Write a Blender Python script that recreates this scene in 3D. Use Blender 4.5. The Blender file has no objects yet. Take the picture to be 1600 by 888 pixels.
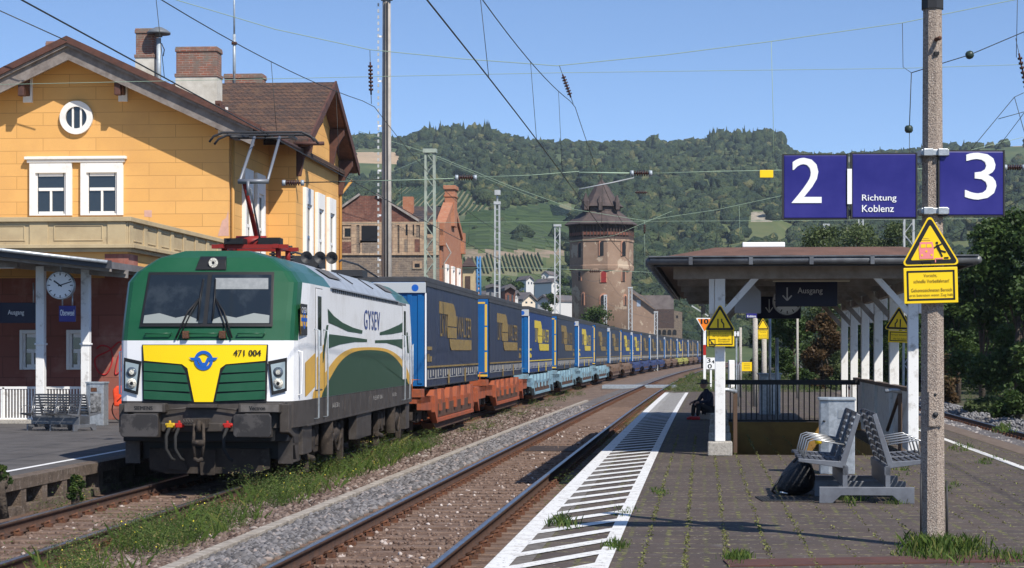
import bpy, math, random
import numpy as np
from mathutils import Vector, Matrix
random.seed(7); RNG = np.random.default_rng(7)
SC = bpy.context.scene
COL = SC.collection
R = math.radians
# ---------------------------------------------------------------- camera, sky, sun, exposure
F, HZ, CZ = 3200.0, 549.0, 1.62          # focal length in photo pixels, horizon row, eye height over the platform
cam = bpy.data.cameras.new('camera'); camo = bpy.data.objects.new('camera', cam); COL.objects.link(camo)
camo.location = (0, 0, CZ); camo.rotation_euler = (R(90), 0, 0)
cam.sensor_width = 36; cam.lens = 36 * F / 1600; cam.shift_y = (HZ - 444) / 1600; cam.clip_end = 20000; cam.clip_start = .3
SC.camera = camo
SUNV = Vector((.56, -.78, 1.0)).normalized()
EL = math.asin(SUNV.z); AZ = math.atan2(SUNV.x, SUNV.y)
w = bpy.data.worlds.new('World'); SC.world = w; w.use_nodes = True
nt = w.node_tree; bg = nt.nodes['Background']
sky = nt.nodes.new('ShaderNodeTexSky'); sky.sky_type = 'NISHITA'; sky.sun_disc = False
sky.sun_elevation = EL; sky.sun_rotation = AZ; sky.altitude = 100; sky.air_density = 1.0; sky.dust_density = .15; sky.ozone_density = 2.0
vt = nt.nodes.new('ShaderNodeTexCoord'); vm = nt.nodes.new('ShaderNodeMapping'); vm.inputs['Scale'].default_value = (1, 1, 1.75); vm.inputs['Location'].default_value = (0, 0, .05)
vn = nt.nodes.new('ShaderNodeVectorMath'); vn.operation = 'NORMALIZE'; nt.links.new(vt.outputs['Generated'], vm.inputs[0]); nt.links.new(vm.outputs[0], vn.inputs[0]); nt.links.new(vn.outputs[0], sky.inputs['Vector'])
sm = nt.nodes.new('ShaderNodeMix'); sm.data_type = 'RGBA'; sm.blend_type = 'MULTIPLY'; sm.inputs[0].default_value = 1; sm.inputs[7].default_value = (.88, .98, 1.12, 1)
nt.links.new(sky.outputs[0], sm.inputs[6]); nt.links.new(sm.outputs[2], bg.inputs[0]); bg.inputs[1].default_value = .13
sl = bpy.data.lights.new('sun', 'SUN'); sl.energy = 5.0; sl.angle = R(.5); sl.color = (1, .945, .86)
so = bpy.data.objects.new('sun', sl); COL.objects.link(so); so.rotation_euler = SUNV.to_track_quat('Z', 'Y').to_euler(); so.location = (60, -80, 100)
vs = SC.view_settings; vs.view_transform = 'Standard'; vs.look = 'None'; vs.exposure = 0.32; vs.gamma = 1; vs.use_curve_mapping = False
SC.cycles.max_bounces = 6; SC.cycles.transparent_max_bounces = 12; SC.cycles.use_adaptive_sampling = True
# ---------------------------------------------------------------- helpers
def P(x, y, D):                          # photo pixel + distance -> point
    return Vector(((x - 800) * D / F, D, CZ + (HZ - y) * D / F))
def X1(D): return ((-9.39e-8 * D + 1.4964e-4) * D + 6.60060e-2) * D - 7.3348
def X2(D): return ((8.83e-8 * D + 4.7216e-5) * D + 9.02339e-2) * D - 3.25038
ZR1, ZR2, ZP1 = -.51, -.38, -.18         # rail tops of the train track and the middle track, side platform top
def H1(D): return math.atan((X1(D + 1) - X1(D - 1)) / 2)
def H2(D): return math.atan((X2(D + 1) - X2(D - 1)) / 2)
def off2(o, D):                          # point beside track 2
    h = H2(D); return X2(D) + o * math.cos(h), D - o * math.sin(h)
def off1(o, D):
    h = H1(D); return X1(D) + o * math.cos(h), D - o * math.sin(h)

class MB:
    def __init__(s): s.v = []; s.f = []; s.m = []; s.mi = 0; s.sm = False; s.smooth = []
    def add(s, vs, fs, T=None):
        b = len(s.v)
        s.v += [tuple(T @ Vector(v)) for v in vs] if T is not None else [tuple(v) for v in vs]
        for f in fs: s.f.append([i + b for i in f]); s.m.append(s.mi); s.smooth.append(s.sm)
        return s
    def box(s, x0, x1, y0, y1, z0, z1, T=None):
        return s.add([(x0,y0,z0),(x1,y0,z0),(x1,y1,z0),(x0,y1,z0),(x0,y0,z1),(x1,y0,z1),(x1,y1,z1),(x0,y1,z1)],
                     [(0,3,2,1),(4,5,6,7),(0,1,5,4),(1,2,6,5),(2,3,7,6),(3,0,4,7)], T)
    def bar(s, a, b, wx, wz=None, up=(0,0,1)):        # rectangular bar from a to b
        a, b = Vector(a), Vector(b); d = (b - a).normalized(); u = Vector(up)
        if abs(d.dot(u)) > .98: u = Vector((0, 1, 0))
        sx = d.cross(u).normalized() * wx / 2; uz = d.cross(sx).normalized() * (wz or wx) / 2
        vs = [p + i * sx + j * uz for p in (a, b) for i, j in ((-1,-1),(1,-1),(1,1),(-1,1))]
        return s.add(vs, [(0,1,2,3),(7,6,5,4),(0,4,5,1),(1,5,6,2),(2,6,7,3),(3,7,4,0)])
    def tube(s, pts, r, n=8, cap=True):
        pts = [Vector(p) for p in pts]; m = len(pts); rs = r if isinstance(r, (list, tuple)) else [r] * m
        vs = []; fs = []; pu = None
        for i, p in enumerate(pts):
            d = (pts[min(i+1, m-1)] - pts[max(i-1, 0)]).normalized()
            u = pu if pu is not None else (Vector((0,0,1)) if abs(d.z) < .9 else Vector((1,0,0)))
            a = d.cross(u).normalized(); b = a.cross(d).normalized(); pu = b
            for k in range(n):
                t = 2 * math.pi * k / n; vs.append(p + (a * math.cos(t) + b * math.sin(t)) * rs[i])
        for i in range(m - 1):
            for k in range(n): fs.append((i*n+k, i*n+(k+1)%n, (i+1)*n+(k+1)%n, (i+1)*n+k))
        if cap: fs.append(tuple(range(n-1, -1, -1))); fs.append(tuple((m-1)*n+k for k in range(n)))
        o = s.sm; s.sm = True; s.add(vs, fs); s.sm = o; return s
    def cyl(s, a, b, r, n=12): return s.tube([a, b], r, n)
    def lathe(s, prof, c=(0,0,0), n=24, smooth=True):  # prof = (r, z) pairs round the z axis
        vs = []; fs = []; m = len(prof)
        for r_, z in prof:
            for k in range(n):
                t = 2*math.pi*k/n; vs.append((c[0]+r_*math.cos(t), c[1]+r_*math.sin(t), c[2]+z))
        for i in range(m-1):
            for k in range(n): fs.append((i*n+k, i*n+(k+1)%n, (i+1)*n+(k+1)%n, (i+1)*n+k))
        fs.append(tuple(range(n-1,-1,-1))); fs.append(tuple((m-1)*n+k for k in range(n)))
        o = s.sm; s.sm = smooth; s.add(vs, fs); s.sm = o; return s
    def prism(s, poly, ax, a0, a1, T=None):            # polygon in the plane across axis ax, from a0 to a1
        def mk(p, a): return (a, p[0], p[1]) if ax == 'x' else ((p[0], a, p[1]) if ax == 'y' else (p[0], p[1], a))
        n = len(poly); vs = [mk(p, a0) for p in poly] + [mk(p, a1) for p in poly]
        ar = sum(poly[i][0]*poly[(i+1)%n][1]-poly[(i+1)%n][0]*poly[i][1] for i in range(n))
        fl = (ar > 0) ^ (ax == 'y') ^ (a1 < a0)
        b = tuple(range(n)); t = tuple(range(n, 2*n))
        fs = [b[::-1] if fl else b, t if fl else t[::-1]]
        for i in range(n):
            j = (i+1) % n; q = (i, j, n+j, n+i); fs.append(q if fl else q[::-1])
        return s.add(vs, fs, T)
    def sheet(s, poly, T=None): return s.add(poly, [tuple(range(len(poly)))], T)
    def disc(s, c, r, ax='y', n=24, r0=0.0):            # flat disc or ring facing -y (ax y), +x (ax x) or +z (ax z)
        def mk(u, v): return (c[0]+u, c[1], c[2]+v) if ax == 'y' else ((c[0], c[1]+u, c[2]+v) if ax == 'x' else (c[0]+u, c[1]+v, c[2]))
        vs = [mk(r*math.cos(2*math.pi*k/n), r*math.sin(2*math.pi*k/n)) for k in range(n)]
        if not r0: return s.add(vs, [tuple(range(n))])
        vs += [mk(r0*math.cos(2*math.pi*k/n), r0*math.sin(2*math.pi*k/n)) for k in range(n)]
        return s.add(vs, [(k, (k+1)%n, n+(k+1)%n, n+k) for k in range(n)])
    def build(s, name, mats, parent=None, bevel=0, loc=None, rz=0, seg=2):
        me = bpy.data.meshes.new(name); me.from_pydata(s.v, [], s.f)
        for m in (mats if isinstance(mats, (list, tuple)) else [mats]): me.materials.append(m)
        me.polygons.foreach_set('material_index', s.m); me.polygons.foreach_set('use_smooth', s.smooth); me.update()
        o = bpy.data.objects.new(name, me); COL.objects.link(o)
        if parent is not None: o.parent = parent
        if loc is not None: o.location = loc
        if rz: o.rotation_euler = (0, 0, rz)
        if bevel:
            b = o.modifiers.new('b', 'BEVEL'); b.width = bevel; b.segments = seg; b.limit_method = 'ANGLE'; b.angle_limit = R(40)
        return o
def npmesh(name, V, Fc, mats, parent=None, tint=None, smooth=False, mi=None):
    me = bpy.data.meshes.new(name); k = Fc.shape[1]
    me.vertices.add(len(V)); me.vertices.foreach_set('co', np.ascontiguousarray(V, dtype=np.float32).ravel())
    me.loops.add(Fc.size); me.loops.foreach_set('vertex_index', np.ascontiguousarray(Fc, dtype=np.int32).ravel())
    me.polygons.add(len(Fc)); me.polygons.foreach_set('loop_start', np.arange(0, Fc.size, k, dtype=np.int32))
    me.polygons.foreach_set('loop_total', np.full(len(Fc), k, dtype=np.int32))
    if smooth: me.polygons.foreach_set('use_smooth', np.ones(len(Fc), dtype=bool))
    for m in (mats if isinstance(mats, (list, tuple)) else [mats]): me.materials.append(m)
    if mi is not None: me.polygons.foreach_set('material_index', np.asarray(mi, dtype=np.int32))
    me.update(calc_edges=True)
    if tint is not None:
        a = me.attributes.new('tint', 'FLOAT', 'FACE'); a.data.foreach_set('value', np.asarray(tint, dtype=np.float32))
    o = bpy.data.objects.new(name, me); COL.objects.link(o)
    if parent is not None: o.parent = parent
    return o
def tag(o, label=None, cat=None, group=None, kind=None):
    if label: o['label'] = label
    if cat: o['category'] = cat
    if group: o['group'] = group
    if kind: o['kind'] = kind
    return o
def thing(name, label, cat, loc=(0,0,0), rz=0, group=None):
    o = bpy.data.objects.new(name, None); COL.objects.link(o); o.location = loc; o.rotation_euler = (0, 0, rz); o.empty_display_size = .3
    return tag(o, label, cat, group)
def dup(o, loc=None, rz=None, label=None, parent=None):
    c = o.copy(); COL.objects.link(c)
    if parent is not None: c.parent = parent
    if loc is not None: c.location = loc
    if rz is not None: c.rotation_euler = (0, 0, rz)
    if label: c['label'] = label
    for ch in list(o.children): dup(ch, parent=c)
    return c
# ---- materials
def mat(name, c, rough=.6, metal=0, c2=None, sc=3.0, mix=(.4, .65), bump=0, bsc=40, spec=.28, detail=6, c3=None, sc3=.6, mix3=(.5, .7), coat=0, alpha=None):
    m = bpy.data.materials.new(name); m.use_nodes = True; n = m.node_tree.nodes; l = m.node_tree.links
    b = n['Principled BSDF']; b.inputs['Roughness'].default_value = rough; b.inputs['Metallic'].default_value = metal
    b.inputs['Specular IOR Level'].default_value = spec; b.inputs['Coat Weight'].default_value = coat
    b.inputs['Base Color'].default_value = (*c, 1)
    tc = n.new('ShaderNodeTexCoord'); out = None
    def layer(prev, col, scale, mx):
        t = n.new('ShaderNodeTexNoise'); t.inputs['Scale'].default_value = scale; t.inputs['Detail'].default_value = detail; t.inputs['Roughness'].default_value = .65
        l.new(tc.outputs['Object'], t.inputs['Vector'])
        r = n.new('ShaderNodeMapRange'); r.inputs[1].default_value = mx[0]; r.inputs[2].default_value = mx[1]; l.new(t.outputs[0], r.inputs[0])
        x = n.new('ShaderNodeMix'); x.data_type = 'RGBA'; l.new(r.outputs[0], x.inputs[0])
        if prev is None: x.inputs[6].default_value = (*c, 1)
        else: l.new(prev, x.inputs[6])
        x.inputs[7].default_value = (*col, 1); return x.outputs[2]
    if c2 is not None: out = layer(out, c2, sc, mix)
    if c3 is not None: out = layer(out, c3, sc3, mix3)
    if out is not None: l.new(out, b.inputs['Base Color'])
    if bump:
        t = n.new('ShaderNodeTexNoise'); t.inputs['Scale'].default_value = bsc; t.inputs['Detail'].default_value = 4; l.new(tc.outputs['Object'], t.inputs['Vector'])
        bp = n.new('ShaderNodeBump'); bp.inputs['Strength'].default_value = bump; bp.inputs['Distance'].default_value = .05
        l.new(t.outputs[0], bp.inputs['Height']); l.new(bp.outputs[0], b.inputs['Normal'])
    return m
def N(m, t, **kw):
    x = m.node_tree.nodes.new(t)
    for k, v in kw.items():
        if k.startswith('i'): x.inputs[int(k[1:])].default_value = v
        else: setattr(x, k, v)
    return x
def LK(m, a, b): m.node_tree.links.new(a, b)
def noise(m, vec, scale, lo, hi, detail=5, dim='3D'):
    t = N(m, 'ShaderNodeTexNoise'); t.inputs['Scale'].default_value = scale; t.inputs['Detail'].default_value = detail; t.inputs['Roughness'].default_value = .62
    LK(m, vec, t.inputs['Vector']); r = N(m, 'ShaderNodeMapRange', i1=lo, i2=hi); LK(m, t.outputs[0], r.inputs[0]); return r.outputs[0]
def mixc(m, fac, a, b):
    x = N(m, 'ShaderNodeMix', data_type='RGBA')
    if isinstance(fac, (int, float)): x.inputs[0].default_value = fac
    else: LK(m, fac, x.inputs[0])
    for i, v in ((6, a), (7, b)):
        if isinstance(v, tuple): x.inputs[i].default_value = (*v, 1)
        else: LK(m, v, x.inputs[i])
    return x.outputs[2]
def mth(m, op, a, b=None, c=None):
    x = N(m, 'ShaderNodeMath', operation=op)
    for i, v in enumerate((a, b, c)):
        if v is None: continue
        if isinstance(v, (int, float)): x.inputs[i].default_value = v
        else: LK(m, v, x.inputs[i])
    return x.outputs[0]
def blocks(name, c1, c2, mortar, bw, bh, ms, rough=.8, off=.5, stain=None, bump=.3, var=None, ssc=.5, smix=(.55,.7)):   # coursed masonry on upright walls
    m = mat(name, c1, rough); b = m.node_tree.nodes['Principled BSDF']
    tc = N(m, 'ShaderNodeTexCoord'); sp = N(m, 'ShaderNodeSeparateXYZ'); LK(m, tc.outputs['Object'], sp.inputs[0])
    cb = N(m, 'ShaderNodeCombineXYZ'); LK(m, mth(m, 'ADD', sp.outputs[0], sp.outputs[1]), cb.inputs[0]); LK(m, sp.outputs[2], cb.inputs[1])
    br = N(m, 'ShaderNodeTexBrick', offset=off); br.inputs['Scale'].default_value = 1
    br.inputs['Color1'].default_value = (*c1, 1); br.inputs['Color2'].default_value = (*c2, 1); br.inputs['Mortar'].default_value = (*mortar, 1)
    br.inputs['Mortar Size'].default_value = ms; br.inputs['Brick Width'].default_value = bw; br.inputs['Row Height'].default_value = bh; br.inputs['Mortar Smooth'].default_value = .2
    LK(m, cb.outputs[0], br.inputs['Vector'])
    col = br.outputs['Color']
    if var: col = mixc(m, noise(m, tc.outputs['Object'], 3.0, .4, .7), col, var)
    if stain: col = mixc(m, noise(m, tc.outputs['Object'], ssc, *smix), col, stain)
    LK(m, col, b.inputs['Base Color'])
    bp = N(m, 'ShaderNodeBump'); bp.inputs['Strength'].default_value = bump; bp.inputs['Distance'].default_value = .04; bp.invert = True
    LK(m, br.outputs['Fac'], bp.inputs['Height']); LK(m, bp.outputs[0], b.inputs['Normal'])
    return m
def leafmat(name, a, b_, c=None, trans=.3):
    m = mat(name, a, .6, spec=.25); n = m.node_tree.nodes; b = n['Principled BSDF']
    at = N(m, 'ShaderNodeAttribute', attribute_name='tint')
    rp = N(m, 'ShaderNodeValToRGB'); cr = rp.color_ramp; cr.elements[0].color = (*a, 1); cr.elements[1].color = (*b_, 1)
    if c: e = cr.elements.new(.88); e.color = (*b_, 1); cr.elements[-1].color = (*c, 1)
    LK(m, at.outputs['Fac'], rp.inputs[0]); LK(m, rp.outputs[0], b.inputs['Base Color'])
    if trans:
        t = N(m, 'ShaderNodeBsdfTranslucent'); LK(m, rp.outputs[0], t.inputs[0]); x = N(m, 'ShaderNodeMixShader', i0=trans)
        LK(m, b.outputs[0], x.inputs[1]); LK(m, t.outputs[0], x.inputs[2]); LK(m, x.outputs[0], n['Material Output'].inputs[0])
    return m
_tx = {}
def textgeo(s, spacing=1.0):
    k = (s, spacing)
    if k not in _tx:
        cu = bpy.data.curves.new('t', 'FONT'); cu.body = s; cu.resolution_u = 3; cu.space_character = spacing
        o = bpy.data.objects.new('t', cu); COL.objects.link(o); bpy.context.view_layer.update()
        dg = bpy.context.evaluated_depsgraph_get(); me = bpy.data.meshes.new_from_object(o.evaluated_get(dg))
        V = np.array([v.co[:2] for v in me.vertices]); Fc = [tuple(p.vertices) for p in me.polygons]
        bpy.data.objects.remove(o); bpy.data.curves.remove(cu); bpy.data.meshes.remove(me)
        V -= V.min(0); _tx[k] = (V, V.max(0), Fc)
    return _tx[k]
def put_text(mb, s, o, u, v, wd, ht, spacing=1.0, bold=0):   # lower-left corner o, directions u and v, width and height in metres
    V, mx, Fc = textgeo(s, spacing); o, u, v = Vector(o), Vector(u), Vector(v)
    if wd is None: wd = mx[0] / mx[1] * ht
    offs = [0] if not bold else [-bold, 0, bold]
    nrm = u.cross(v).normalized()
    for i, b in enumerate(offs):
        mb.add([o + u * (p[0] / mx[0] * wd + b) + v * (p[1] / mx[1] * ht) + nrm * (.0006 * i) for p in V], Fc)
    return mb
def ico(sub):
    import bmesh
    bm = bmesh.new(); bmesh.ops.create_icosphere(bm, subdivisions=sub, radius=1)
    V = np.array([v.co[:] for v in bm.verts]); Fc = np.array([[v.index for v in f.verts] for f in bm.faces]); bm.free(); return V, Fc
def leaves(C, size, rng=RNG, up=.3, asp=.6):                 # one bent leaf card per centre
    n = len(C); a = rng.normal(size=(n,3)); a[:,2] = a[:,2]*.6; a /= np.linalg.norm(a,axis=1)[:,None]
    b = rng.normal(size=(n,3)); b[:,2] += up; b -= (b*a).sum(1)[:,None]*a; b /= np.linalg.norm(b,axis=1)[:,None]
    s = np.asarray(size) if not np.isscalar(size) else np.full(n, size)
    s = (s*rng.uniform(.6,1.3,n))[:,None]
    V = np.stack([C-a*s, C+b*s*asp, C+a*s, C-b*s*asp],1).reshape(-1,3); Fc = np.arange(4*n).reshape(n,4); return V, Fc
# ---- shared materials
M = {}
M['white'] = mat('white_paint', (.78,.78,.77), .45)
M['whiteold'] = mat('old_white_paint', (.74,.73,.70), .6, c2=(.35,.32,.28), sc=5, mix=(.56,.75), c3=(.5,.47,.42), sc3=30, mix3=(.6,.75))
M['black'] = mat('black', (.012,.012,.013), .5)
M['rubber'] = mat('rubber', (.02,.02,.02), .8)
M['dark'] = mat('dark_steel', (.03,.03,.032), .5)
M['steel'] = mat('galvanised_steel', (.45,.47,.48), .42, .55, c2=(.3,.32,.33), sc=14, bump=.05)
M['zinc'] = mat('zinc_paint', (.36,.40,.43), .45, .2, c2=(.26,.29,.31), sc=9)
M['concrete'] = mat('concrete', (.40,.37,.32), .9, c2=(.24,.22,.19), sc=25, mix=(.45,.7), c3=(.55,.5,.43), sc3=60, mix3=(.55,.7), bump=.4, bsc=90)
M['glass'] = mat('window_glass', (.02,.025,.03), .06, spec=.8)
M['rust'] = mat('rusty_steel', (.12,.05,.028), .85, c2=(.06,.032,.022), sc=8, c3=(.19,.085,.04), sc3=25, bump=.2)
M['yellow'] = mat('sign_yellow', (.82,.55,.012), .35)
M['navy'] = mat('sign_blue', (.019,.017,.150), .3, c2=(.034,.030,.19), sc=2)
M['grass'] = leafmat('grass_blades', (.035,.075,.014), (.11,.16,.03), (.22,.2,.06), .35)
# ================================================================ the setting
def strip(name, o0, o1, z0, z1, m, D0, D1, na=3, of=off2, step=None, jit=0, seed=1):
    rg = np.random.default_rng(seed); Ds = []; d = D0
    while d < D1: Ds.append(d); d += step or max(.35, d * .02)
    Ds.append(D1); V = []; UV = []; s = 0
    f0 = o0 if callable(o0) else (lambda d: o0); f1 = o1 if callable(o1) else (lambda d: o1)
    for i, d in enumerate(Ds):
        for k in range(na + 1):
            t = k / na; o = f0(d) + (f1(d) - f0(d)) * t; x, y = of(o, d)
            V.append((x, y, z0 + (z1 - z0) * t + (rg.normal() * jit if 0 < k < na else 0))); UV.append((o, d * 1.004))
    n = na + 1; Fc = np.array([(i*n+k, i*n+k+1, (i+1)*n+k+1, (i+1)*n+k) for i in range(len(Ds)-1) for k in range(na)])
    o = npmesh(name, np.array(V), Fc, m, smooth=True)
    uv = o.data.uv_layers.new(name='UVMap'); uv.data.foreach_set('uv', np.array(UV, dtype=np.float32)[Fc.ravel()].ravel())
    o['kind'] = 'structure'; return o
def o1of(D): return X1(D) - X2(D)
def pebbly(name, a, b, c, sc=28, bump=.8):
    m = mat(name, a, .95); bs = m.node_tree.nodes['Principled BSDF']; tc = N(m, 'ShaderNodeTexCoord')
    v = N(m, 'ShaderNodeTexVoronoi'); v.inputs['Scale'].default_value = sc; LK(m, tc.outputs['Object'], v.inputs['Vector'])
    sp = N(m, 'ShaderNodeSeparateColor'); LK(m, v.outputs['Color'], sp.inputs[0])
    col = mixc(m, sp.outputs[0], a, b); col = mixc(m, noise(m, tc.outputs['Object'], 1.3, .45, .7), col, c); LK(m, col, bs.inputs['Base Color'])
    bp = N(m, 'ShaderNodeBump'); bp.inputs['Strength'].default_value = bump; bp.inputs['Distance'].default_value = .04; LK(m, v.outputs['Distance'], bp.inputs['Height']); LK(m, bp.outputs[0], bs.inputs['Normal'])
    return m
M['brownbed'] = pebbly('brown_track_dirt', (.115,.07,.048), (.15,.095,.066), (.075,.045,.032), 22, .5)
M['browngrav'] = pebbly('brown_gravel', (.15,.10,.075), (.22,.165,.13), (.09,.06,.045), 26)
M['greygrav'] = pebbly('grey_gravel', (.12,.11,.108), (.17,.16,.16), (.08,.066,.062), 24)
M['soil'] = mat('soil', (.08,.065,.04), .95, c2=(.05,.06,.025), sc=.8, bump=.5, bsc=12)
# wide ground to the horizon
g = MB(); g.sheet([(-2600,-300,-.95),(2600,-300,-.95),(2600,3000,-.95),(-2600,3000,-.95)]); g.build('ground', M['soil'])['kind'] = 'structure'
strip('track_bed', lambda d: o1of(d)-1.85, lambda d: o1of(d)+1.45, -.70, -.70, M['brownbed'], 9, 430, 6, jit=.008, seed=2)
strip('gravel_path', lambda d: o1of(d)+1.45, -2.02, -.70, -.60, M['browngrav'], 9, 430, 5, jit=.02, seed=3)
strip('gravel_shoulder', -2.02, -1.28, -.60, -.565, M['greygrav'], 9, 430, 3, jit=.012, seed=4)
strip('track_bed', -1.28, 1.72, -.565, -.565, M['brownbed'], 9, 430, 6, jit=.006, seed=5)
strip('track_bed', 8.6, 12.6, -.56, -.5, M['greygrav'], 12, 300, 6, jit=.01, seed=6)
strip('verge', 12.6, 60, -.5, -.3, M['soil'], 12, 300, 8, jit=.04, seed=7)
# concrete cable trough lids between gravel and path
kb = MB()
d = 17.0
while d < 90:
    x0, y0 = off2(-2.03, d); x1, y1 = off2(-2.03, d + .97); j = random.uniform(-.012, .012)
    kb.bar((x0 + j, y0, -.57 + j*.5), (x1 + j * .4, y1, -.57 + j*.5), .15, .09)
    d += 1.0
kb.build('kerb_strip', mat('pale_kerb_concrete', (.36,.32,.27), .9, c2=(.2,.17,.14), sc=6, bump=.3), bevel=.008)['kind'] = 'structure'
# ---- rails, sleepers, fastenings
def railmat():
    m = mat('rail_steel', (.085,.045,.03), .8, c2=(.055,.034,.026), sc=6, bump=.1); return m
M['railside'] = railmat()
M['railtop'] = mat('rail_head_polished', (.30,.31,.34), .28, .9, c2=(.20,.2,.22), sc=3)
M['sleeper'] = mat('dusty_sleeper', (.17,.115,.085), .9, c2=(.11,.07,.05), sc=4, c3=(.3,.24,.2), sc3=14, mix3=(.6,.72), bump=.3)
RAILP = [(-.075,-.17),(.075,-.17),(.075,-.155),(.012,-.13),(.012,-.05),(.036,-.035),(.036,-.006),(.028,0),(-.028,0),(-.036,-.006),(-.036,-.035),(-.012,-.05),(-.012,-.13),(-.075,-.155)]
def rail(of, o, zt, D0, D1, parent):
    Ds = []; d = D0
    while d < D1: Ds.append(d); d += 1.2 if d < 80 else 6
    V = []; n = len(RAILP)
    for d in Ds:
        for px, pz in RAILP:
            x, y = of(o + px, d); V.append((x, y, zt + pz))
    Fc = np.array([(i*n+k, i*n+(k+1)%n, (i+1)*n+(k+1)%n, (i+1)*n+k) for i in range(len(Ds)-1) for k in range(n)])
    mi = np.array([1 if k in (6,7,8) else 0 for i in range(len(Ds)-1) for k in range(n)])
    return npmesh('rail', np.array(V), Fc, [M['railside'], M['railtop']], parent, mi=mi)
def railway(label, of, zt, D0, D1, smat, clipn=120):
    t = thing('railway_track', label, 'railway track'); tag(t, group='railway tracks')
    for s in (-1, 1): rail(of, s * .7535, zt, D0, D1, t)
    d = D0; k = 0; far = MB(); cl = MB(); cl.sm = False
    while d < D1:
        a = of(-1.3, d); b = of(1.3, d); j = random.uniform(-.012, .004)
        tgt = MB() if k < 100 else far
        tgt.bar((a[0], a[1], zt - .265 + j), (b[0], b[1], zt - .265 + j), .25, .2)
        if k < 100: tgt.build('sleeper', smat, t, bevel=.015, seg=1)
        if d < 140:
            for s in (-1, 1):
                for q in (-1, 1):
                    x, y = of(s * .7535 + q * .135, d); x2, y2 = of(s * .7535 + q * .05, d)
                    cl.bar((x, y - .07, zt - .15), (x, y + .07, zt - .15), .09, .05)
                    cl.tube([(x2, y - .05, zt - .135), (x, y - .05, zt - .10), (x, y + .05, zt - .10), (x2, y + .05, zt - .135)], .014, 5)
                    cl.cyl((x, y, zt - .15), (x, y, zt - .085), .022, 6)
        d += .63; k += 1
    if far.v: tag(far.build('sleeper', smat, t), kind='stuff')
    tag(cl.build('rail_fastening', M['rust'], t), kind='stuff')
    return t
railway('rusty brown railway track in the middle, empty, beside the striped platform', off2, ZR2, 16.5, 420, M['sleeper'])
railway('railway track under the train, lined with yellow flowering weeds', off1, ZR1, 18, 420, M['sleeper'])
railway('single track on the right of the island platform, below the trees', lambda o, d: off2(10.32 + o, d), ZR2, 24, 260, M['sleeper'])
# ---- loose stones
SV, SF = ico(1)
def stones(name, n, D0, D1, oa, ob, zf, cols, size, seed, of=off2, k=1.6):
    rg = np.random.default_rng(seed); u = rg.random(n); Dd = (D0**(1-k) + u*(D1**(1-k) - D0**(1-k)))**(1/(1-k))
    oo = rg.random(n); V = np.zeros((n, len(SV), 3)); tints = rg.random(n)
    for i in range(n):
        a = oa(Dd[i]) if callable(oa) else oa; b = ob(Dd[i]) if callable(ob) else ob
        o = a + (b - a) * oo[i]; x, y = of(o, Dd[i]); s = size * rg.uniform(.55, 1.35) * (1 + Dd[i]/150)
        q = SV * rg.uniform(.6, 1.25, (len(SV), 1)) * (s * rg.uniform(.6, 1.2, 3) * np.array([1, 1, .75]))
        th = rg.random() * 6.28; c, sn = math.cos(th), math.sin(th)
        V[i] = np.stack([q[:,0]*c - q[:,1]*sn + x, q[:,0]*sn + q[:,1]*c + y, q[:,2] + zf(oo[i]) + s*.15], 1)
    Fc = (SF[None] + (np.arange(n) * len(SV))[:,None,None]).reshape(-1, 3)
    m = leafmat(name + '_rock', *cols, trans=0); m.node_tree.nodes['Principled BSDF'].inputs['Roughness'].default_value = .95
    o = npmesh(name, V.reshape(-1, 3), Fc, m, tint=np.repeat(tints, len(SF))); tag(o, kind='stuff'); return o
stones('ballast_stones', 15000, 17, 80, -1.93, -1.22, lambda t: -.60 + .04*t, ((.06,.055,.053), (.20,.19,.19), (.27,.22,.195)), .044, 11)
stones('path_stones', 9000, 18, 80, lambda d: o1of(d)+1.2, -2.13, lambda t: -.70 + .1*t, ((.07,.045,.035), (.19,.14,.115), (.29,.25,.22)), .040, 12)
stones('dirt_pebbles', 2600, 17, 60, -.68, .68, lambda t: -.56, ((.09,.055,.04), (.2,.14,.11), (.5,.44,.4)), .026, 13)
stones('dirt_pebbles', 1500, 19, 55, -.66, .66, lambda t: -.70, ((.09,.055,.04), (.2,.14,.11), (.4,.34,.3)), .03, 14, of=off1)
stones('ballast_stones', 4500, 34, 110, 11.15, 12.8, lambda t: -.53 + .03*t + .16*math.sin(t*3.1), ((.10,.095,.095), (.22,.215,.215), (.27,.25,.22)), .038, 15)
stones('ballast_stones', 2500, 34, 90, 9.0, 11.0, lambda t: -.56, ((.2,.18,.16), (.34,.31,.29), (.42,.39,.36)), .038, 16)
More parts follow.
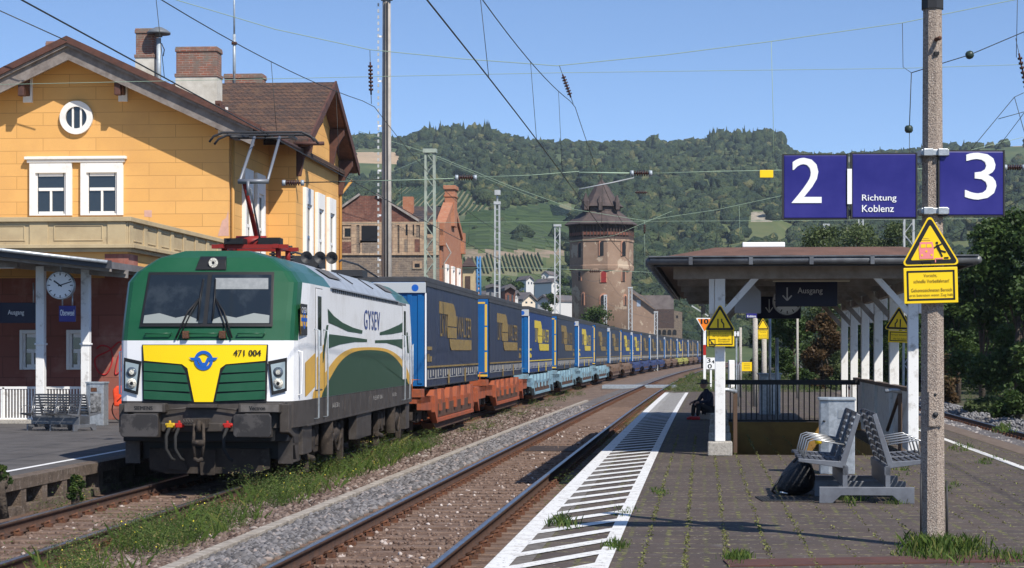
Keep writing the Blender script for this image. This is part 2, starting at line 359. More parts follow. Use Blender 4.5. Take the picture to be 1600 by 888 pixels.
# ---- island platform
def platmat():
    m = mat('platform_paving', (.062,.052,.048), .9); bs = m.node_tree.nodes['Principled BSDF']
    uv = N(m, 'ShaderNodeUVMap', uv_map='UVMap'); tc = N(m, 'ShaderNodeTexCoord'); sp = N(m, 'ShaderNodeSeparateXYZ'); LK(m, uv.outputs[0], sp.inputs[0])
    def joint(s, per, wd):
        f = mth(m, 'FRACT', mth(m, 'DIVIDE', s, per)); d = mth(m, 'ABSOLUTE', mth(m, 'SUBTRACT', f, .5)); return mth(m, 'GREATER_THAN', d, .5 - wd / per / 2)
    ob = tc.outputs['Object']
    wob = mth(m, 'MULTIPLY', mth(m, 'SUBTRACT', noise(m, ob, 11, .2, .8), .5), .06)
    ju = joint(mth(m, 'ADD', sp.outputs[0], wob), .33, .04); jv = joint(mth(m, 'ADD', sp.outputs[1], wob), .40, .05)
    base = mixc(m, noise(m, ob, .9, .35, .7), (.070,.052,.042), (.108,.082,.068)); base = mixc(m, noise(m, ob, 38, .58, .75), base, (.035,.03,.028))
    base = mixc(m, noise(m, ob, 5, .56, .72), base, (.125,.11,.1))
    b1 = N(m, 'ShaderNodeTexWhiteNoise', noise_dimensions='2D'); cb = N(m, 'ShaderNodeCombineXYZ')
    LK(m, mth(m, 'FLOOR', mth(m, 'DIVIDE', sp.outputs[0], .33)), cb.inputs[0]); LK(m, mth(m, 'FLOOR', mth(m, 'DIVIDE', sp.outputs[1], .40)), cb.inputs[1]); LK(m, cb.outputs[0], b1.inputs['Vector'])
    base = mixc(m, mth(m, 'MULTIPLY', b1.outputs[0], .4), base, (.05,.042,.04))
    jm = mixc(m, noise(m, ob, 14, .42, .6), (.04,.034,.026), (.17,.165,.055))
    on_u = mth(m, 'MULTIPLY', ju, noise(m, ob, 2.6, .44, .58)); on_v = mth(m, 'MULTIPLY', jv, noise(m, ob, 6, .42, .54))
    col = mixc(m, on_u, base, jm); col = mixc(m, on_v, col, mixc(m, noise(m, ob, 22, .45, .6), (.045,.038,.028), (.27,.24,.13)))
    # small pale flecks, gum and grit
    v = N(m, 'ShaderNodeTexVoronoi'); v.inputs['Scale'].default_value = 9; LK(m, ob, v.inputs['Vector'])
    col = mixc(m, mth(m, 'LESS_THAN', v.outputs['Distance'], .09), col, (.3,.27,.22))
    LK(m, col, bs.inputs['Base Color'])
    bp = N(m, 'ShaderNodeBump'); bp.inputs['Strength'].default_value = .5; bp.inputs['Distance'].default_value = .01
    LK(m, mth(m, 'ADD', mth(m, 'MULTIPLY', noise(m, ob, 60, .3, .7), .5), mth(m, 'MULTIPLY', mth(m, 'MAXIMUM', ju, jv), -1)), bp.inputs['Height']); LK(m, bp.outputs[0], bs.inputs['Normal'])
    return m
M['paving'] = platmat()
M['edge'] = mat('platform_edge_concrete', (.13,.105,.085), .9, c2=(.07,.055,.045), sc=3, c3=(.22,.19,.16), sc3=12, mix3=(.55,.7), bump=.4)
STAIR = (3.68, 6.15, 32.4, 42.6)           # stair opening in the platform: offsets and distances
E0, E1 = 1.66, 8.66
strip('island_platform', E0, STAIR[0], 0, 0, M['paving'], 8, 82, 3)
strip('island_platform', STAIR[0], STAIR[1], 0, 0, M['paving'], 8, STAIR[2], 4)
strip('island_platform', STAIR[0], STAIR[1], 0, 0, M['paving'], STAIR[3], 82, 4)
strip('island_platform', STAIR[1], E1, 0, 0, M['paving'], 8, 82, 5)
strip('platform_edge', E0 - .004, E0 - .004, -.64, -.004, M['edge'], 8, 82, 1)
strip('platform_edge', E1 + .004, E1 + .004, -.004, -.64, M['edge'], 8, 82, 1)
strip('kerb', E0 - .02, E0 + .3, .004, .004, mat('kerb_slab', (.16,.14,.12), .9, c2=(.09,.08,.07), sc=7), 8, 82, 1)
strip('kerb', E1 - .4, E1, .004, .004, mat('kerb_slab_right', (.11,.08,.06), .9, c2=(.17,.13,.1), sc=5), 8, 82, 1)
strip('verge', E0 + .1, E1, -.05, -.05, M['soil'], 82, 200, 6, jit=.03, seed=9)
# stairwell
M['ochre'] = mat('ochre_stair_tiles', (.34,.20,.05), .6, c2=(.24,.14,.04), sc=2)
sw = MB()
a0 = [off2(STAIR[0], d) for d in (STAIR[2], STAIR[3])]; a1 = [off2(STAIR[1], d) for d in (STAIR[2], STAIR[3])]
def wallq(p, q): sw.sheet([(*p, -3.2), (*q, -3.2), (*q, .09), (*p, .09)]); sw.sheet([(*p, -3.2), (*p, .09), (*q, .09), (*q, -3.2)][::1])
sw.prism([(a0[0][0], a0[0][1]), (a0[1][0], a0[1][1]), (a0[1][0]-.12, a0[1][1]), (a0[0][0]-.12, a0[0][1])], 'z', -3.4, -.006)
sw.prism([(a1[0][0], a1[0][1]), (a1[1][0], a1[1][1]), (a1[1][0]+.12, a1[1][1]), (a1[0][0]+.12, a1[0][1])], 'z', -3.4, -.006)
sw.prism([(a0[1][0], a0[1][1]), (a1[1][0], a1[1][1]), (a1[1][0], a1[1][1]+.15), (a0[1][0], a0[1][1]+.15)], 'z', -3.4, .16)
sw.build('stairwell', M['ochre'])['kind'] = 'structure'
st = MB()
for i in range(20):
    d = STAIR[2] + .05 + i * .33; p = off2(STAIR[0] + .01, d); q = off2(STAIR[1] - .01, d)
    st.box(p[0], q[0], d, d + .34, -.18 - i*.165 - .6, -.16 - i*.165)
st.build('steps', M['edge'])['kind'] = 'structure'
# painted safety band
M['paint'] = mat('worn_white_paint', (.66,.65,.62), .7, c2=(.44,.41,.37), sc=6, mix=(.48,.72), c3=(.1,.085,.075), sc3=24, mix3=(.59,.66))
mk = MB()
def quadband(oa, ob, d0, d1, z=.009):
    d = d0
    while d < d1 - 1e-6:
        e = min(d + 1.0, d1); mk.sheet([(*off2(oa, d), z), (*off2(ob, d), z), (*off2(ob, e), z), (*off2(oa, e), z)]); d = e
quadband(E0 - .01, E0 + .16, 9, 80); quadband(E0 + .79, E0 + .91, 9, 80)
d = 9.0
while d < 78.5:
    sh = 1.32; th = .36; n = 6
    for k in range(n):
        t0, t1 = k/n, (k+1)/n; oa, ob = E0+.16+.63*t0, E0+.16+.63*t1
        mk.sheet([(*off2(oa, d+sh*t0), .0088), (*off2(ob, d+sh*t1), .0088), (*off2(ob, d+sh*t1+th), .0088), (*off2(oa, d+sh*t0+th), .0088)])
    d += 1.03
mk.build('platform_marking', M['paint'])['kind'] = 'structure'
mk = MB(); quadband(E1 - 1.02, E1 - .9, 9, 60, .005); mk.build('platform_marking', M['paint'])['kind'] = 'structure'
# ---- side platform with its retaining wall
M['asphalt'] = mat('side_platform_asphalt', (.10,.092,.088), .9, c2=(.065,.06,.058), sc=1.5, c3=(.16,.15,.14), sc3=40, mix3=(.6,.75), bump=.2, bsc=80)
sp1 = -1.68
strip('side_platform', -34, sp1, ZP1, ZP1, M['asphalt'], 12, 120, 6, of=off1)
M['paint2'] = mat('thin_white_line', (.7,.69,.67), .7, c2=(.3,.28,.26), sc=9, mix=(.6,.7))
mk = MB(); d = 14
while d < 110: mk.sheet([(*off1(sp1-.74, d), ZP1+.005), (*off1(sp1-.63, d), ZP1+.005), (*off1(sp1-.63, d+2), ZP1+.005), (*off1(sp1-.74, d+2), ZP1+.005)]); d += 2
mk.build('platform_marking', M['paint2'])['kind'] = 'structure'
pw = MB(); d = 13.0
while d < 60:                                 # precast edge with open pockets between ribs
    A = lambda o, dd: off1(sp1 + o, dd)
    for (oo, zz0, zz1, da, db) in ((0, ZP1-.16, ZP1+.002, 0, 2.0), (0, -.9, ZP1-.40, 0, 2.0)):
        p, q = A(oo, d+da), A(oo, d+db); r_, s_ = A(oo-.28, d+db), A(oo-.28, d+da)
        pw.prism([p, q, r_, s_], 'z', zz0, zz1)
    for k in range(2):
        p, q = A(-.01, d+k), A(-.01, d+k+.24); r_, s_ = A(-.3, d+k+.24), A(-.3, d+k); pw.prism([p, q, r_, s_], 'z', ZP1-.42, ZP1-.15)
    p, q = A(-.29, d), A(-.29, d+2); r_, s_ = A(-.5, d+2), A(-.5, d); pw.prism([p, q, r_, s_], 'z', -.9, ZP1-.02)
    d += 2.0
pw.build('platform_edge', mat('old_wall_concrete', (.14,.105,.08), .95, c2=(.08,.06,.045), sc=4, c3=(.24,.2,.17), sc3=11, mix3=(.55,.7), bump=.5))['kind'] = 'structure'
strip('platform_edge', sp1 - .35, sp1, ZP1 - .5, ZP1 - .008, M['edge'], 60, 120, 1, of=off1)
# ================================================================ hill with vineyards and woods
RX = [-600,0,380,470,545,600,640,665,720,760,800,840,900,960,1020,1060,1100,1150,1215,1240,1300,1420,1500,1600,1700,1900]
RY = [330,280,245,232,215,217,220,214,212,208,219,227,229,229,228,229,223,220,221,246,248,240,229,226,222,215]
DR, DB = 1500.0, 420.0
def hillz(X, D):
    px = 800 + F * X / D; t = np.clip((D - DB) / (DR - DB), 0, None)
    zr = CZ + (HZ - np.interp(px, RX, RY)) * DR / F
    s = np.where(t < 1, .08*np.sin(t*math.pi)*0 + t**1.12, 1 - .12*(t-1))
    lump = 6*np.sin(X*.021+D*.006)*np.sin(D*.011+1.3) + 3.5*np.sin(X*.05+2)*np.sin(D*.027)
    return zr * s + lump * np.clip(t*4, 0, 1) * np.clip((1-t)*3, 0, 1) - 1.0
def topx(X, D, Z): return 800 + F*X/D, HZ - F*(Z-CZ)/D
ZON = {  # patches of the slope, as outlines
 1: [[(606,296),(716,290),(765,326),(745,338),(690,346),(606,340)]],              # upper vineyard
 2: [[(716,338),(800,326),(862,318),(872,352),(872,388),(722,392),(700,360)]],    # terraces
 3: [[(722,393),(884,390),(884,404),(722,404)]],                                  # stone wall strip
 4: [[(724,405),(846,401),(852,428),(732,430)]],                                  # lower vineyard
 5: [[(846,322),(892,318),(898,360),(872,352)]],                                  # steep vineyard by the tower
 6: [[(548,238),(624,238),(624,256),(548,256)], [(1505,219),(1640,212),(1640,228),(1520,230)]],   # stubble fields
 7: [[(1172,330),(1206,327),(1206,346),(1176,346)]],                              # rock
 8: [[(1120,352),(1240,344),(1244,378),(1130,384)], [(850,400),(900,400),(900,440),(860,440)], [(1480,362),(1560,352),(1560,384),(1480,384)]],
}
def inpoly(px, py, poly):
    r = np.zeros(px.shape, bool); n = len(poly)
    for i in range(n):
        (x0, y0), (x1, y1) = poly[i], poly[(i+1) % n]
        c = ((y0 > py) != (y1 > py)); r ^= c & (px < (x1-x0)*(py-y0)/((y1-y0) or 1e-9) + x0)
    return r
def zone(px, py):
    z = np.zeros(px.shape, int)
    for k, ps in ZON.items():
        for p in ps: z[inpoly(px, py, p)] = k
    return z
nx, nd = 480, 190
az = np.linspace(-.42, .42, nx); Dv = np.concatenate([np.linspace(DB, DR, 150), np.linspace(DR, 2600, 41)[1:]])
DD, AA = np.meshgrid(Dv, az, indexing='ij'); XX = AA * DD; ZZ = hillz(XX, DD)
Vh = np.stack([XX, DD, ZZ], -1).reshape(-1, 3); idx = np.arange(nd*nx).reshape(nd, nx)
Fh = np.stack([idx[:-1,:-1], idx[:-1,1:], idx[1:,1:], idx[1:,:-1]], -1).reshape(-1, 4)
cen = Vh[Fh].mean(1); pxh, pyh = topx(cen[:,0], cen[:,1], cen[:,2]); mih = zone(pxh, pyh); mih[cen[:,1] > DR] = 0
M['hill'] = mat('hill_scrub', (.05,.075,.026), .95, c2=(.09,.11,.04), sc=.05, c3=(.13,.12,.06), sc3=.02, mix3=(.58,.7))
M['vinesoil'] = mat('vineyard_soil', (.14,.14,.075), .95, c2=(.17,.15,.09), sc=.06, mix=(.5,.75))
M['terrace'] = mat('terrace_ground', (.075,.095,.04), .95, c2=(.12,.12,.065), sc=.05, mix=(.5,.7))
M['drywall'] = mat('vineyard_wall_stone', (.24,.18,.13), .95, c2=(.13,.12,.07), sc=.25)
M['stubble'] = mat('stubble_field', (.38,.27,.17), .95, c2=(.32,.24,.15), sc=.1)
M['rock'] = mat('rock_face', (.34,.29,.23), .95, c2=(.13,.13,.08), sc=.3)
M['meadow'] = mat('meadow', (.075,.095,.032), .95, c2=(.11,.115,.045), sc=.08)
ho = npmesh('hillside', Vh, Fh, [M['hill'], M['vinesoil'], M['terrace'], M['drywall'], M['vinesoil'], M['vinesoil'], M['stubble'], M['rock'], M['meadow']], mi=mih, smooth=True)
ho['kind'] = 'structure'
# vine rows as real hedges
M['vine'] = leafmat('vine_leaves', (.018,.040,.013), (.040,.070,.020), trans=.1)
rg = np.random.default_rng(3)
def vinerows(zk, along, sp, label, shear=0.0, hw=.42, vh=1.35):
    V = []; T = []
    polys = ZON[zk]
    sel = (mih == zk); c = cen[sel]; x0, x1, d0, d1 = c[:,0].min()-10, c[:,0].max()+10, c[:,1].min()-10, c[:,1].max()+10
    def put(xa, da, xb, db, wx, wd, h):
        za, zb = hillz(np.array(xa), np.array(da)), hillz(np.array(xb), np.array(db))
        q = []
        for (x, d, z) in ((xa, da, za), (xb, db, zb)):
            for sx, hh in ((-1, 0), (-.8, h*rg.uniform(.8,1.1)), (.8, h*rg.uniform(.8,1.1)), (1, 0)): q.append((x+sx*wx, d+sx*wd, float(z)+hh))
        V.extend(q); T.append(rg.random())
    if along == 'D':
        for x in np.arange(x0, x1, sp):
            d = d0
            while d < d1:
                e = d + 5; xa = x + shear*(d-d0); xb = x + shear*(e-d0)
                pa, pb = topx(xa, d, hillz(np.array(xa), np.array(d))); 
                if zone(np.array([pa]), np.array([pb]))[0] == zk: put(xa, d, xb, e, hw, 0, vh)
                d = e
    else:
        for d in np.arange(d0, d1, sp):
            x = x0
            while x < x1:
                e = x + 5; dd = d + shear*(x-x0); de = d + shear*(e-x0); pa, pb = topx(x, dd, hillz(np.array(x), np.array(dd)))
                if zone(np.array([pa]), np.array([pb]))[0] == zk and rg.random() < .985: put(x, dd, e, de, 0, .5, 1.5)
                x = e
    if not V: print('no rows', zk); return
    n = len(T); f = np.array([(0,1,5,4),(1,2,6,5),(2,3,7,6)]); Fc = (f[None] + np.arange(n)[:,None,None]*8).reshape(-1, 4)
    o = npmesh('vineyard', np.array(V), Fc, M['vine'], tint=np.repeat(T, 3)); tag(o, kind='stuff')
vinerows(1, 'D', 2.3, '', .045, .36, 1.1); vinerows(4, 'D', 1.35, '', -.075, .22, .7); vinerows(5, 'D', 2.0, '', -.10, .34, 1.0); vinerows(2, 'X', 5.0, '', .05)
# woods
CV, CF = ico(2)
def crowns(pts, r, h, conif, name, rg, m):
    n = len(pts); tmpl = []
    for k in range(10):
        q = CV.copy(); ph = rg.uniform(0, 6, 9)
        dsp = 1 + .16*np.sin(q[:,0]*4+ph[0])*np.sin(q[:,1]*4+ph[1]) + .13*np.sin(q[:,2]*6+ph[2])*np.sin(q[:,0]*6+ph[3]) + rg.normal(0, .27, len(q))
        tmpl.append(q * dsp[:,None])
    V = np.zeros((n, len(CV), 3))
    for i in range(n):
        q = tmpl[i % 10].copy()
        if conif[i]: t = np.clip((q[:,2]+1)/2, 0, 1.05); f = (1.08-t)*1.1; q = np.stack([q[:,0]*f, q[:,1]*f, q[:,2]], 1)
        a = rg.random()*6.28; c, s = math.cos(a), math.sin(a)
        q = np.stack([(q[:,0]*c-q[:,1]*s)*r[i], (q[:,0]*s+q[:,1]*c)*r[i], q[:,2]*h[i]], 1); V[i] = q + pts[i]
    Fc = (CF[None] + (np.arange(n)*len(CV))[:,None,None]).reshape(-1, 3)
    t = np.repeat(np.clip(rg.normal(.45, .3, n) - .25*conif, 0, 1), len(CF)) + rg.normal(0, .16, n*len(CF))
    return npmesh(name, V.reshape(-1, 3), Fc, m, tint=np.clip(t, 0, 1))
M['wood'] = leafmat('wood_foliage', (.018,.036,.016), (.056,.080,.028), (.12,.12,.045), trans=0)
pts = []; rr = []; hh = []; cf = []
k = 0
def hillhit(px, py):                    # where the line of sight through a photo point meets the slope
    D = np.arange(DB, DR+1, 2.0); X = (px-800)*D/F; z = hillz(X, D); rz = CZ + (HZ-py)*D/F
    i = np.argmax(z >= rz); return (X[i], D[i], z[i]) if z[i] >= rz[i] else None
while len(pts) < 8500 and k < 60000:
    k += 1; px = rg.uniform(535, 1640); py = rg.uniform(205, 545)
    if py > 500 and rg.random() < .5: continue
    zz = zone(np.array([px]*3), np.array([py, py-13, py-24])).max()
    if zz and not (zz == 8 and rg.random() < .12) and not (zz == 2 and rg.random() < .02): continue
    if 700 < px < 905 and py > 395 and rg.random() < .55: continue
    hpt = hillhit(px, py)
    if hpt is None: continue
    x, d, z = hpt; s = rg.uniform(1.3, 3.9) * (.75 if d < 700 else 1)
    if rg.random() < .25: s *= .55
    c = rg.random() < (.20 if 640 < px < 760 or px > 1090 else .06)
    pts.append((x, d, z + s*.55)); rr.append(s*(.62 if c else 1)); hh.append(s*(1.5 if c else rg.uniform(.8,1.1))); cf.append(c)
for px in np.arange(530, 1640, 3.5):      # the ridge line
    for q in range(2):
        p = px + rg.uniform(-4, 4); d = DR - rg.uniform(0, 40); x = (p-800)*d/F; z = float(hillz(np.array(x), np.array(d)))
        if (540 < p < 550) or p > 1490 and rg.random() < .8: continue
        tall = 1.55 if (662 < p < 765 or 1105 < p < 1222 or 1010 < p < 1030) else .85
        s = rg.uniform(2.2, 4.2); c = rg.random() < (.5 if tall > 1 else .1)
        pts.append((x, d, z + s*tall*.7)); rr.append(s*(.7 if c else 1)); hh.append(s*tall*(1.25 if c else 1)); cf.append(c)
wd = crowns(np.array(pts), np.array(rr), np.array(hh), np.array(cf), 'hillside_wood', rg, M['wood']); tag(wd, kind='stuff')
wm = M['wood']; b_ = wm.node_tree.nodes['Principled BSDF']
tcw = N(wm, 'ShaderNodeTexCoord'); tw = N(wm, 'ShaderNodeTexNoise'); tw.inputs['Scale'].default_value = 1.1; tw.inputs['Detail'].default_value = 4; LK(wm, tcw.outputs['Object'], tw.inputs['Vector'])
bpw = N(wm, 'ShaderNodeBump'); bpw.inputs['Strength'].default_value = 1; bpw.inputs['Distance'].default_value = 2.2; LK(wm, tw.outputs[0], bpw.inputs['Height']); LK(wm, bpw.outputs[0], b_.inputs['Normal'])

# the air between here and the slope
hz = MB(); hz.box(-2700, 2700, -350, 3100, -2.0, 260); hzo = hz.build('haze', None or []); hzo['kind'] = 'stuff'
hm_ = bpy.data.materials.new('haze_air'); hm_.use_nodes = True; hn_ = hm_.node_tree; hn_.nodes.remove(hn_.nodes['Principled BSDF'])
pv = hn_.nodes.new('ShaderNodeVolumePrincipled'); pv.inputs['Color'].default_value = (.72, .85, 1.0, 1); pv.inputs['Density'].default_value = .00009; pv.inputs['Anisotropy'].default_value = .0
hn_.links.new(pv.outputs[0], hn_.nodes['Material Output'].inputs['Volume']); hzo.data.materials.append(hm_)
# ================================================================ the locomotive
M['lgreen'] = mat('loco_green', (.010,.072,.030), .32, c2=(.018,.085,.04), sc=1.2, coat=.15, c3=(.05,.12,.07), sc3=40, mix3=(.68,.76))
M['ldgreen'] = mat('livery_dark_green', (.022,.062,.035), .38, c2=(.03,.07,.042), sc=2)
M['lwhite'] = mat('loco_white', (.74,.74,.74), .38, c2=(.6,.59,.57), sc=1.4, mix=(.5,.8), c3=(.5,.46,.4), sc3=7, mix3=(.66,.8))
M['lyellow'] = mat('loco_yellow', (.86,.60,.006), .36)
M['locker'] = mat('loco_ochre', (.66,.38,.06), .4, c2=(.58,.34,.07), sc=2)
M['lgrey'] = mat('loco_skirt_grey', (.062,.054,.049), .6, c2=(.042,.035,.03), sc=3, c3=(.105,.085,.066), sc3=9, mix3=(.58,.75))
M['lbogie'] = mat('bogie_dust', (.052,.040,.031), .9, c2=(.03,.024,.02), sc=6, c3=(.095,.073,.055), sc3=15, mix3=(.55,.75), bump=.2)
M['lroof'] = mat('loco_roof_grey', (.30,.33,.37), .5, c2=(.24,.26,.29), sc=2)
M['lred'] = mat('pantograph_red', (.22,.018,.014), .5)
M['lglass'] = mat('windscreen_glass', (.012,.017,.022), .05, spec=.55, c2=(.045,.055,.062), sc=2.2, mix=(.48,.8))
M['blue'] = mat('emblem_blue', (.012,.10,.42), .4)
M['lamp'] = mat('lamp_lens', (.75,.72,.62), .15, c2=(.3,.28,.24), sc=60, mix=(.45,.55))
M['lampdark'] = mat('lamp_glass_dark', (.08,.10,.12), .08, spec=.9)
M['redpaint'] = mat('red_tap', (.38,.02,.015), .4)
LO = Vector((-4.86, 32.3, ZR1)); LA = -math.atan(.0595); LL = 17.7
loco = thing('locomotive', 'green white and yellow electric locomotive at the head of the freight train', 'locomotive', LO, LA); loco.scale = (.97, 1, 1)
PROF = [(1.5,.92),(1.5,1.34),(1.5,2.3),(1.5,2.62),(1.5,3.24),(1.36,3.42),(1.02,3.64),(.6,3.76)]     # half width, height
YF = lambda z: float(np.interp(z, [.9, 2.3, 2.5, 3.35, 3.6, 3.78], [0, .03, .09, .50, .66, 1.0]))
def fy(x, z): return YF(z) + .11 * (x / 1.3) ** 2
ST = [(0, .865), (.05, .915), (.14, .95), (.35, .975), (.95, 1.0)]
bd = MB(); rows = []
def ring(front, t, k):
    pts = []
    for (hx, z) in PROF:
        base = fy(hx * .86, z) + t; y = base if front else LL - base; pts.append((hx * k, y, z))
    return pts
stations = [ring(True, t, k) for t, k in ST]
for yy in (3.8, 6.9, 10, 13.9): stations.append([(hx, yy, z) for hx, z in PROF])
stations += [ring(False, t, k) for t, k in ST[::-1]]
np_ = len(PROF); full = [[(-x, y, z) for x, y, z in s] + [(x, y, z) for x, y, z in s[::-1]] for s in stations]
nn = 2 * np_; mats_l = [M['lgreen'], M['lwhite'], M['lgrey'], M['lroof']]
bd.sm = True
for i in range(len(full) - 1):
    for k in range(nn):
        a, b = k, (k + 1) % nn
        if k == nn - 1: continue
        kk = k if k < np_ - 1 else (nn - 2 - k if k > np_ - 1 else np_ - 1)
        zm = (PROF[kk][1] + PROF[min(kk + 1, np_ - 1)][1]) / 2
        ncap = len(ST) - 1
        end = i < ncap or i >= len(full) - 1 - ncap
        if kk == 0: mi = 2
        elif kk == 1: mi = 1
        elif kk in (2, 3): mi = 0 if (i < ncap - 1 or i >= len(full) - ncap) else 1
        else: mi = 0 if (i < ncap + 1 or i >= len(full) - 2 - ncap) else 3
        bd.mi = mi; bd.add([full[i][a], full[i][b], full[i+1][b], full[i+1][a]], [(0, 1, 2, 3)])
def capface(rear):
    zs = [z for _, z in PROF]; nxs = 9
    for j in range(np_ - 1):
        bd.mi = 2 if j == 0 else (1 if j == 1 else 0)
        for q in range(nxs - 1):
            f0, f1 = -1 + 2*q/(nxs-1), -1 + 2*(q+1)/(nxs-1); qd = []
            for f, jj in ((f0, j), (f1, j), (f1, j+1), (f0, j+1)):
                hx = PROF[jj][0] * .865; x = f * hx; y = fy(hx * .995, zs[jj]) - (.11*(hx/1.3)**2)*(1 - f*f)
                qd.append((x, LL - y if rear else y, zs[jj]))
            bd.add(qd if not rear else qd[::-1], [(0, 1, 2, 3)])
    jj = np_ - 1
capface(False); capface(True)
body = bd.build('body', mats_l, loco)
# shapes laid on the nose: polygons in (x, z), lifted a few millimetres off the skin
def nose(mb, poly, off, nsub=14, thick=.0):
    xs = sorted(set([p[0] for p in poly])); x0, x1 = xs[0], xs[-1]
    cuts = sorted(set(list(np.linspace(x0, x1, nsub)) + xs))
    def span(x):
        zs = []
        for i in range(len(poly)):
            (xa, za), (xb, zb) = poly[i], poly[(i+1) % len(poly)]
            if xa == xb:
                if abs(x-xa) < 1e-9: zs += [za, zb]
            elif min(xa, xb) - 1e-9 <= x <= max(xa, xb) + 1e-9: zs.append(za + (zb-za)*(x-xa)/(xb-xa))
        return min(zs), max(zs)
    for a, b in zip(cuts[:-1], cuts[1:]):
        e = (b-a)*1e-4; la, ha = span(a+e); lb, hb = span(b-e); nz = 4
        for k in range(nz):
            t0, t1 = k/nz, (k+1)/nz
            q = [(a, la+(ha-la)*t0), (b, lb+(hb-lb)*t0), (b, lb+(hb-lb)*t1), (a, la+(ha-la)*t1)]
            mb.add([(x, fy(x, z) - off - .012, z) for x, z in q], [(0, 1, 2, 3)])
    return mb
nose(MB(), [(-1.10,2.52),(1.10,2.52),(1.05,3.40),(-1.05,3.40)], .012, 18).build('windscreen_frame', M['black'], loco)
for s in (-1, 1):
    pl = [(s*.035,2.57),(s*1.06,2.57),(s*1.01,3.355),(s*.035,3.355)]; ws = nose(MB(), pl, .022, 10).build('windscreen', M['lglass'], loco)
    sh = nose(MB(), [(s*.12,2.575),(s*1.04,2.575),(s*1.035,2.70),(s*.78,2.735),(s*.5,2.66),(s*.3,2.70),(s*.12,2.63)], .025, 12).build('dashboard', mat('dashboard', (.22,.24,.23), .7), ws)
nose(MB(), [(.10,3.12),(.98,3.12),(.965,3.30),(.10,3.30)], .0255, 8).build('sun_blind', mat('sun_blind', (.20,.21,.215), .8, c2=(.25,.26,.26), sc=12), loco)
nose(MB(), [(-.26,3.44),(.26,3.44),(.22,3.66),(-.22,3.66)], .012, 6).build('lamp_housing', M['black'], loco)
lm = MB(); lm.sm = False; lm.disc((.04, fy(0, 3.55) - .085, 3.55), .078, 'y', 20); lm.build('top_lamp', M['lamp'], loco)
lm = MB(); lm.disc((.04, fy(0, 3.55) - .09, 3.55), .024, 'y', 12); lm.build('lamp_core', M['black'], loco)
# yellow panel, emblem, number
yp = nose(MB(), [(-1.02,2.225),(1.02,2.225),(1.0,1.98),(.36,1.925),(.27,1.86),(.155,1.33),(-.155,1.33),(-.27,1.86),(-.36,1.925),(-1.0,1.98)], .016, 22)
ypo = yp.build('yellow_panel', M['lyellow'], loco)
em = MB(); ey = fy(0, 2.0) - .045; ec = (0, ey, 1.985)
em.disc(ec, .155, 'y', 32, .105)
em.add([(-.24,ey-.002,2.03),(-.06,ey-.002,2.03),(-.02,ey-.002,1.95),(.02,ey-.002,1.95),(.06,ey-.002,2.03),(.24,ey-.002,2.03),(.19,ey-.002,1.985),(.1,ey-.002,1.985),(.04,ey-.002,1.88),(-.04,ey-.002,1.88),(-.1,ey-.002,1.985),(-.19,ey-.002,1.985)], [(0,1,10,11),(1,2,9,10),(2,3,8,9),(3,4,7,8),(4,5,6,7)])
em.build('emblem', M['blue'], loco)
tx = MB(); put_text(tx, '471 004', (.49, fy(.7, 2.08) - .065, 2.055), (1, .10, 0), (0, .02, 1), .44, .095, bold=.004); tx.build('lettering', M['black'], loco)
dk = MB(); nose(dk, [(-1.04,2.235),(1.04,2.235),(1.02,1.325),(-1.02,1.325)], .006, 20); dk.build('grille_backing', M['black'], loco)
for s in (-1, 1):
    for k in range(4):
        zt = 1.905 - k * .148; zb = zt - .118
        xi = lambda z: float(np.interp(z, [1.33, 1.86, 1.95], [.19, .31, .42])); xo = 1.0
        g_ = nose(MB(), [(s*xi(zt), zt + .0), (s*xo, zt + .045), (s*xo, zb + .03), (s*xi(zb), zb)], .030, 8)
        g_.build('grille_slat', M['lgreen'], loco)
    # headlight cluster
    hl = nose(MB(), [(s*1.10,1.44),(s*1.345,1.50),(s*1.345,2.03),(s*1.04,1.97)], .022, 6).build('headlight', M['black'], loco)
    nose(MB(), [(s*1.135,1.50),(s*1.315,1.545),(s*1.315,1.965),(s*1.085,1.92)], .030, 6).build('lens_cover', mat('headlight_inner', (.30,.36,.38), .25), hl)
    for z, mm, nm in ((1.80, M['lampdark'], 'upper_lamp'), (1.62, M['lamp'], 'lower_lamp')):
        l_ = MB(); c = (s*1.205, fy(1.205, z) - .055, z); l_.sm = True
        l_.tube([(c[0], c[1]+.05, c[2]), (c[0], c[1], c[2])], .082, 20); l_.build(nm, mm, hl)
        l_ = MB(); l_.disc((c[0], c[1]-.003, c[2]), .028 if z < 1.7 else .04, 'y', 14); l_.build('lamp_core', M['black'] if z < 1.7 else M['lamp'], hl)
    # wipers
    wp = MB(); wp.tube([(s*.46, fy(.46,2.36)-.06, 2.34), (s*.30, fy(.3,2.75)-.07, 2.75), (s*.12, fy(.1,3.0)-.06, 2.98)], .016, 6)
    wp.tube([(s*.40, fy(.4,2.36)-.06, 2.36), (s*.24, fy(.24,2.75)-.07, 2.75), (s*.12, fy(.1,3.0)-.06, 2.98)], .012, 6)
    wp.tube([(s*.12, fy(.1,2.62)-.06, 2.62), (s*.12, fy(.1,2.98)-.06, 2.98), (s*.10, fy(.1,3.3)-.06, 3.28)], .014, 6); wp.build('wiper', M['black'], loco)
    hr = MB(); z = 2.41
    for xa, xb in ((.55, .98),): hr.tube([(s*xa, fy(xa,z)-.02, z), (s*xa, fy(xa,z)-.07, z), (s*xb, fy(xb,z)-.07, z), (s*xb, fy(xb,z)-.02, z)], .014, 6)
    hr.build('handrail', M['lgreen'], loco)
    hk = MB(); hk.box(s*.30-.05, s*.30+.05, fy(.3,2.40)-.1, fy(.3,2.4), 2.33, 2.45); hk.build('wiper_mount', M['rust'], loco, bevel=.01)
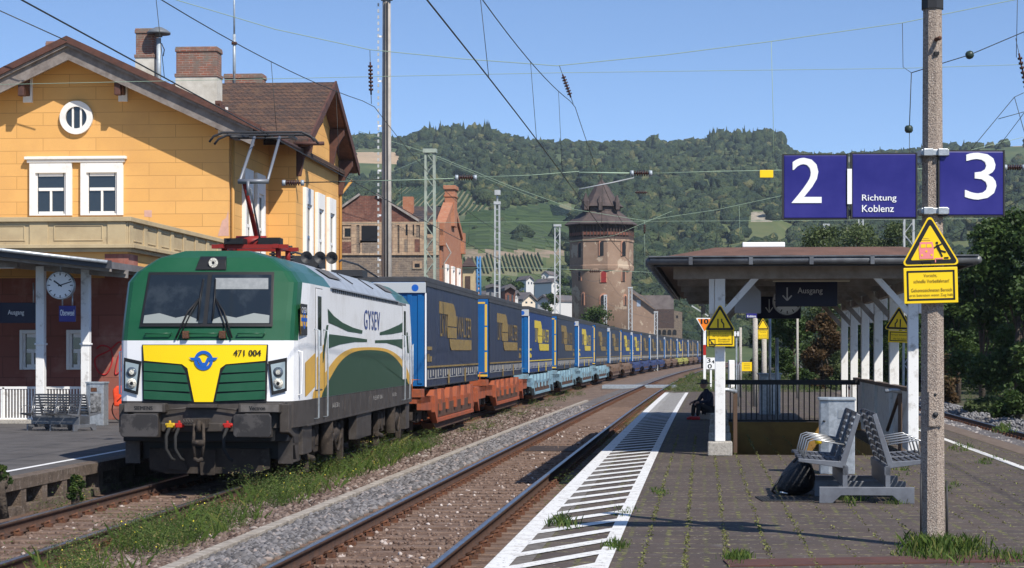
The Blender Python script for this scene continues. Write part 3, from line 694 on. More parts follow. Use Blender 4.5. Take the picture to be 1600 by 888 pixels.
hr = MB(); hr.tube([(-.27, fy(.27,2.41)-.02, 2.41), (-.27, fy(.27,2.41)-.07, 2.41), (.27, fy(.27,2.41)-.07, 2.41), (.27, fy(.27,2.41)-.02, 2.41)], .014, 6); hr.build('handrail', M['lgreen'], loco)
# buffer beam, buffers, couplings
lw = MB()
lw.mi = 1; lw.box(-1.36, 1.36, .12, 1.2, .70, 1.32); lw.mi = 0  # main box coloured black to paint the shade in the recess between the buffers
for s in (-1, 1):
    lw.box(min(s*.60, s*1.28), max(s*.60, s*1.28), -.18, .12, 1.165, 1.31)
    lw.prism([(.0,1.3),(1.15,1.3),(1.15,.35),(.75,.35),(.45,.75),(.0,.85)], 'x', s*1.24, s*1.40)
lw.box(-.7, .7, -.02, .2, .86, 1.0)
lw.build('buffer_beam', [M['lgrey'], M['black']], loco, bevel=.015)
for s in (-1, 1):
    b = MB(); b.prism([(s*.91 + q*.305, z) for q, z in ((-1,.84),(-.9,.80),(.9,.80),(1,.84),(1,1.12),(.9,1.155),(-.9,1.155),(-1,1.12))], 'y', -.62, -.55)
    bo = b.build('buffer', mat('buffer_face', (.062,.057,.055), .6, c2=(.03,.028,.028), sc=3.2, mix=(.45,.52)), loco, bevel=.012)
    b = MB(); b.cyl((s*.91, -.56, .98), (s*.91, -.1, .98), .13, 16); b.box(s*.91-.2, s*.91+.2, -.18, .1, .78, 1.16); b.build('buffer_shank', M['lgrey'], bo)
for s in (-1, 1): nb = MB(); nb.box(min(s*.64, s*1.26), max(s*.64, s*1.26), -.186, -.181, 1.18, 1.295); nb.build('name_plate', mat('name_plate_grey', (.135,.122,.112), .6, c2=(.09,.08,.072), sc=5), loco)
tx = MB(); put_text(tx, 'SIEMENS', (-1.10, -.189, 1.205), (1,0,0), (0,0,1), .30, .062, bold=.003); tx.build('lettering', M['black'], loco); tx = MB(); put_text(tx, 'Vectron', (.78, -.189, 1.205), (1,0,0), (0,0,1), .26, .066, bold=.003); tx.build('lettering', M['black'], loco)
M['tapyellow'] = mat('yellow_tap', (.5,.33,.02), .5)
cp = MB(); cp.box(-.09,.09,-.35,.1,.93,1.07); cp.tube([(0,-.35,1.02),(0,-.42,.98),(0,-.40,.90),(0,-.34,.90)], .04, 8)
for s in (-1, 1): cp.tube([(s*.07,-.36,1.0),(s*.085,-.40,.72),(s*.06,-.40,.48)], .026, 8)
cp.tube([(-.1,-.40,.70),(.1,-.40,.70)], .05, 8); cp.tube([(-.07,-.40,.46),(.0,-.42,.42),(.07,-.40,.46)], .035, 8); cp.build('coupling_hook', M['lbogie'], loco)
for x, c in ((-.52, 'tapyellow'), (-.37, 'redpaint'), (.42, 'redpaint')):
    t_ = MB(); t_.box(x-.05, x+.05, -.2, -.02, .93, 1.0); t_.cyl((x-.08,-.13,.97),(x+.08,-.13,.97),.03,8); t_.cyl((x,-.16,.9),(x,-.16,1.04),.022,8); hz = t_.build('brake_tap', M[c], loco, bevel=.008)
    h_ = MB(); h_.tube([(x,-.2,.92),(x-.03,-.3,.8),(x-.03,-.3,.6),(x+.05,-.27,.45),(x+.1,-.24,.42)], .028, 8); h_.build('air_hose', M['rubber'], hz)
gr = MB()
for k in range(9): gr.tube([(-.3+k*.045,-.18,1.06),(-.27+k*.045,-.2,1.01)], .012, 5)
gr.box(-.34,.1,-.17,-.05,.98,1.0); gr.tube([(-.75,.05,1.06),(-.7,-.05,1.2),(-.2,-.05,1.24)], .015, 6); gr.tube([(.72,.05,1.06),(.68,-.05,1.2),(.2,-.05,1.24)], .015, 6); gr.box(-.24,.24,-.12,.05,1.245,1.30); gr.build('coupling_step', M['lgrey'], loco)
pg = MB(); pg.prism([(-1.0,.58),(1.0,.58),(1.0,.25),(.72,.17),(-.72,.17),(-1.0,.25)], 'y', .42, .52); pg.mi = 1; pg.prism([(-1.16,.98),(1.16,.98),(1.12,.40),(-1.12,.40)], 'y', .54, .66); pg.mi = 0  # the black plate behind paints the deep shade below the buffers
pg.prism([(-.16,.56),(.12,.56),(.1,.15),(-.14,.15)], 'y', .36, .418); pg.prism([(-.62,.5),(-.45,.5),(-.35,.22),(-.7,.24)], 'y', .38, .418)
pg.build('plough', [mat('plough_shaded_brown', (.05,.04,.033), .9, c2=(.03,.024,.02), sc=4, c3=(.09,.075,.06), sc3=6, mix3=(.6,.75)), M['black']], loco, bevel=.01)  # plough brown darkened to paint in the shadow of the buffers
# steps and side pockets under the cab
for s in (-1, 1):
    sp_ = MB()
    for k in range(3): sp_.box(min(s*1.14, s*1.40), max(s*1.14, s*1.40), .42, .88, .36+k*.27, .39+k*.27)
    sp_.box(min(s*1.15, s*1.39), max(s*1.15, s*1.39), .38, .43, .34, 1.0); sp_.box(min(s*1.15, s*1.39), max(s*1.15, s*1.39), .86, .91, .34, 1.0)
    sp_.build('cab_step', M['lgrey'], loco)
# side livery: outlines read off the photograph and laid on the true side of the body
def LS(px, py):
    q = px - 800; y = (-10896 - 32.3*q) / (q - 190.4); D = 32.3 + y; return y, 2.13 + (549 - py) * D / F
def LC(cx, cy): return LS(440 + cx / 2.613, 380 + cy / 2.613)
def smoothpts(pts, n=6):
    out = []
    for i in range(len(pts) - 1):
        p0, p1, p2, p3 = pts[max(i-1,0)], pts[i], pts[i+1], pts[min(i+2, len(pts)-1)]
        for k in range(n):
            t = k/n; out.append(tuple(.5*((2*b) + (-a+c)*t + (2*a-5*b+4*c-d)*t*t + (-a+3*b-3*c+d)*t**3) for a, b, c, d in zip(p0, p1, p2, p3)))
    out.append(pts[-1]); return out
ZB = 1.345
hill_o = smoothpts([LC(*p) for p in ((165,618),(195,560),(230,500),(262,465),(300,444),(345,437),(400,439),(440,450),(475,480),(502,525),(522,588))])
arch_o = smoothpts([LC(*p) for p in ((128,615),(160,560),(200,500),(232,462),(268,438),(310,427),(400,427),(448,440),(486,468),(512,508),(530,560),(540,590))])
hill_o[0] = (hill_o[0][0], ZB); hill_o[-1] = (hill_o[-1][0], ZB); arch_o[0] = (arch_o[0][0], ZB); arch_o[-1] = (min(arch_o[-1][0], 16.6), ZB)
def side(name, polys, m, off=.004, parent=loco, both=True):
    for pl in polys:
        for s in ((1, -1) if both else (1,)):
            b = MB()
            V = [(s*(1.5+off), min(max(y, .95), 16.7), z) for y, z in pl]; b.add(V if s > 0 else V[::-1], [tuple(range(len(V)))]); b.build(name, m, parent)
side('ochre_arch', [arch_o], M['locker'], .004)
side('dark_green_arch', [hill_o], M['ldgreen'], .007)
C4 = lambda *ps: [LC(*p) for p in ps]
side('dark_green_bow', [C4((190,268),(193,325),(230,341),(272,361),(330,370),(332,357),(292,345),(250,325),(215,298)), C4((196,372),(188,432),(240,414),(300,404),(350,404),(350,393),(290,384),(230,376)),
   C4((185,335),(193,335),(172,488),(164,490)), C4((510,314),(480,334),(440,352),(402,365),(402,376),(450,372),(511,360)), C4((508,391),(440,395),(383,397),(383,408),(430,408),(470,420),(509,440)), C4((510,365),(516,365),(521,450),(515,448))], M['ldgreen'], .006)
fo = [(.97,1.95),(3.1,2.27),(3.1,1.72),(1.1,1.40),(.97,1.40)]
side('ochre_stripe', [fo], M['locker'], .0035); side('ochre_stripe', [[(1.75,ZB),(3.2,1.62),(3.55,ZB)]], M['locker'], .0035)
tx = MB(); a = LC(338,352); b_ = LC(402,352); t_ = LC(338,272)
put_text(tx, 'GYSEV', (1.508, a[0], a[1]), (0,1,0), (0,0,1), b_[0]-a[0], t_[1]-a[1], spacing=1.15, bold=.012); tx.build('lettering', mat('livery_blue', (.06,.09,.25), .45), loco)
# cab side emblem plate
e0 = LC(80,375); e1 = LC(105,252); cy, cz = (e0[0]+e1[0])/2, (e0[1]+e1[1])/2
em = MB(); em.box(1.5, 1.51, e0[0], e1[0], e0[1], e1[1]); emo = em.build('emblem_plate', M['locker'], loco)
em = MB(); em.box(1.5, 1.513, e0[0], e1[0], e1[1]-.17, e1[1]+.003); em.box(1.5, 1.513, e0[0], e1[0], e0[1]-.003, e0[1]+.14); em.build('name_strip', M['dark'], emo)
em = MB(); em.disc((1.514, cy, cz), .155, 'x', 24, .10); em.box(1.51, 1.5135, e0[0]+.01, e1[0]-.01, cz-.03, cz+.03); em.build('emblem', M['blue'], emo)
tx = MB(); put_text(tx, 'GYSEV', (1.516, e0[0]+.04, e1[1]-.14), (0,1,0), (0,0,1), e1[0]-e0[0]-.08, .09); tx.build('lettering', M['white'], emo)
# doors with windows and handrails, both ends
for s in (1, -1):
    for yd in (2.05, 14.95):
        d_ = MB(); x0, x1 = (1.498, 1.512) if s > 0 else (-1.512, -1.498)
        d_.box(x0, x1, yd, yd + .70, 1.48, 3.18); do = d_.build('cab_door', M['lwhite'], loco, bevel=.01)
        dd = MB(); x0, x1 = (1.505, 1.516) if s > 0 else (-1.516, -1.505); dd.box(x0, x1, yd+.16, yd+.56, 2.22, 3.06); dd.build('door_window', M['lglass'], do, bevel=.05)
        dd = MB()
        for zz in (1.47, 3.185): dd.box(min(s*1.5, s*1.505), max(s*1.5, s*1.505), yd-.02, yd+.72, zz-.008, zz+.008)
        for q in (-.012, .712): dd.box(min(s*1.5, s*1.505), max(s*1.5, s*1.505), yd+q-.01, yd+q+.01, 1.47, 3.19)
        dd.build('door_gap', M['black'], do)
        if s > 0 and yd < 5:
            oo = MB(); oo.add([(1.5145, yd+.01, 1.94+.08), (1.5145, yd+.69, 2.05+.08), (1.5145, yd+.69, 1.49), (1.5145, yd+.01, 1.49)], [(0,1,2,3)]); oo.build('ochre_stripe', M['locker'], do)
        for q in (-.14, .86):
            h = MB(); xr = s*1.58; h.tube([(s*1.5, yd+q, 2.5), (xr, yd+q, 2.48), (xr, yd+q, 1.02), (s*1.5, yd+q, 1.0)], .017, 6); h.build('handrail', M['zinc'], loco)
    h = MB(); h.tube([(s*1.42, .5, 2.15), (s*1.52, .52, 2.12), (s*1.52, .52, 1.45), (s*1.44, .5, 1.42)], .016, 6); h.build('handrail', M['lwhite'], loco)
    # louvre strip under the roof edge, tank skirts, side vents
    lv = MB()
    for k in range(46): y = 3.95 + k*.255; lv.box(min(s*1.49, s*1.505), max(s*1.49, s*1.505), y, y+.17, 3.165, 3.235)
    lv.build('vent_strip', M['dark'], loco)
    gb = MB(); gb.box(min(s*1.5,s*1.535), max(s*1.5,s*1.535), 3.7, 14.0, 3.235, 3.26); gb.build('gutter', M['lroof'], loco)
    for y0, wv in ((4.6, 1.6), (13.0, 1.4)):
        v = MB(); a, b_ = Vector((s*1.34, y0, 3.44)), Vector((s*1.05, y0, 3.625)); v.add([a + Vector((s*.012,0,.016)), b_ + Vector((s*.012,0,.016)), b_ + Vector((s*.012,wv,.016)), a + Vector((s*.012,wv,.016))], [(0,1,2,3) if s < 0 else (3,2,1,0)]); v.build('roof_vent', mat('roof_vent', (.09,.085,.08), .6, c2=(.14,.13,.12), sc=25), loco)
    for y0 in (7.6, 10.7):
        v = MB(); p0, p1 = Vector((s*1.36, y0, 3.435)), Vector((s*1.03, y0, 3.645)); v.bar(p0, p1, .03, .02); v.build('roof_seam', M['dark'], loco)
sk = MB(); sk.box(-1.2, 1.2, .95, 16.6, .60, .92)
for s in (1, -1):
    sk.box(min(s*1.19, s*1.503), max(s*1.19, s*1.503), 1.2, 16.4, .90, .94)
    for (y0, y1, z0, z1) in ((.95, 1.9, .45, .93), (16.0, 16.7, .3, .93), (7.4, 9.6, .42, .93)): sk.box(min(s*1.30, s*1.46), max(s*1.30, s*1.46), y0, y1, z0, z1)
    for k in range(16): y = 3.2+k*.75; sk.box(min(s*1.49, s*1.506), max(s*1.49, s*1.506), y, y+.02, .93, 1.33)
    for y0 in (5.2, 9.0, 10.6, 12.3): sk.box(min(s*1.49, s*1.508), max(s*1.49, s*1.508), y0, y0+.12, 1.05, 1.22); sk.box(min(s*1.49, s*1.508), max(s*1.49, s*1.508), y0+.35, y0+.40, 1.0, 1.25)
sk.build('side_skirt', M['lgrey'], loco, bevel=.01)
tx = MB()
for y0, wv in ((3.9, .9), (9.6, 1.6), (12.9, .8)): put_text(tx, '91 55 0471 004-1' if wv > 1 else 'A-B 30 t', (1.509, y0, 1.13), (0,1,0), (0,0,1), wv, .085)
tx.build('lettering', mat('stencil_grey', (.4,.38,.35), .7), loco)
# bogies
for yb in (4.2, 13.7):
    bo = MB()
    for s in (1, -1):
        bo.prism([(yb-2.3,.62),(yb-2.0,.78),(yb-1.0,.86),(yb+1.0,.86),(yb+2.0,.78),(yb+2.3,.62),(yb+1.9,.42),(yb+.9,.5),(yb+.6,.36),(yb-.6,.36),(yb-.9,.5),(yb-1.9,.42)], 'x', s*1.08, s*1.22)
        for q in (-1.5, 1.5):
            bo.cyl((s*1.2, yb+q, .62), (s*1.36, yb+q, .62), .2, 14); bo.box(min(s*1.16,s*1.34), max(s*1.16,s*1.34), yb+q-.28, yb+q+.28, .45, .62)
            for r_ in (-.42, .42): bo.cyl((s*1.27, yb+q+r_, .5), (s*1.27, yb+q+r_, .92), .105, 12)
        bo.cyl((s*1.36, yb-.1, .3), (s*1.36, yb-.1, .92), .13, 12); bo.cyl((s*1.36, yb+.0, .55), (s*1.36, yb+.9, .66), .1, 12)
        bo.box(min(s*1.1,s*1.3), max(s*1.1,s*1.3), yb-.55, yb+.55, .86, .96); bo.cyl((s*1.34, yb-2.2, .36), (s*1.34, yb-1.5, .30), .06, 8)
        bo.tube([(s*1.4, yb+.2, .9), (s*1.44, yb+.6, .35), (s*1.4, yb+1.1, .32), (s*1.4, yb+1.5, .6)], .03, 6)
        bo.box(min(s*1.24,s*1.36), max(s*1.24,s*1.36), yb+1.95, yb+2.1, .1, .8); bo.box(min(s*1.24,s*1.36), max(s*1.24,s*1.36), yb-2.15, yb-2.0, .1, .8)
    b_ = bo.build('bogie', M['lbogie'], loco, bevel=.012)
    for q in (-1.5, 1.5):
        wl = MB()
        for s in (1, -1): wl.cyl((s*.70, yb+q, .62), (s*.83, yb+q, .62), .62, 32); wl.cyl((s*.66, yb+q, .62), (s*.70, yb+q, .62), .645, 32)
        wl.cyl((-.8, yb+q, .62), (.8, yb+q, .62), .09, 10); wl.build('wheelset', mat('wheel_steel', (.07,.055,.045), .7, .3), b_)
ub = MB(); ub.box(-.62, .62, 1.2, 16.5, .22, .93); ub.box(-1.0, 1.0, 1.0, 16.7, .7, .93); ub.build('underbody_shade_block', M['black'], loco)  # black filler added under the body to block light and deepen the shade
# roof gear
rf = MB()
for y0, x0, hh in ((5.6,-.5,.28),(5.6,.45,.28),(6.2,.0,.3),(9.5,.2,.26),(11.5,-.4,.26)):
    for k in range(5): rf.cyl((x0, y0, 3.76+k*hh/5), (x0, y0, 3.76+(k+.55)*hh/5), .075, 10)
    rf.cyl((x0, y0, 3.76), (x0, y0, 3.8+hh), .035, 8)
rf.tube([(.45,5.6,4.06),(.0,6.2,4.1),(.2,9.5,4.06),(-.4,11.5,4.04)], .02, 6); rf.tube([(1.0,8.2,3.9),(.8,9.8,4.0),(.9,11.6,3.98),(1.2,12.6,3.75)], .022, 6)
rf.box(-.3,.7,7.4,8.3,3.76,3.98); rf.box(.2,.9,12.3,13.2,3.76,3.9); rf.build('roof_gear', M['dark'], loco)
for k, x in enumerate((.55, .80, 1.02)):
    hn = MB(); hn.lathe([(.03,0),(.035,.2),(.06,.33),(.12,.42),(.115,.42),(.05,.34)], n=16); ho_ = hn.build('horn', M['dark'], loco, loc=(x, 7.25 + k*.1, 3.92)); ho_.rotation_euler = (R(90), 0, 0)
# pantograph
pt = MB(); zb_ = 3.98
for y0 in (3.9, 5.0): pt.bar((-.7, y0, zb_), (.7, y0, zb_), .09, .07)
for x0 in (-.5, .5): pt.bar((x0, 3.7, zb_), (x0, 5.2, zb_), .09, .07); pt.cyl((x0, 4.0, 3.74), (x0, 4.0, zb_), .05, 8); pt.cyl((x0, 5.0, 3.74), (x0, 5.0, zb_), .05, 8)
pt.cyl((-.35, 4.4, zb_+.1), (.2, 4.4, zb_+.1), .12, 10); po = pt.build('pantograph_frame', M['lred'], loco); pt = MB(); pt.box(-.45,-.1,3.75,4.15,zb_+.04,zb_+.14); pt.build('drive_box', M['black'], po); pt = MB(); pt.box(.1,.5,4.15,4.5,zb_+.04,zb_+.17); pt.build('drive_box', M['black'], po)
pt = MB(); pt.tube([(.0, 4.75, zb_+.05), (.0, 3.35, 5.05)], [.05, .036], 8); pt.build('lower_arm', M['lred'], po)
pt = MB(); kz = 5.08
pt.tube([(-.1, 3.3, kz), (.45, 3.3, kz)], .042, 8); pt.tube([(-.08, 3.35, kz), (-.18, 5.25, 6.05)], .03, 8); pt.tube([(.42, 3.35, kz), (.30, 5.25, 6.05)], .028, 8); pt.tube([(.1, 4.5, zb_), (.12, 3.3, kz-.12)], .018, 6); pt.tube([(.1,3.2,kz),(.1,3.2,kz-.25)], .03, 6)
pt.build('upper_arm', mat('arm_grey', (.17,.18,.20), .45, .3), po)
pt = MB()
for y0 in (5.05, 5.5): pt.tube([(-1.0,y0,5.95),(-.92,y0,6.05),(-.75,y0,6.12),(.75,y0,6.12),(.92,y0,6.05),(1.0,y0,5.95)], .022, 8)
pt.box(-.6,-.5,5.05,5.5,6.02,6.06); pt.box(.5,.6,5.05,5.5,6.02,6.06); pt.tube([(-.55,5.27,6.04),(.55,5.27,6.04)], .02, 6); pt.tube([(-.3,5.25,6.06),(-.55,4.85,6.02)], .03, 6); pt.build('pantograph_head', M['dark'], po)
# ================================================================ pocket wagons and semi-trailers
WC = {'orange': (.33,.08,.03), 'pale blue': (.20,.33,.40), 'brown': (.17,.11,.075), 'dark blue': (.025,.05,.15), 'yellow green': (.36,.36,.09)}
WM = {k: mat('wagon_' + k.replace(' ', '_'), c, .6, c2=tuple(.55*v+.02 for v in c), sc=1.6, mix=(.45,.7), c3=(.09,.055,.04), sc3=2.8, mix3=(.5,.8)) for k, c in WC.items()}
PITCH = 17.1
def half_wagon():
    b = MB()
    for s in (1, -1):
        xa, xb = s*1.22, s*1.34
        b.prism([(.2,.98),(.2,.66),(2.2,.60),(3.2,.24),(12.6,.24),(13.6,.60),(16.9,.60),(16.9,.98),(14.6,.98),(13.3,.80),(3.4,.80),(2.4,.98)], 'x', xa, xb)
        b.prism([(3.3,.26),(12.5,.26),(12.5,.36),(3.3,.36)], 'x', xb, s*1.40)
        b.mi = 1; b.prism([(3.0,.24),(12.8,.24),(12.3,.06),(3.6,.06)], 'x', s*.95, s*1.30); b.prism([(3.6,.38),(12.2,.38),(12.2,.74),(3.6,.74)], 'x', xb, s*1.352); b.mi = 0
        for k, y in enumerate((2.6, 4.2, 6.2, 8.1, 10.1, 11.9)):
            b.prism([(y,.78),(y+1.0,.78),(y+.86,1.12),(y+.14,1.12)], 'x', s*1.12, s*1.345)
            b.prism([(y+1.15,.55),(y+1.45,.55),(y+1.45,.86),(y+1.15,.86)], 'x', s*1.3, s*1.42)
        for y in (2.3, 13.4): b.prism([(y,.55),(y+.5,.25),(y+.62,.25),(y+.12,.98),(y,.98)], 'x', s*1.3, s*1.43)
    b.box(-1.34, 1.34, .2, 2.0, .82, .98); b.box(-1.34, 1.34, 14.9, 16.9, .82, .98); b.box(-1.0, 1.0, 3.2, 12.8, .20, .28)
    for s in (1, -1): b.box(min(s*.75, s*1.34), max(s*.75, s*1.34), .16, .8, .98, 1.18)
    return b.build('pocket_frame', [WM['orange'], mat('wagon_belly', (.10,.05,.03), .85, c2=(.06,.035,.025), sc=2)], bevel=.012)
def wagon_bogie():
    b = MB()
    for s in (1, -1):
        b.prism([(-1.3,.58),(-.9,.66),(.9,.66),(1.3,.58),(1.3,.40),(.8,.46),(.5,.34),(-.5,.34),(-.8,.46),(-1.3,.40)], 'x', s*1.0, s*1.1)
        for q in (-.9, .9):
            b.cyl((s*.68, q, .46), (s*.80, q, .46), .46, 24); b.cyl((s*1.1, q, .46), (s*1.2, q, .46), .13, 10); b.box(min(s*1.0,s*1.16), max(s*1.0,s*1.16), q-.2, q+.2, .36, .60)
    b.box(-1.05, 1.05, -.25, .25, .45, .8); return b.build('bogie', M['lbogie'], bevel=.01)
hw = half_wagon(); wb = wagon_bogie()
hm = MB()
for s in (1, -1): hm.tube([(s*1.1,.22,1.18),(s*1.1,.22,1.42),(s*1.34,.22,1.42),(s*1.34,.22,1.18)], .022, 6)
hrail = hm.build('handrail', mat('handrail_orange', (.6,.2,.04), .5))
def wpos(D): return Vector((X1(D), D, ZR1))
wl = [('orange', 'orange articulated pocket wagon coupled right behind the locomotive'), ('pale blue', 'pale blue pocket wagon coupled behind the orange one'), ('pale blue', 'second pale blue pocket wagon, behind the first pale blue one'),
      ('brown', 'brown pocket wagon coupled between a pale blue and a dark blue wagon'), ('dark blue', 'dark blue pocket wagon next to the brown one'), ('dark blue', 'second dark blue pocket wagon, further from the locomotive'),
      ('brown', 'brown pocket wagon between the dark blue and the yellow green wagon'), ('yellow green', 'yellow green pocket wagon standing out far down the train'), ('brown', 'brown pocket wagon behind the yellow green one'), ('dark blue', 'last visible dark blue pocket wagon at the distant end of the train')]
for i, (cn, lb) in enumerate(wl):
    D0 = 50.85 + 2*i*PITCH
    t = thing('pocket_wagon', lb, 'wagon', wpos(D0), -H1(D0 + 17), 'pocket wagons of the freight train')
    inv = Matrix.Translation(t.location) @ Matrix.Rotation(t.rotation_euler.z, 4, 'Z'); inv.invert()
    def put(src, D, rot, m=None):
        o = src.copy(); COL.objects.link(o); o.parent = t; p = inv @ wpos(D); o.location = p; o.rotation_euler = (0, 0, rot - t.rotation_euler.z)
        if m: o.material_slots[0].link = 'OBJECT'; o.material_slots[0].material = m
        return o
    for h in (0, 1):
        put(hw, D0 + h*PITCH, -H1(D0 + h*PITCH + 8), WM[cn])
        if i < 4: put(hrail, D0 + h*PITCH, -H1(D0 + h*PITCH + 8), None if cn == 'orange' else WM[cn])
    if i < 6:
        for dd in (1.5, 17.1, 32.8): put(wb, D0 + dd, -H1(D0 + dd))
for o in (hw, wb, hrail): bpy.data.objects.remove(o)
# ---- semi-trailers
M['tblue'] = mat('trailer_blue', (.008,.105,.30), .4, c2=(.012,.085,.25), sc=1.5)
M['tgold'] = mat('reflective_tape', (.62,.40,.06), .5)
M['troof'] = mat('trailer_roof_grey', (.055,.055,.06), .6, c2=(.04,.04,.04), sc=2)
M['tgrey'] = mat('trailer_header_grey', (.42,.44,.45), .5)
M['poster'] = mat('green_poster', (.20,.50,.10), .5)
def curtain(nm, a, b_):
    m = mat(nm, a, .42, c2=b_, sc=.7, mix=(.4,.65)); bs = m.node_tree.nodes['Principled BSDF']; tc = N(m, 'ShaderNodeTexCoord')
    w1 = N(m, 'ShaderNodeTexWave', bands_direction='Y'); w1.inputs['Scale'].default_value = 1.1; w1.inputs['Distortion'].default_value = 2.5; w1.inputs['Detail'].default_value = 2; LK(m, tc.outputs['Object'], w1.inputs['Vector'])
    bp = N(m, 'ShaderNodeBump'); bp.inputs['Strength'].default_value = .35; bp.inputs['Distance'].default_value = .05; LK(m, w1.outputs['Fac'], bp.inputs['Height']); LK(m, bp.outputs[0], bs.inputs['Normal']); return m
CUR = {'dark': curtain('curtain_faded', (.026,.033,.066), (.034,.040,.066)), 'bright': curtain('curtain_blue', (.018,.045,.16), (.022,.048,.14))}
GOLD = {'dark': mat('faded_gold_print', (.25,.17,.055), .6, c2=(.17,.12,.05), sc=5), 'bright': mat('yellow_print', (.62,.47,.05), .5, c2=(.5,.38,.06), sc=4)}
TL = 13.6
def trailer(kind, tone):
    t = thing('semi_trailer', '', 'semi-trailer'); CT = CUR[tone]; G = GOLD[tone]
    b = MB(); b.box(-1.24, 1.24, .01, TL-.01, 1.24, 3.98); b.build('body', M['tblue'], t)
    b = MB(); b.box(-1.275, 1.275, 0, TL, 3.90, 4.04); b.build('roof', M['troof'], t, bevel=.02)
    for s in (1, -1):
        c = MB(); n = 34; V = []
        for i in range(n + 1):
            y = .12 + (TL-.24)*i/n; j = .012*math.sin(i*2.1) + .008*math.sin(i*.9)
            V += [(s*(1.268 + j*.3), y, 3.9), (s*(1.275 + j), y, 2.6), (s*(1.27 + j*.6), y, 1.55), (s*(1.262 + j*1.4), y, 1.19)]
        c.sm = True
        for i in range(n):
            for k in range(3):
                q = (4*i+k, 4*i+k+1, 4*i+k+5, 4*i+k+4); c.f.append(q if s > 0 else q[::-1]); c.m.append(0); c.smooth.append(True)
        c.v = V; co = c.build('curtain', CT, t)
        if s > 0:
            L = MB(); x = 1.292; Y = lambda f: f*TL
            L.prism([(Y(.21),3.15),(Y(.50),3.15),(Y(.492),3.30),(Y(.46),3.46),(Y(.44),3.48),(Y(.21),3.48)], 'x', x-.012, x)
            L.prism([(Y(.38),2.47),(Y(.826),2.47),(Y(.826),2.16),(Y(.42),2.16),(Y(.395),2.26)], 'x', x-.012, x)
            L.box(x-.012, x, Y(.356), Y(.52), 2.50, 2.80); L.box(x-.012, x, Y(.356), Y(.52), 2.83, 3.15)
            put_text(L, 'LKW', (x, Y(.222), 2.53), (0,1,0), (0,0,1), Y(.130), .60, spacing=1.1, bold=.004); put_text(L, 'WALTER', (x, Y(.528), 2.54), (0,1,0), (0,0,1), Y(.298), .60, spacing=1.05, bold=.004)
            L.build('emblem', G, co)
            L = MB(); L.box(x-.012, x, .2, TL-.2, 1.70, 1.745)
            for y in (4.9, 9.3): L.box(x-.01, x+.004, y, y+.28, 1.2, 1.62)
            yb = .25 if kind == 'A' else TL-1.5
            for (q, z, ww, h) in ((0,1.86,.35,.2),(.55,1.86,.3,.14),(0,2.16,.9,.09)): L.box(x-.012, x, yb+q, yb+q+ww, z, z+h)
            L.build('gold_marking', G, co)
            L = MB()
            for i in range(24): y = .35 + i*.56; L.box(1.27, 1.294, y, y+.05, 1.42 + .03*(i % 3), 1.64)
            L.box(1.272, 1.282, .3, TL-.6, 1.40, 1.42); L.build('strap', mat('strap_grey', (.28,.28,.27), .6), co)
            L = MB(); L.box(1.262, 1.30, .1, TL-.1, 1.215, 1.235); L.box(1.26, 1.29, .06, TL-.06, 3.80, 3.9); L.build('rail', M['troof'], co)
    e = MB()
    if kind == 'A':
        for k in range(9): e.box(-1.1+k*.27, -1.1+k*.27+.12, -.012, .01, 1.3, 3.6)
        e.build('front_panel', M['tblue'], t, bevel=.005)
        e = MB(); e.box(-1.27, 1.27, -.05, .02, 3.62, 3.89); h = e.build('header', M['tgrey'], t, bevel=.01)
        e = MB(); e.disc((1.0, -.054, 3.75), .09, 'y', 16); e.build('emblem', M['blue'], h)
        e = MB(); e.box(1.25, 1.285, -.015, .04, 1.22, 3.62); e.build('corner_post', M['white'], t)
        e = MB(); e.tube([(.95,-.02,2.3),(.95,-.12,2.28),(.95,-.12,1.35),(.85,-.1,1.25)], .02, 6); e.build('handrail', M['zinc'], t)
        e = MB(); e.box(.6, .92, -.014, 0, 2.2, 2.28); e.build('gold_marking', M['tgold'], t)
    else:
        for s in (-1, 1):
            d = MB(); d.box(min(s*.02,s*1.22), max(s*.02,s*1.22), -.03, .01, 1.36, 3.84); do = d.build('rear_door', M['tblue'], t, bevel=.01)
            d = MB(); xo = s*1.17; 
            for (z0, z1) in ((1.42,2.1),(2.16,2.95),(3.0,3.72)): d.box(xo-.04, xo+.04, -.036, -.03, z0, z1)
            for xx in (.15, .68): d.box(min(s*xx, s*(xx+.46)), max(s*xx, s*(xx+.46)), -.036, -.03, 3.74, 3.80)
            d.build('gold_tape', M['tgold'], do)
            d = MB(); 
            for xx in (.3, .85): d.cyl((s*xx, -.05, 1.34), (s*xx, -.05, 3.84), .02, 6)
            d.build('locking_bar', M['tblue'], do)
        e = MB(); put_text(e, 'WALTER', (-1.1, -.055, 2.56), (1,0,0), (0,0,1), 1.62, .42, bold=.03); e.build('lettering', mat('door_yellow', (.85,.68,.05), .5), t)
        e = MB(); e.box(.12, .72, -.045, -.03, 1.55, 2.12); po = e.build('poster', M['white'], t)
        e = MB(); e.box(.16, .68, -.048, -.045, 1.62, 2.08); e.build('green_field', M['poster'], po)
        e = MB(); put_text(e, 'GREEN', (.2, -.05, 1.98), (1,0,0), (0,0,1), .42, .07); e.disc((.42,-.05,1.8),.11,'y',16,.06); e.build('lettering', M['white'], po)
        e = MB(); e.box(-1.22, 1.22, -.02, .02, 1.27, 1.34); e.box(.2, .80, -.045, -.03, 1.36, 1.50); e.build('hazard_plate', M['tgold'], t)
        e = MB(); e.box(.15, .85, -.042, -.03, 1.33, 1.53); e.build('hazard_border', M['redpaint'], t)
    u = MB(); u.box(-.5, .5, .3, TL-.3, 1.0, 1.24); u.prism([(.4,1.2),(1.3,1.2),(2.0,.98),(.4,.98)], 'x', -1.1, 1.1)
    ax0 = 8.2 if kind == 'A' else 2.8
    u.build('chassis', M['black'], t)
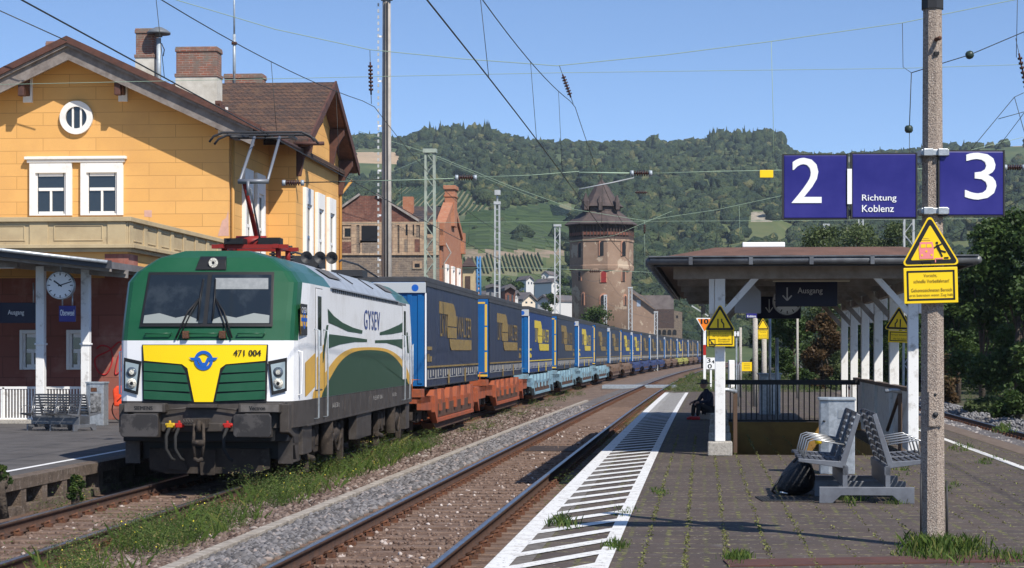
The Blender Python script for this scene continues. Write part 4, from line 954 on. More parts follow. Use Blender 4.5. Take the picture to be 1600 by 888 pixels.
    for k in range(3):
        wv = MB(); y = ax0 + k*1.31; wv.cyl((-.9, y, .78), (.9, y, .78), .07, 8)
        for s in (1, -1): wv.cyl((s*.86, y, .78), (s*1.24, y, .78), .48, 20)
        wv.build('wheel', M['rubber'], t)
    lg = MB(); lg.box(-1.0, 1.0, yl_-.06, yl_+.06, 1.0, 1.12) if False else None; yl = 3.2 if kind == 'A' else TL-3.2
    lg.box(-1.0, 1.0, yl-.06, yl+.06, .98, 1.1)
    for s in (1, -1): lg.prism([(yl-.5,1.2),(yl+.5,1.2),(yl+.25,.75),(yl-.25,.75)], 'x', s*.9, s*1.15)
    lg.build('landing_leg', M['dark'], t); return t
proto = {k: trailer(*k) for k in (('A','dark'),('B','dark'),('A','bright'),('B','bright'))}
seq = 'A B A B A B A B A B A B A B A B A B A B'.split(); tones = {2, 4, 7, 8, 14}
ordw = ['first', 'second', 'third', 'fourth', 'fifth', 'sixth', 'seventh', 'eighth', 'ninth', 'tenth', 'eleventh', 'twelfth', 'thirteenth', 'fourteenth', 'fifteenth', 'sixteenth', 'seventeenth', 'eighteenth', 'nineteenth', 'twentieth']
used = set()
for i in range(20):
    D = 52.5 + PITCH*i; k = (seq[i], 'bright' if i in tones else 'dark'); h = -math.atan((X1(D+TL) - X1(D))/TL)
    t = proto[k] if k not in used else dup(proto[k]); used.add(k)
    t.location = (X1(D) + .0, D, ZR1); t.rotation_euler = (0, 0, h); t['group'] = 'semi-trailers loaded on the train'
    t['label'] = f"{ordw[i]} trailer behind the locomotive, {'bright blue curtain with yellow print' if i in tones else 'faded dark blue curtain'}, {'front wall' if seq[i]=='A' else 'rear doors'} facing the camera" if i else 'first trailer behind the locomotive, dark faded curtain, grey header on its blue front'
# ================================================================ station building (x across, y along the tracks, from its front gable corner)
SB = P(358, 549, 67); SB.z = ZP1
sta = thing('station_building', 'yellow ochre station building with gables, round window and red brick chimneys', 'building', SB, -math.atan(.085))
Z0 = -ZP1                                  # local heights are counted from the side platform; photo heights h over the island platform -> h + Z0
M['ywall'] = blocks('ochre_ashlar_plaster', (.70,.385,.125), (.66,.355,.11), (.47,.25,.08), 1.78, .42, .011, .85, stain=(.58,.31,.105), bump=.4, ssc=.45, smix=(.47,.75))
M['pink'] = blocks('red_plaster_base', (.27,.095,.07), (.235,.082,.06), (.19,.07,.05), 1.3, .55, .016, .9, stain=(.42,.22,.17), bump=.3, ssc=.9, smix=(.5,.72))
M['cream'] = mat('cream_stucco', (.46,.36,.21), .85, c2=(.38,.29,.17), sc=1.5, c3=(.25,.19,.12), sc3=4, mix3=(.62,.8), bump=.1)
M['trim'] = mat('white_window_trim', (.78,.75,.70), .6, c2=(.62,.57,.52), sc=3, mix=(.55,.8))
M['bwood'] = mat('brown_eave_timber', (.105,.047,.034), .7, c2=(.065,.033,.027), sc=3)
M['barge'] = mat('grey_barge_boards', (.235,.205,.185), .8, c2=(.15,.125,.11), sc=4)
M['gwood'] = mat('weathered_grey_boards', (.30,.27,.24), .8, c2=(.2,.17,.15), sc=4)
M['chim'] = blocks('chimney_brick', (.30,.10,.06), (.20,.085,.06), (.32,.27,.22), .25, .085, .012, .9, var=(.16,.10,.08), stain=(.17,.145,.12), ssc=2.2, smix=(.46,.66))
M['chimw'] = mat('chimney_render', (.58,.55,.48), .9, c2=(.42,.39,.33), sc=2)
def rooftiles(name, a, b_, c_):
    m = blocks(name, a, b_, (.02,.015,.013), .22, .16, .014, .85, bump=.8, var=c_, stain=(.13,.075,.045), ssc=1.2, smix=(.5,.7)); return m
M['rtile'] = rooftiles('brown_slate_roof', (.085,.05,.036), (.12,.065,.042), (.055,.04,.034))
HE, HR, GW, GL = 7.45 + Z0 + CZ - .0, 11.75 + Z0, 5.12, 15.5     # eave wall height, ridge, half width of the gable, length
HE = 9.27 + Z0
w_ = MB(); w_.prism([(-2*GW, 0), (0, 0), (0, HE), (-GW, HE + GW*.465), (-2*GW, HE)], 'y', 0, GL); wall_main = w_.build('wall', M['ywall'], sta)
SL = .465
def roofslab(mb, x0, z0, x1, z1, y0, y1, th=.16):
    mb.prism([(x0, z0), (x1, z1), (x1, z1+th), (x0, z0+th)], 'y', y0, y1)
zr = HE + GW*SL
r_ = MB(); roofslab(r_, -GW, zr+.02, 1.25, HE-1.25*SL+.02, -1.0, GL); roofslab(r_, -2*GW-1.25, HE-1.25*SL+.02, -GW, zr+.02, -1.0, GL); mr = r_.build('roof', M['rtile'], sta)
b = MB()                                        # verge boards along the gable
for x1 in (1.25, -2*GW-1.25):
    sg = 1 if x1 > 0 else -1
    b.bar((-GW, -1.04, zr+.12), (x1, -1.04, HE-1.25*SL+.12), .08, .24, up=(0,1,0)) if False else None
    q = [(-GW, zr+.20), (x1, HE-1.25*SL+.20), (x1, HE-1.25*SL-.02), (-GW, zr-.02)]; b.prism(q, 'y', -1.06, -.99)
b.build('verge_board', M['bwood'], sta)
b = MB()
for x1 in (1.0, -2*GW-1.0):
    q = [(-GW, zr-.06), (x1, HE-1.0*SL-.06), (x1, HE-1.0*SL-.50), (-GW, zr-.50)]; b.prism(q, 'y', -.86, -.80); q = [(-GW, zr-.02), (x1, HE-1.0*SL-.02), (x1, HE-1.0*SL-.12), (-GW, zr-.12)]; b.prism(q, 'y', -.98, -.05)
    q = [(-GW, zr-.50), (x1, HE-1.0*SL-.50), (x1, HE-1.0*SL-.56), (-GW, zr-.56)]; b.prism(q, 'y', -.89, -.78)
b.build('barge_board', M['barge'], sta)
def L6(px, py, D=67): p = P(px, py, D) - SB; return p.x, p.z
for px in (37, 190, 349):
    x, z = L6(px, 125 if px < 300 else 180); b = MB()
    b.box(x-.10, x+.10, -.80, -.55, z-.55, z+.38); b.prism([(-.04, z-.55), (-.80, z+.1), (-.80, z+.3), (-.04, z+.3)], 'x', x-.09, x+.09); b.build('roof_bracket', M['bwood'], sta, bevel=.02)
    b = MB(); b.box(x-.15, x+.15, -.12, .02, z-.68, z+.25); b.build('bracket_base', M['trim'], sta)
# round window
x, z = L6(115, 182)
fr = MB()
n = 40; V = []
for k in range(n):
    t = 2*math.pi*k/n; c, s_ = math.cos(t), math.sin(t)
    V += [(x+.55*c, -.01, z+.55*s_), (x+.55*c, -.12, z+.55*s_), (x+.36*c, -.12, z+.36*s_), (x+.36*c, -.01, z+.36*s_)]
fr.add(V, [(4*k+a, 4*k+a+1, 4*((k+1)%n)+a+1, 4*((k+1)%n)+a) for k in range(n) for a in range(3)])
wn = fr.build('round_window', M['trim'], sta)
fr = MB(); fr.disc((x, -.03, z), .37, 'y', 32); fr.build('pane', M['glass'], wn)
fr = MB(); fr.box(x-.15, x-.09, -.07, -.03, z-.36, z+.36); fr.box(x+.12, x+.18, -.07, -.03, z-.36, z+.36); fr.build('glazing_bar', M['trim'], wn)
# tall windows
def window(parent, o, u, wd, ht, outer, head=.35, rows=(.62,), cols=1, sill=True):    # o lower-left of the frame, u the wall's direction, outward = u x z
    o, u = Vector(o), Vector(u).normalized(); nrm = u.cross(Vector((0,0,1)))
    T = Matrix((( u.x, -nrm.x, 0, o.x), (u.y, -nrm.y, 0, o.y), (0, 0, 1, o.z), (0, 0, 0, 1)))
    def bx(m, x0, x1, y0, y1, z0, z1): m.box(x0, x1, y0, y1, z0, z1, T)
    f = MB(); e = outer
    bx(f, 0, e, -.13, 0, 0, ht); bx(f, wd-e, wd, -.13, 0, 0, ht); bx(f, e, wd-e, -.13, 0, ht-head, ht); bx(f, e, wd-e, -.10, 0, 0, .06)
    wobj = f.build('window', M['trim'], parent, bevel=.01, seg=1)
    g_ = MB(); g_.add([T @ Vector(p) for p in ((e, -.012, .05), (wd-e, -.012, .05), (wd-e, -.012, ht-head), (e, -.012, ht-head))], [(0,1,2,3)]); g_.build('pane', M['glass'], wobj)
    k = MB(); ih = ht - head
    for e0, e1 in ((e, e+.06), (wd-e-.06, wd-e)): bx(k, e0, e1, -.06, -.015, .06, ih)
    bx(k, e+.1, wd-e-.1, -.06, -.015, ih-.1, ih); bx(k, e+.1, wd-e-.1, -.06, -.015, .06, .14)
    for rr in rows: bx(k, e+.1, wd-e-.1, -.065, -.015, ih*rr-.05, ih*rr+.05)
    for c in range(cols): xx = wd/2 if cols == 1 else e + (wd-2*e)*(c+1)/(cols+1); bx(k, xx-.035, xx+.035, -.06, -.015, .14, ih*rows[0]-.05 if rows else ih)
    k.build('frame', M['trim'], wobj); return wobj
x0, zb = L6(40, 336); x1, zt = L6(108, 248)
window(sta, (x0, 0, zb), (1,0,0), x1-x0, zt-zb, .20, head=.44)
x0b, _ = L6(122, 336); x1b, _ = L6(190, 336)
window(sta, (x0b, 0, zb), (1,0,0), x1b-x0b, zt-zb, .20, head=.44)
b = MB(); b.box(x0-.15, x1b+.12, -.22, 0, zt, zt+.10); b.box(x0-.08, x1b+.06, -.16, 0, zt-.10, zt-.0); b.build('window_cornice', M['trim'], sta, bevel=.02)
# plaster damage on the corner
b = MB(); 
pl = [L6(*p) for p in ((340,369),(347,345),(353,341),(357,328),(357.6,369))]; b.add([(x, -.006, z) for x, z in pl], [tuple(range(len(pl)))]); b.add([(x, -.006, z) for x, z in [L6(*p) for p in ((223,328),(235,328),(235,339),(223,338))]], [(3,2,1,0)])
b.build('bare_plaster', mat('bare_pink_plaster', (.60,.36,.28), .9, c2=(.5,.3,.24), sc=4), sta)
# side windows of the main block and the cross wing
WY0, WY1, WXP = 6.4, 15.6, .98
for y0 in (1.9, 3.9): window(sta, (0, y0, 3.9+Z0), (0,1,0), 1.35, 3.9, .24, head=.7)
b = MB(); b.prism([(0, 0), (WXP, 0), (WXP, HE+.1), (0, HE+.1)], 'y', WY0, WY1)
b.prism([(WY0, HE+.1), (WY1, HE+.1), ((WY0+WY1)/2, HE+.1+4.6*.50)], 'x', -2.0, WXP); b.build('wing_wall', M['ywall'], sta)
ym = (WY0+WY1)/2; zrw = HE + .1 + 4.6*.50; SW = .50; ov = .95
r_ = MB()
for sgn in (-1, 1):
    ye = ym + sgn*(4.6+ov); ze = zrw - (4.6+ov)*SW
    r_.prism([(ym, zrw+.02), (ye, ze+.02), (ye, ze+.18), (ym, zrw+.18)] if sgn > 0 else [(ye, ze+.02), (ym, zrw+.02), (ym, zrw+.18), (ye, ze+.18)], 'x', -GW+.2, WXP+.62)
r_.build('wing_roof', M['rtile'], sta)
b = MB()
for sgn in (-1, 1):
    ye = ym + sgn*(4.6+ov); ze = zrw - (4.6+ov)*SW
    q = [(ym, zrw+.22), (ye, ze+.22), (ye, ze-.12), (ym, zrw-.12)]; b.prism(q if sgn > 0 else q[::-1], 'x', WXP+.62, WXP+.69)
b.build('verge_board', M['bwood'], sta)
b = MB()
for sgn in (-1, 1):
    ye = ym + sgn*(4.6+ov-.1); ze = zrw - (4.6+ov-.1)*SW
    q = [(ym, zrw-.02), (ye, ze-.02), (ye, ze-.10), (ym, zrw-.10)]; b.prism(q if sgn > 0 else q[::-1], 'x', WXP, WXP+.60)
b.build('soffit', mat('brown_soffit_boards', (.22,.10,.06), .8, c2=(.15,.07,.045), sc=5), sta)
for y0 in (WY0+.15, ym-2.4, ym+2.4, WY1-.15):
    zz = zrw - abs(y0-ym)*SW; b = MB(); b.prism([(WXP, zz-1.55), (WXP+.16, zz-1.55), (WXP+.28, zz-.9), (WXP+.58, zz-.42), (WXP+.58, zz-.16), (WXP, zz-.16)], 'y', y0-.09, y0+.09); b.build('roof_bracket', M['bwood'], sta, bevel=.02)
for y0 in (WY0+1.3, WY0+3.75, WY0+6.2): window(sta, (WXP, y0, 3.9+Z0), (0,1,0), 1.55, 3.7, .26, head=.6)
b = MB(); b.box(WXP-.02, WXP+.16, WY0-.16, WY1+.1, 3.62+Z0, 3.82+Z0); b.box(-.02, .14, .0, WY0, 3.62+Z0, 3.82+Z0); b.build('string_course', M['cream'], sta, bevel=.03)
M['pipe'] = mat('ochre_pipe', (.42,.22,.06), .6)
b = MB(); b.tube([(WXP+.5, WY1+.1, 8.5+Z0), (WXP+.08, WY1-.12, 7.9+Z0), (WXP+.08, WY1-.12, .3)], .06, 8); b.build('downpipe', M['pipe'], sta); b = MB(); b.tube([(.10, .12, HE-.4), (.10, .12, .3)], .055, 8); b.build('downpipe', M['pipe'], sta)
b = MB(); b.tube([(1.30, -1.0, HE-1.25*SL+.06), (1.30, WY0-1.0, HE-1.25*SL+.04)], .075, 8); b.tube([(WXP+1.2, WY0-ov-.05, zrw-(4.6+ov)*SW+.05), (1.1, WY0-ov-.05, zrw-(4.6+ov)*SW+.05)], .07, 8); b.build('gutter', M['bwood'], sta)
# chimneys
invS = (Matrix.Translation(SB) @ Matrix.Rotation(-math.atan(.085), 4, 'Z')).inverted()
for nm, (pa, pb, ptop, psplit, pbot, D, dy) in {'tall': (203, 232, 40, 85, 130, 72, .7), 'broad': (268, 333, 70, 116, 175, 72, .8), 'rear': (345, 405, 113, 137, 150, 80, .8), 'low': (57, 80, 58, 80, 92, 82, .7)}.items():
    p1_, p2_, p3_ = invS @ P(pa, ptop, D), invS @ P(pb, psplit, D), invS @ P(pa, pbot, D); a, zt, b_, zs, zb = p1_.x, p1_.z - .18 + .18, p2_.x, p2_.z, p3_.z; y0 = D - 67 + .4; b = MB()
    b.box(a, b_, y0, y0+dy, zs, zt-.14); b.box(a-.035, b_+.035, y0-.035, y0+dy+.035, zt-.16, zt-.04); b.box(a-.02, b_+.02, y0-.02, y0+dy+.02, zt-.05, zt+.02); b.box(a-.05, b_+.05, y0-.05, y0+dy+.05, zs-.02, zs+.10); ch = b.build('chimney', M['chim'], mr, bevel=.012)
    b = MB(); b.box(a-.02, b_+.02, y0-.02, y0+dy+.02, zb-1.4, zs-.01); b.build('chimney_base', M['chimw'], ch)
# ground floor porch with terrace parapet
PD = 53.9; PB = P(200, 549, PD); pxl, pyl = None, None
inv = (Matrix.Translation(SB) @ Matrix.Rotation(-math.atan(.085), 4, 'Z')).inverted()
cor = inv @ Vector((PB.x, PB.y, ZP1))
cx, cy = cor.x, cor.y
zt, zm_, zb = [CZ + (549-q)*PD/F + Z0 for q in (339, 388, 394)]
b = MB(); b.box(-22, cx, cy, -.01, 0, 3.55+Z0); b.build('porch_wall', M['pink'], sta)
b = MB(); b.box(-22, cx-.001, cy-.004, -.02, 3.55+Z0, zb); b.build('porch_frieze', M['ywall'], sta)
b = MB(); b.box(cx-.62, cx+.02, cy-.02, cy+.9, 3.3+Z0, zb-.05); b.build('bare_plaster', M['pink'], sta)
b = MB()
b.box(-22, cx+.12, cy-.12, -.02, zb, zb+.10); b.box(-22, cx+.22, cy-.22, -.02, zb+.10, zb+.20)
b.box(-22, cx, cy, cy+.25, zb+.20, zt-.12); b.box(cx-.25, cx, cy+.25, -.02, zb+.20, zt-.12)
b.box(-22, cx+.10, cy-.10, cy+.32, zt-.12, zt); b.box(cx-.32, cx+.10, cy+.32, -.02, zt-.12, zt)
for k in range(7):
    xx = cx - .05 - k*2.1; b.box(xx-.5, xx, cy-.035, cy, zb+.2, zt-.12)
    b.box(xx-1.95, xx-.62, cy-.02, cy, zb+.30, zb+.34); b.box(xx-1.95, xx-.62, cy-.02, cy, zt-.24, zt-.20); b.box(xx-1.95, xx-1.91, cy-.02, cy, zb+.34, zt-.24); b.box(xx-.66, xx-.62, cy-.02, cy, zb+.34, zt-.24)
for k in range(9):
    yy = cy + .05 + k*1.45; 
    if yy + .45 < 0: b.box(cx, cx+.035, yy, yy+.35, zb+.2, zt-.12); b.box(cx, cx+.02, yy+.5, min(yy+1.3,-.05), zb+.30, zb+.34); b.box(cx, cx+.02, yy+.5, min(yy+1.3,-.05), zt-.24, zt-.20)
b.build('terrace_parapet', M['cream'], sta, bevel=.012)
for px, wv in ((28, 40), (103, 38)):
    p = inv @ P(px, 578, PD); wd = wv*PD/F; window(sta, (p.x, cy, p.z), (1,0,0), wd, 1.05, .08, head=.10, rows=(.52,))
# graffiti scribble on the porch wall (red paint)
gm = MB(); gz = 1.2
def gpt(px, py): p = inv @ P(px, py, PD); return (p.x, cy-.012, p.z)
gm.tube([gpt(*q) for q in smoothpts([(150,545),(158,540),(172,545),(175,565),(165,585),(152,580),(148,560),(170,548),(185,535),(192,540),(184,560),(180,585),(192,575),(197,560)], 5)], .022, 5)
gm.build('graffiti', mat('graffiti_red', (.45,.03,.03), .6), sta)
# ---- platform canopy in front
M['canroof'] = mat('canopy_roof', (.16,.15,.15), .7, c2=(.1,.095,.09), sc=2)
CD = 50.6; c0 = P(66, 549, CD); can = thing('platform_canopy', 'flat grey canopy on white posts in front of the station', 'canopy', (c0.x, c0.y, ZP1), -math.atan(.085))
ci = (Matrix.Translation(can.location) @ Matrix.Rotation(-math.atan(.085), 4, 'Z')).inverted()
zc0 = 3.62 + Z0
rg_ = MB(); rx = 2.15
rg_.prism([(-16, zc0+.62), (-1.5, zc0+.55), (rx, zc0+.14), (rx, zc0-.02), (-1.5, zc0+.36), (-16, zc0+.44)], 'y', -1.6, 3.9); rg_.build('roof', M['canroof'], can)
b = MB(); b.prism([(-16, zc0+.46), (-1.5, zc0+.38), (rx+.06, zc0-.04), (rx+.06, zc0+.16), (-1.5, zc0+.58), (-16, zc0+.66)], 'y', -1.72, -1.6); b.build('fascia', mat('canopy_fascia', (.05,.05,.055), .5), can)
b = MB(); b.tube([(-16, -1.78, zc0+.62), (-1.5, -1.78, zc0+.54), (rx, -1.78, zc0+.12)], .05, 6); b.build('gutter', M['steel'], can)
for (px, zz) in ((66, 0), (138, 0)):
    p = ci @ P(px, 549, CD+.1); b = MB(); b.box(p.x-.105, p.x+.105, -.1, .1, 0, zc0+.1); b.box(p.x-.13, p.x+.13, -.13, .13, 1.95, 2.0); b.build('post', M['whiteold'], can, bevel=.012)
b = MB(); p = ci @ P(-40, 549, CD+.1); b.box(p.x-.1, p.x+.1, -.1, .1, 0, zc0+.3); b.build('post', M['whiteold'], can, bevel=.012)
b = MB(); b.bar((-16, 0, zc0+.30), (-1.5, 0, zc0+.22), .18, .22); b.bar((-1.5, 0, zc0+.22), (rx, 0, zc0-.1), .14, .2); b.build('beam', M['gwood'], can)
b = MB()
for k in range(5): b.prism([(-1.6, zc0+.3), (rx, zc0-.10), (rx, zc0+.0), (-1.6, zc0+.38)], 'y', -1.5+k*1.3, -1.4+k*1.3)
b.build('rafter', M['gwood'], can)
lt = thing('strip_light', 'long strip light under the station canopy', 'lamp', ci.inverted() @ Vector((-1.3, -.6, zc0+.1)), -math.atan(.085))
b = MB(); b.box(-2.2, .9, -.09, .09, -.06, .06); b.build('housing', M['gwood'], lt); b = MB(); b.box(-2.1, .8, -.06, .06, -.075, -.06); b.build('diffuser', M['white'], lt)
# clock
kp = P(94, 446, 49.8); ck = thing('station_clock', 'white round clock hanging below the station canopy', 'clock', kp, -math.atan(.03))
def clockface(ck, r, hour, minute, dim=None):
    b = MB(); b.sm = True; b.tube([(0,.0,0),(0,.16,0)], r, 40); b.build('case', M['steel'], ck)
    b = MB(); b.disc((0,-.004,0), r*.95, 'y', 40); b.build('dial', M['white'], ck)
    b = MB()
    for k in range(60):
        t = 2*math.pi*k/60; big = k % 5 == 0; r0 = r*(.70 if big else .84); hw_ = r*(.035 if big else .012); c, s_ = math.sin(t), math.cos(t); qx, qz = s_, -c
        b.add([(c*r0-qx*hw_, -.008, s_*r0-qz*hw_), (c*r*.91-qx*hw_, -.008, s_*r*.91-qz*hw_), (c*r*.91+qx*hw_, -.008, s_*r*.91+qz*hw_), (c*r0+qx*hw_, -.008, s_*r0+qz*hw_)], [(0,1,2,3)])
    b.build('hour_marking', M['black'], ck)
    for nm, ang, ln, hw_ in (('hour_hand', (hour+minute/60)/12, .55, .05), ('minute_hand', minute/60, .84, .035)):
        t = 2*math.pi*ang; b = MB(); c, s_ = math.sin(t), math.cos(t); qx, qz = s_*r*hw_, -c*r*hw_; a0, a1 = -r*.15, r*ln
        b.add([(c*a0-qx, -.013, s_*a0-qz), (c*a1-qx, -.013, s_*a1-qz), (c*a1+qx, -.013, s_*a1+qz), (c*a0+qx, -.013, s_*a0+qz)], [(0,1,2,3)]); b.build(nm, M['black'], ck)
    b = MB(); b.tube([(0,.08,r),(0,.08,r+.18)], .03, 8); b.build('hanger', M['steel'], ck)
clockface(ck, .345, 10, 12)
def sign(name, label, cat, px, py, D, wpx, hpx, m, texts, rz=0, th=.05, group=None, border=None, hang=0):
    wd, ht = wpx*D/F, hpx*D/F; p = P(px + wpx/2, py + hpx/2, D); t = thing(name, label, cat, p, rz, group)
    b = MB(); b.box(-wd/2, wd/2, 0, th, -ht/2, ht/2); b.build('panel', m, t, bevel=.006)
    if border: b = MB(); b.box(-wd/2, wd/2, .006, th-.004, -ht/2-.012, ht/2+.012); b.box(-wd/2-.012, -wd/2, -.004, th, -ht/2-.012, ht/2+.012); b.box(wd/2, wd/2+.012, -.004, th, -ht/2-.012, ht/2+.012); b.build('rim', border, t)
    if texts:
        b = MB()
        for s, tx0, ty0, tw, th_ in texts: put_text(b, s, (-wd/2 + tx0*wd, -.004, -ht/2 + ty0*ht), (1,0,0), (0,0,1), tw*wd, th_*ht, bold=.0015)
        b.build('lettering', M['white'], t)
    for hx_ in ((-.3, .3) if hang else ()): b = MB(); b.cyl((wd*hx_, th/2, ht/2), (wd*hx_, th/2, ht/2+hang), .02, 6); b.build('hanger', M['steel'], t)
    return t
M['dnavy'] = mat('dark_navy_panel', (.009,.009,.034), .35)
M['shadetext'] = mat('shaded_white_letters', (.45,.45,.47), .5)  # white letters greyed to paint the shade under the shelter roof
ex = sign('exit_sign', 'wide navy exit sign reading Ausgang under the station canopy', 'sign', -20, 473, 51.6, 90, 32, M['dnavy'], [('Ausgang', .36, .34, .28, .30)], hang=.5)
sign('name_sign', 'small blue station name sign reading Oberwesel below the clock', 'sign', 92, 478, 49.9, 26, 25, M['navy'], [('Oberwesel', .08, .38, .84, .38)], hang=.28)
# fence, bench, bin, bicycle on the side platform
fp = P(0, 549, 50.9)
fe = thing('metal_fence', 'pale vertical bar fence along the station forecourt', 'fence', (P(-60,549,51).x, 51.0, ZP1), -math.atan(.0))
b = MB(); fl = (135+60)*51/F
for k in range(int(fl/.075)): b.box(k*.075, k*.075+.035, -.015, .015, .12, .86)
b.build('bar', M['whiteold'], fe)
b = MB(); b.box(0, fl, -.03, .03, .86, .92); b.box(0, fl, -.02, .02, .10, .14)
for k in range(4): b.box(k*fl/3.05, k*fl/3.05+.05, -.03, .03, 0, .9)
b.build('rail', M['whiteold'], fe)
b = MB(); b.box(0, fl*.85, -.25, .1, 0, .10); b.build('plinth', M['concrete'], fe, bevel=.01)
# ================================================================ island platform: shelter, signs, benches, people
HS = -math.atan(.10)
def flat_text(mb, s, cx, z, wd, ht, y=-.004, bold=.0): put_text(mb, s, (cx - wd/2, y, z), (1,0,0), (0,0,1), wd, ht, bold=bold)
PO = P(1125, 549, 31.8); sh = thing('platform_shelter', 'open timber platform shelter over the stairs, white posts and low brown roof', 'shelter', (PO.x, PO.y, 0), HS)
si = (Matrix.Translation(sh.location) @ Matrix.Rotation(HS, 4, 'Z')).inverted()
EZ = 2.98                                  # eave height
M['croof'] = mat('shelter_roof_felt', (.15,.08,.056), .85, c2=(.10,.056,.04), sc=2, bump=.2)
M['ceil'] = mat('shelter_ceiling_boards', (.16,.11,.075), .8, c2=(.11,.075,.05), sc=3)
xl, xr, yf, yb = -.97, 3.72, -.9, 20.0
r_ = MB(); e = [(xl,yf),(xr,yf),(xr,yb),(xl,yb)]; ri = [(xl+.9, yf+1.3), (xr-.9, yf+1.3), (xr-.9, yb-1.3), (xl+.9, yb-1.3)]
V = [(x,y,EZ+.05) for x,y in e] + [(x,y,EZ+.27) for x,y in ri]; r_.add(V, [(0,1,5,4),(1,2,6,5),(2,3,7,6),(3,0,4,7),(4,5,6,7)]); r_.add([(x,y,EZ+.02) for x,y in e], [(3,2,1,0)])
r_.build('roof', [M['croof']], sh)
r_ = MB(); n = 40
for i in range(n): y0 = yf+.03+(yb-yf-.06)*i/n; r_.box(xl+.03, xr-.03, y0, y0+(yb-yf)/n-.02, EZ-.03, EZ+.01)
r_.build('ceiling', M['ceil'], sh)
b = MB(); b.box(xl, xr, yf-.03, yf, EZ-.08, EZ+.06); b.box(xl-.03, xl, yf, yb, EZ-.08, EZ+.06); b.box(xr, xr+.03, yf, yb, EZ-.08, EZ+.06); b.build('fascia', M['dark'], sh)
b = MB(); b.tube([(xl-.08, yf-.09, EZ+.01), (xr+.08, yf-.09, EZ+.01)], .065, 8); b.box(xl-.1, xr+.1, yf-.17, yf-.02, EZ+.055, EZ+.075); b.tube([(xl-.09, yf-.09, EZ), (xl-.09, yb, EZ)], .065, 8); b.tube([(xr+.09, yf-.09, EZ), (xr+.09, yb, EZ)], .065, 8)
for k in range(5): b.box(xl+.5+k*.9, xl+.56+k*.9, yf-.17, yf, EZ-.06, EZ+.07)
for k in range(20): b.box(xl-.17, xl, yf+.4+k, yf+.46+k, EZ-.07, EZ+.06)
b.build('gutter', mat('dark_zinc_gutter', (.16,.165,.17), .45, .4, c2=(.10,.10,.105), sc=5), sh)
PY = [0, 3.4, 6.8, 10.2, 13.6, 17.0]; WR = 2.95
for i, y in enumerate(PY):
    for x in (0, WR):
        b = MB(); b.box(x-.08, x+.08, y-.08, y+.08, .22 if x == 0 else .03, EZ-.03); b.box(x-.17, x-.085, y-.055, y+.055, 2.2, EZ-.04) if x == 0 else b.box(x+.085, x+.17, y-.055, y+.055, 2.2, EZ-.04)
        po = b.build('post', M['whiteold'], sh, bevel=.012)
        if x == 0: b = MB(); b.box(-.19, .19, y-.19, y+.19, 0, .22); b.build('plinth', M['concrete'], po, bevel=.02)
    for q_ in ((.05, .70), (WR-.05, WR-.70)): b = MB(); b.bar((q_[0], y-.02, 2.2), (q_[1], y-.02, EZ-.06), .09, .09); b.build('brace', M['gwood'] if i else M['whiteold'], sh)
    b = MB(); b.box(xl+.25, xr-.25, y-.10, y+.10, EZ-.24, EZ-.04); b.build('cross_beam', M['gwood'], sh)
b = MB()
for x in (0, WR): b.box(x-.07, x+.07, yf+.1, yb-.3, EZ-.14, EZ-.035) if False else b.box(x-.06, x+.06, .1, 17, EZ-.40, EZ-.25)
b.build('long_beam', M['gwood'], sh)
# side board wall, handrails, bar railing at the far end of the stair opening
b = MB()
for k in range(74): y = .35+k*.16; b.box(WR-.02, WR+.012, y, y+.15, .06, 1.0)
b.build('board_wall', M['whiteold'], sh)
b = MB(); b.box(WR-.10, WR+.02, .2, 12.4, 1.0, 1.06); b.build('handrail', mat('handrail_wood', (.10,.075,.06), .6), sh)
rl = thing('stair_railing', 'dark bar railing at the far end of the stair opening', 'railing', sh.matrix_world @ Vector((0,0,0)) if False else (Matrix.Translation(sh.location) @ Matrix.Rotation(HS, 4, 'Z')) @ Vector((.12, 10.6, 0)), HS)
b = MB(); L_ = WR - .25
for k in range(26): b.box(k*L_/25-.012, k*L_/25+.012, -.012, .012, .2, .96)
b.build('bar', M['dark'], rl); b = MB(); b.box(-.05, L_+.05, -.045, .045, .93, 1.03); b.box(-.05, L_+.05, -.03, .03, .17, .21); b.build('rail', M['dark'], rl)
b = MB(); b.box(-.1, L_+.1, -.06, .06, 0, .16); b.build('base', mat('ochre_base', (.3,.17,.04), .6), rl)
for sx, lb in ((0.10, 'brown stair handrail with a galvanised end beside the left white post'), (WR-.30, 'dark stair handrail beside the grey litter bin')):
    hl = thing('stair_handrail', lb, 'handrail', (Matrix.Translation(sh.location) @ Matrix.Rotation(HS, 4, 'Z')) @ Vector((sx, .35, 0)), HS)
    b = MB(); b.tube([(-.1,-.1,1.0),(.0,-.08,1.02),(.12,-.02,1.0),(.14,.05,.96)], .035, 8); b.build('rail_end', M['steel'], hl)
    b = MB(); b.box(.11,.17,-.02,.04,.03,.96); b.tube([(.14,.03,.97),(.14,2.4,.3)], .03, 6); b.build('rail', mat('handrail_brown', (.09,.055,.035), .6), hl)
def at(px, py, D): return P(px, py, D)
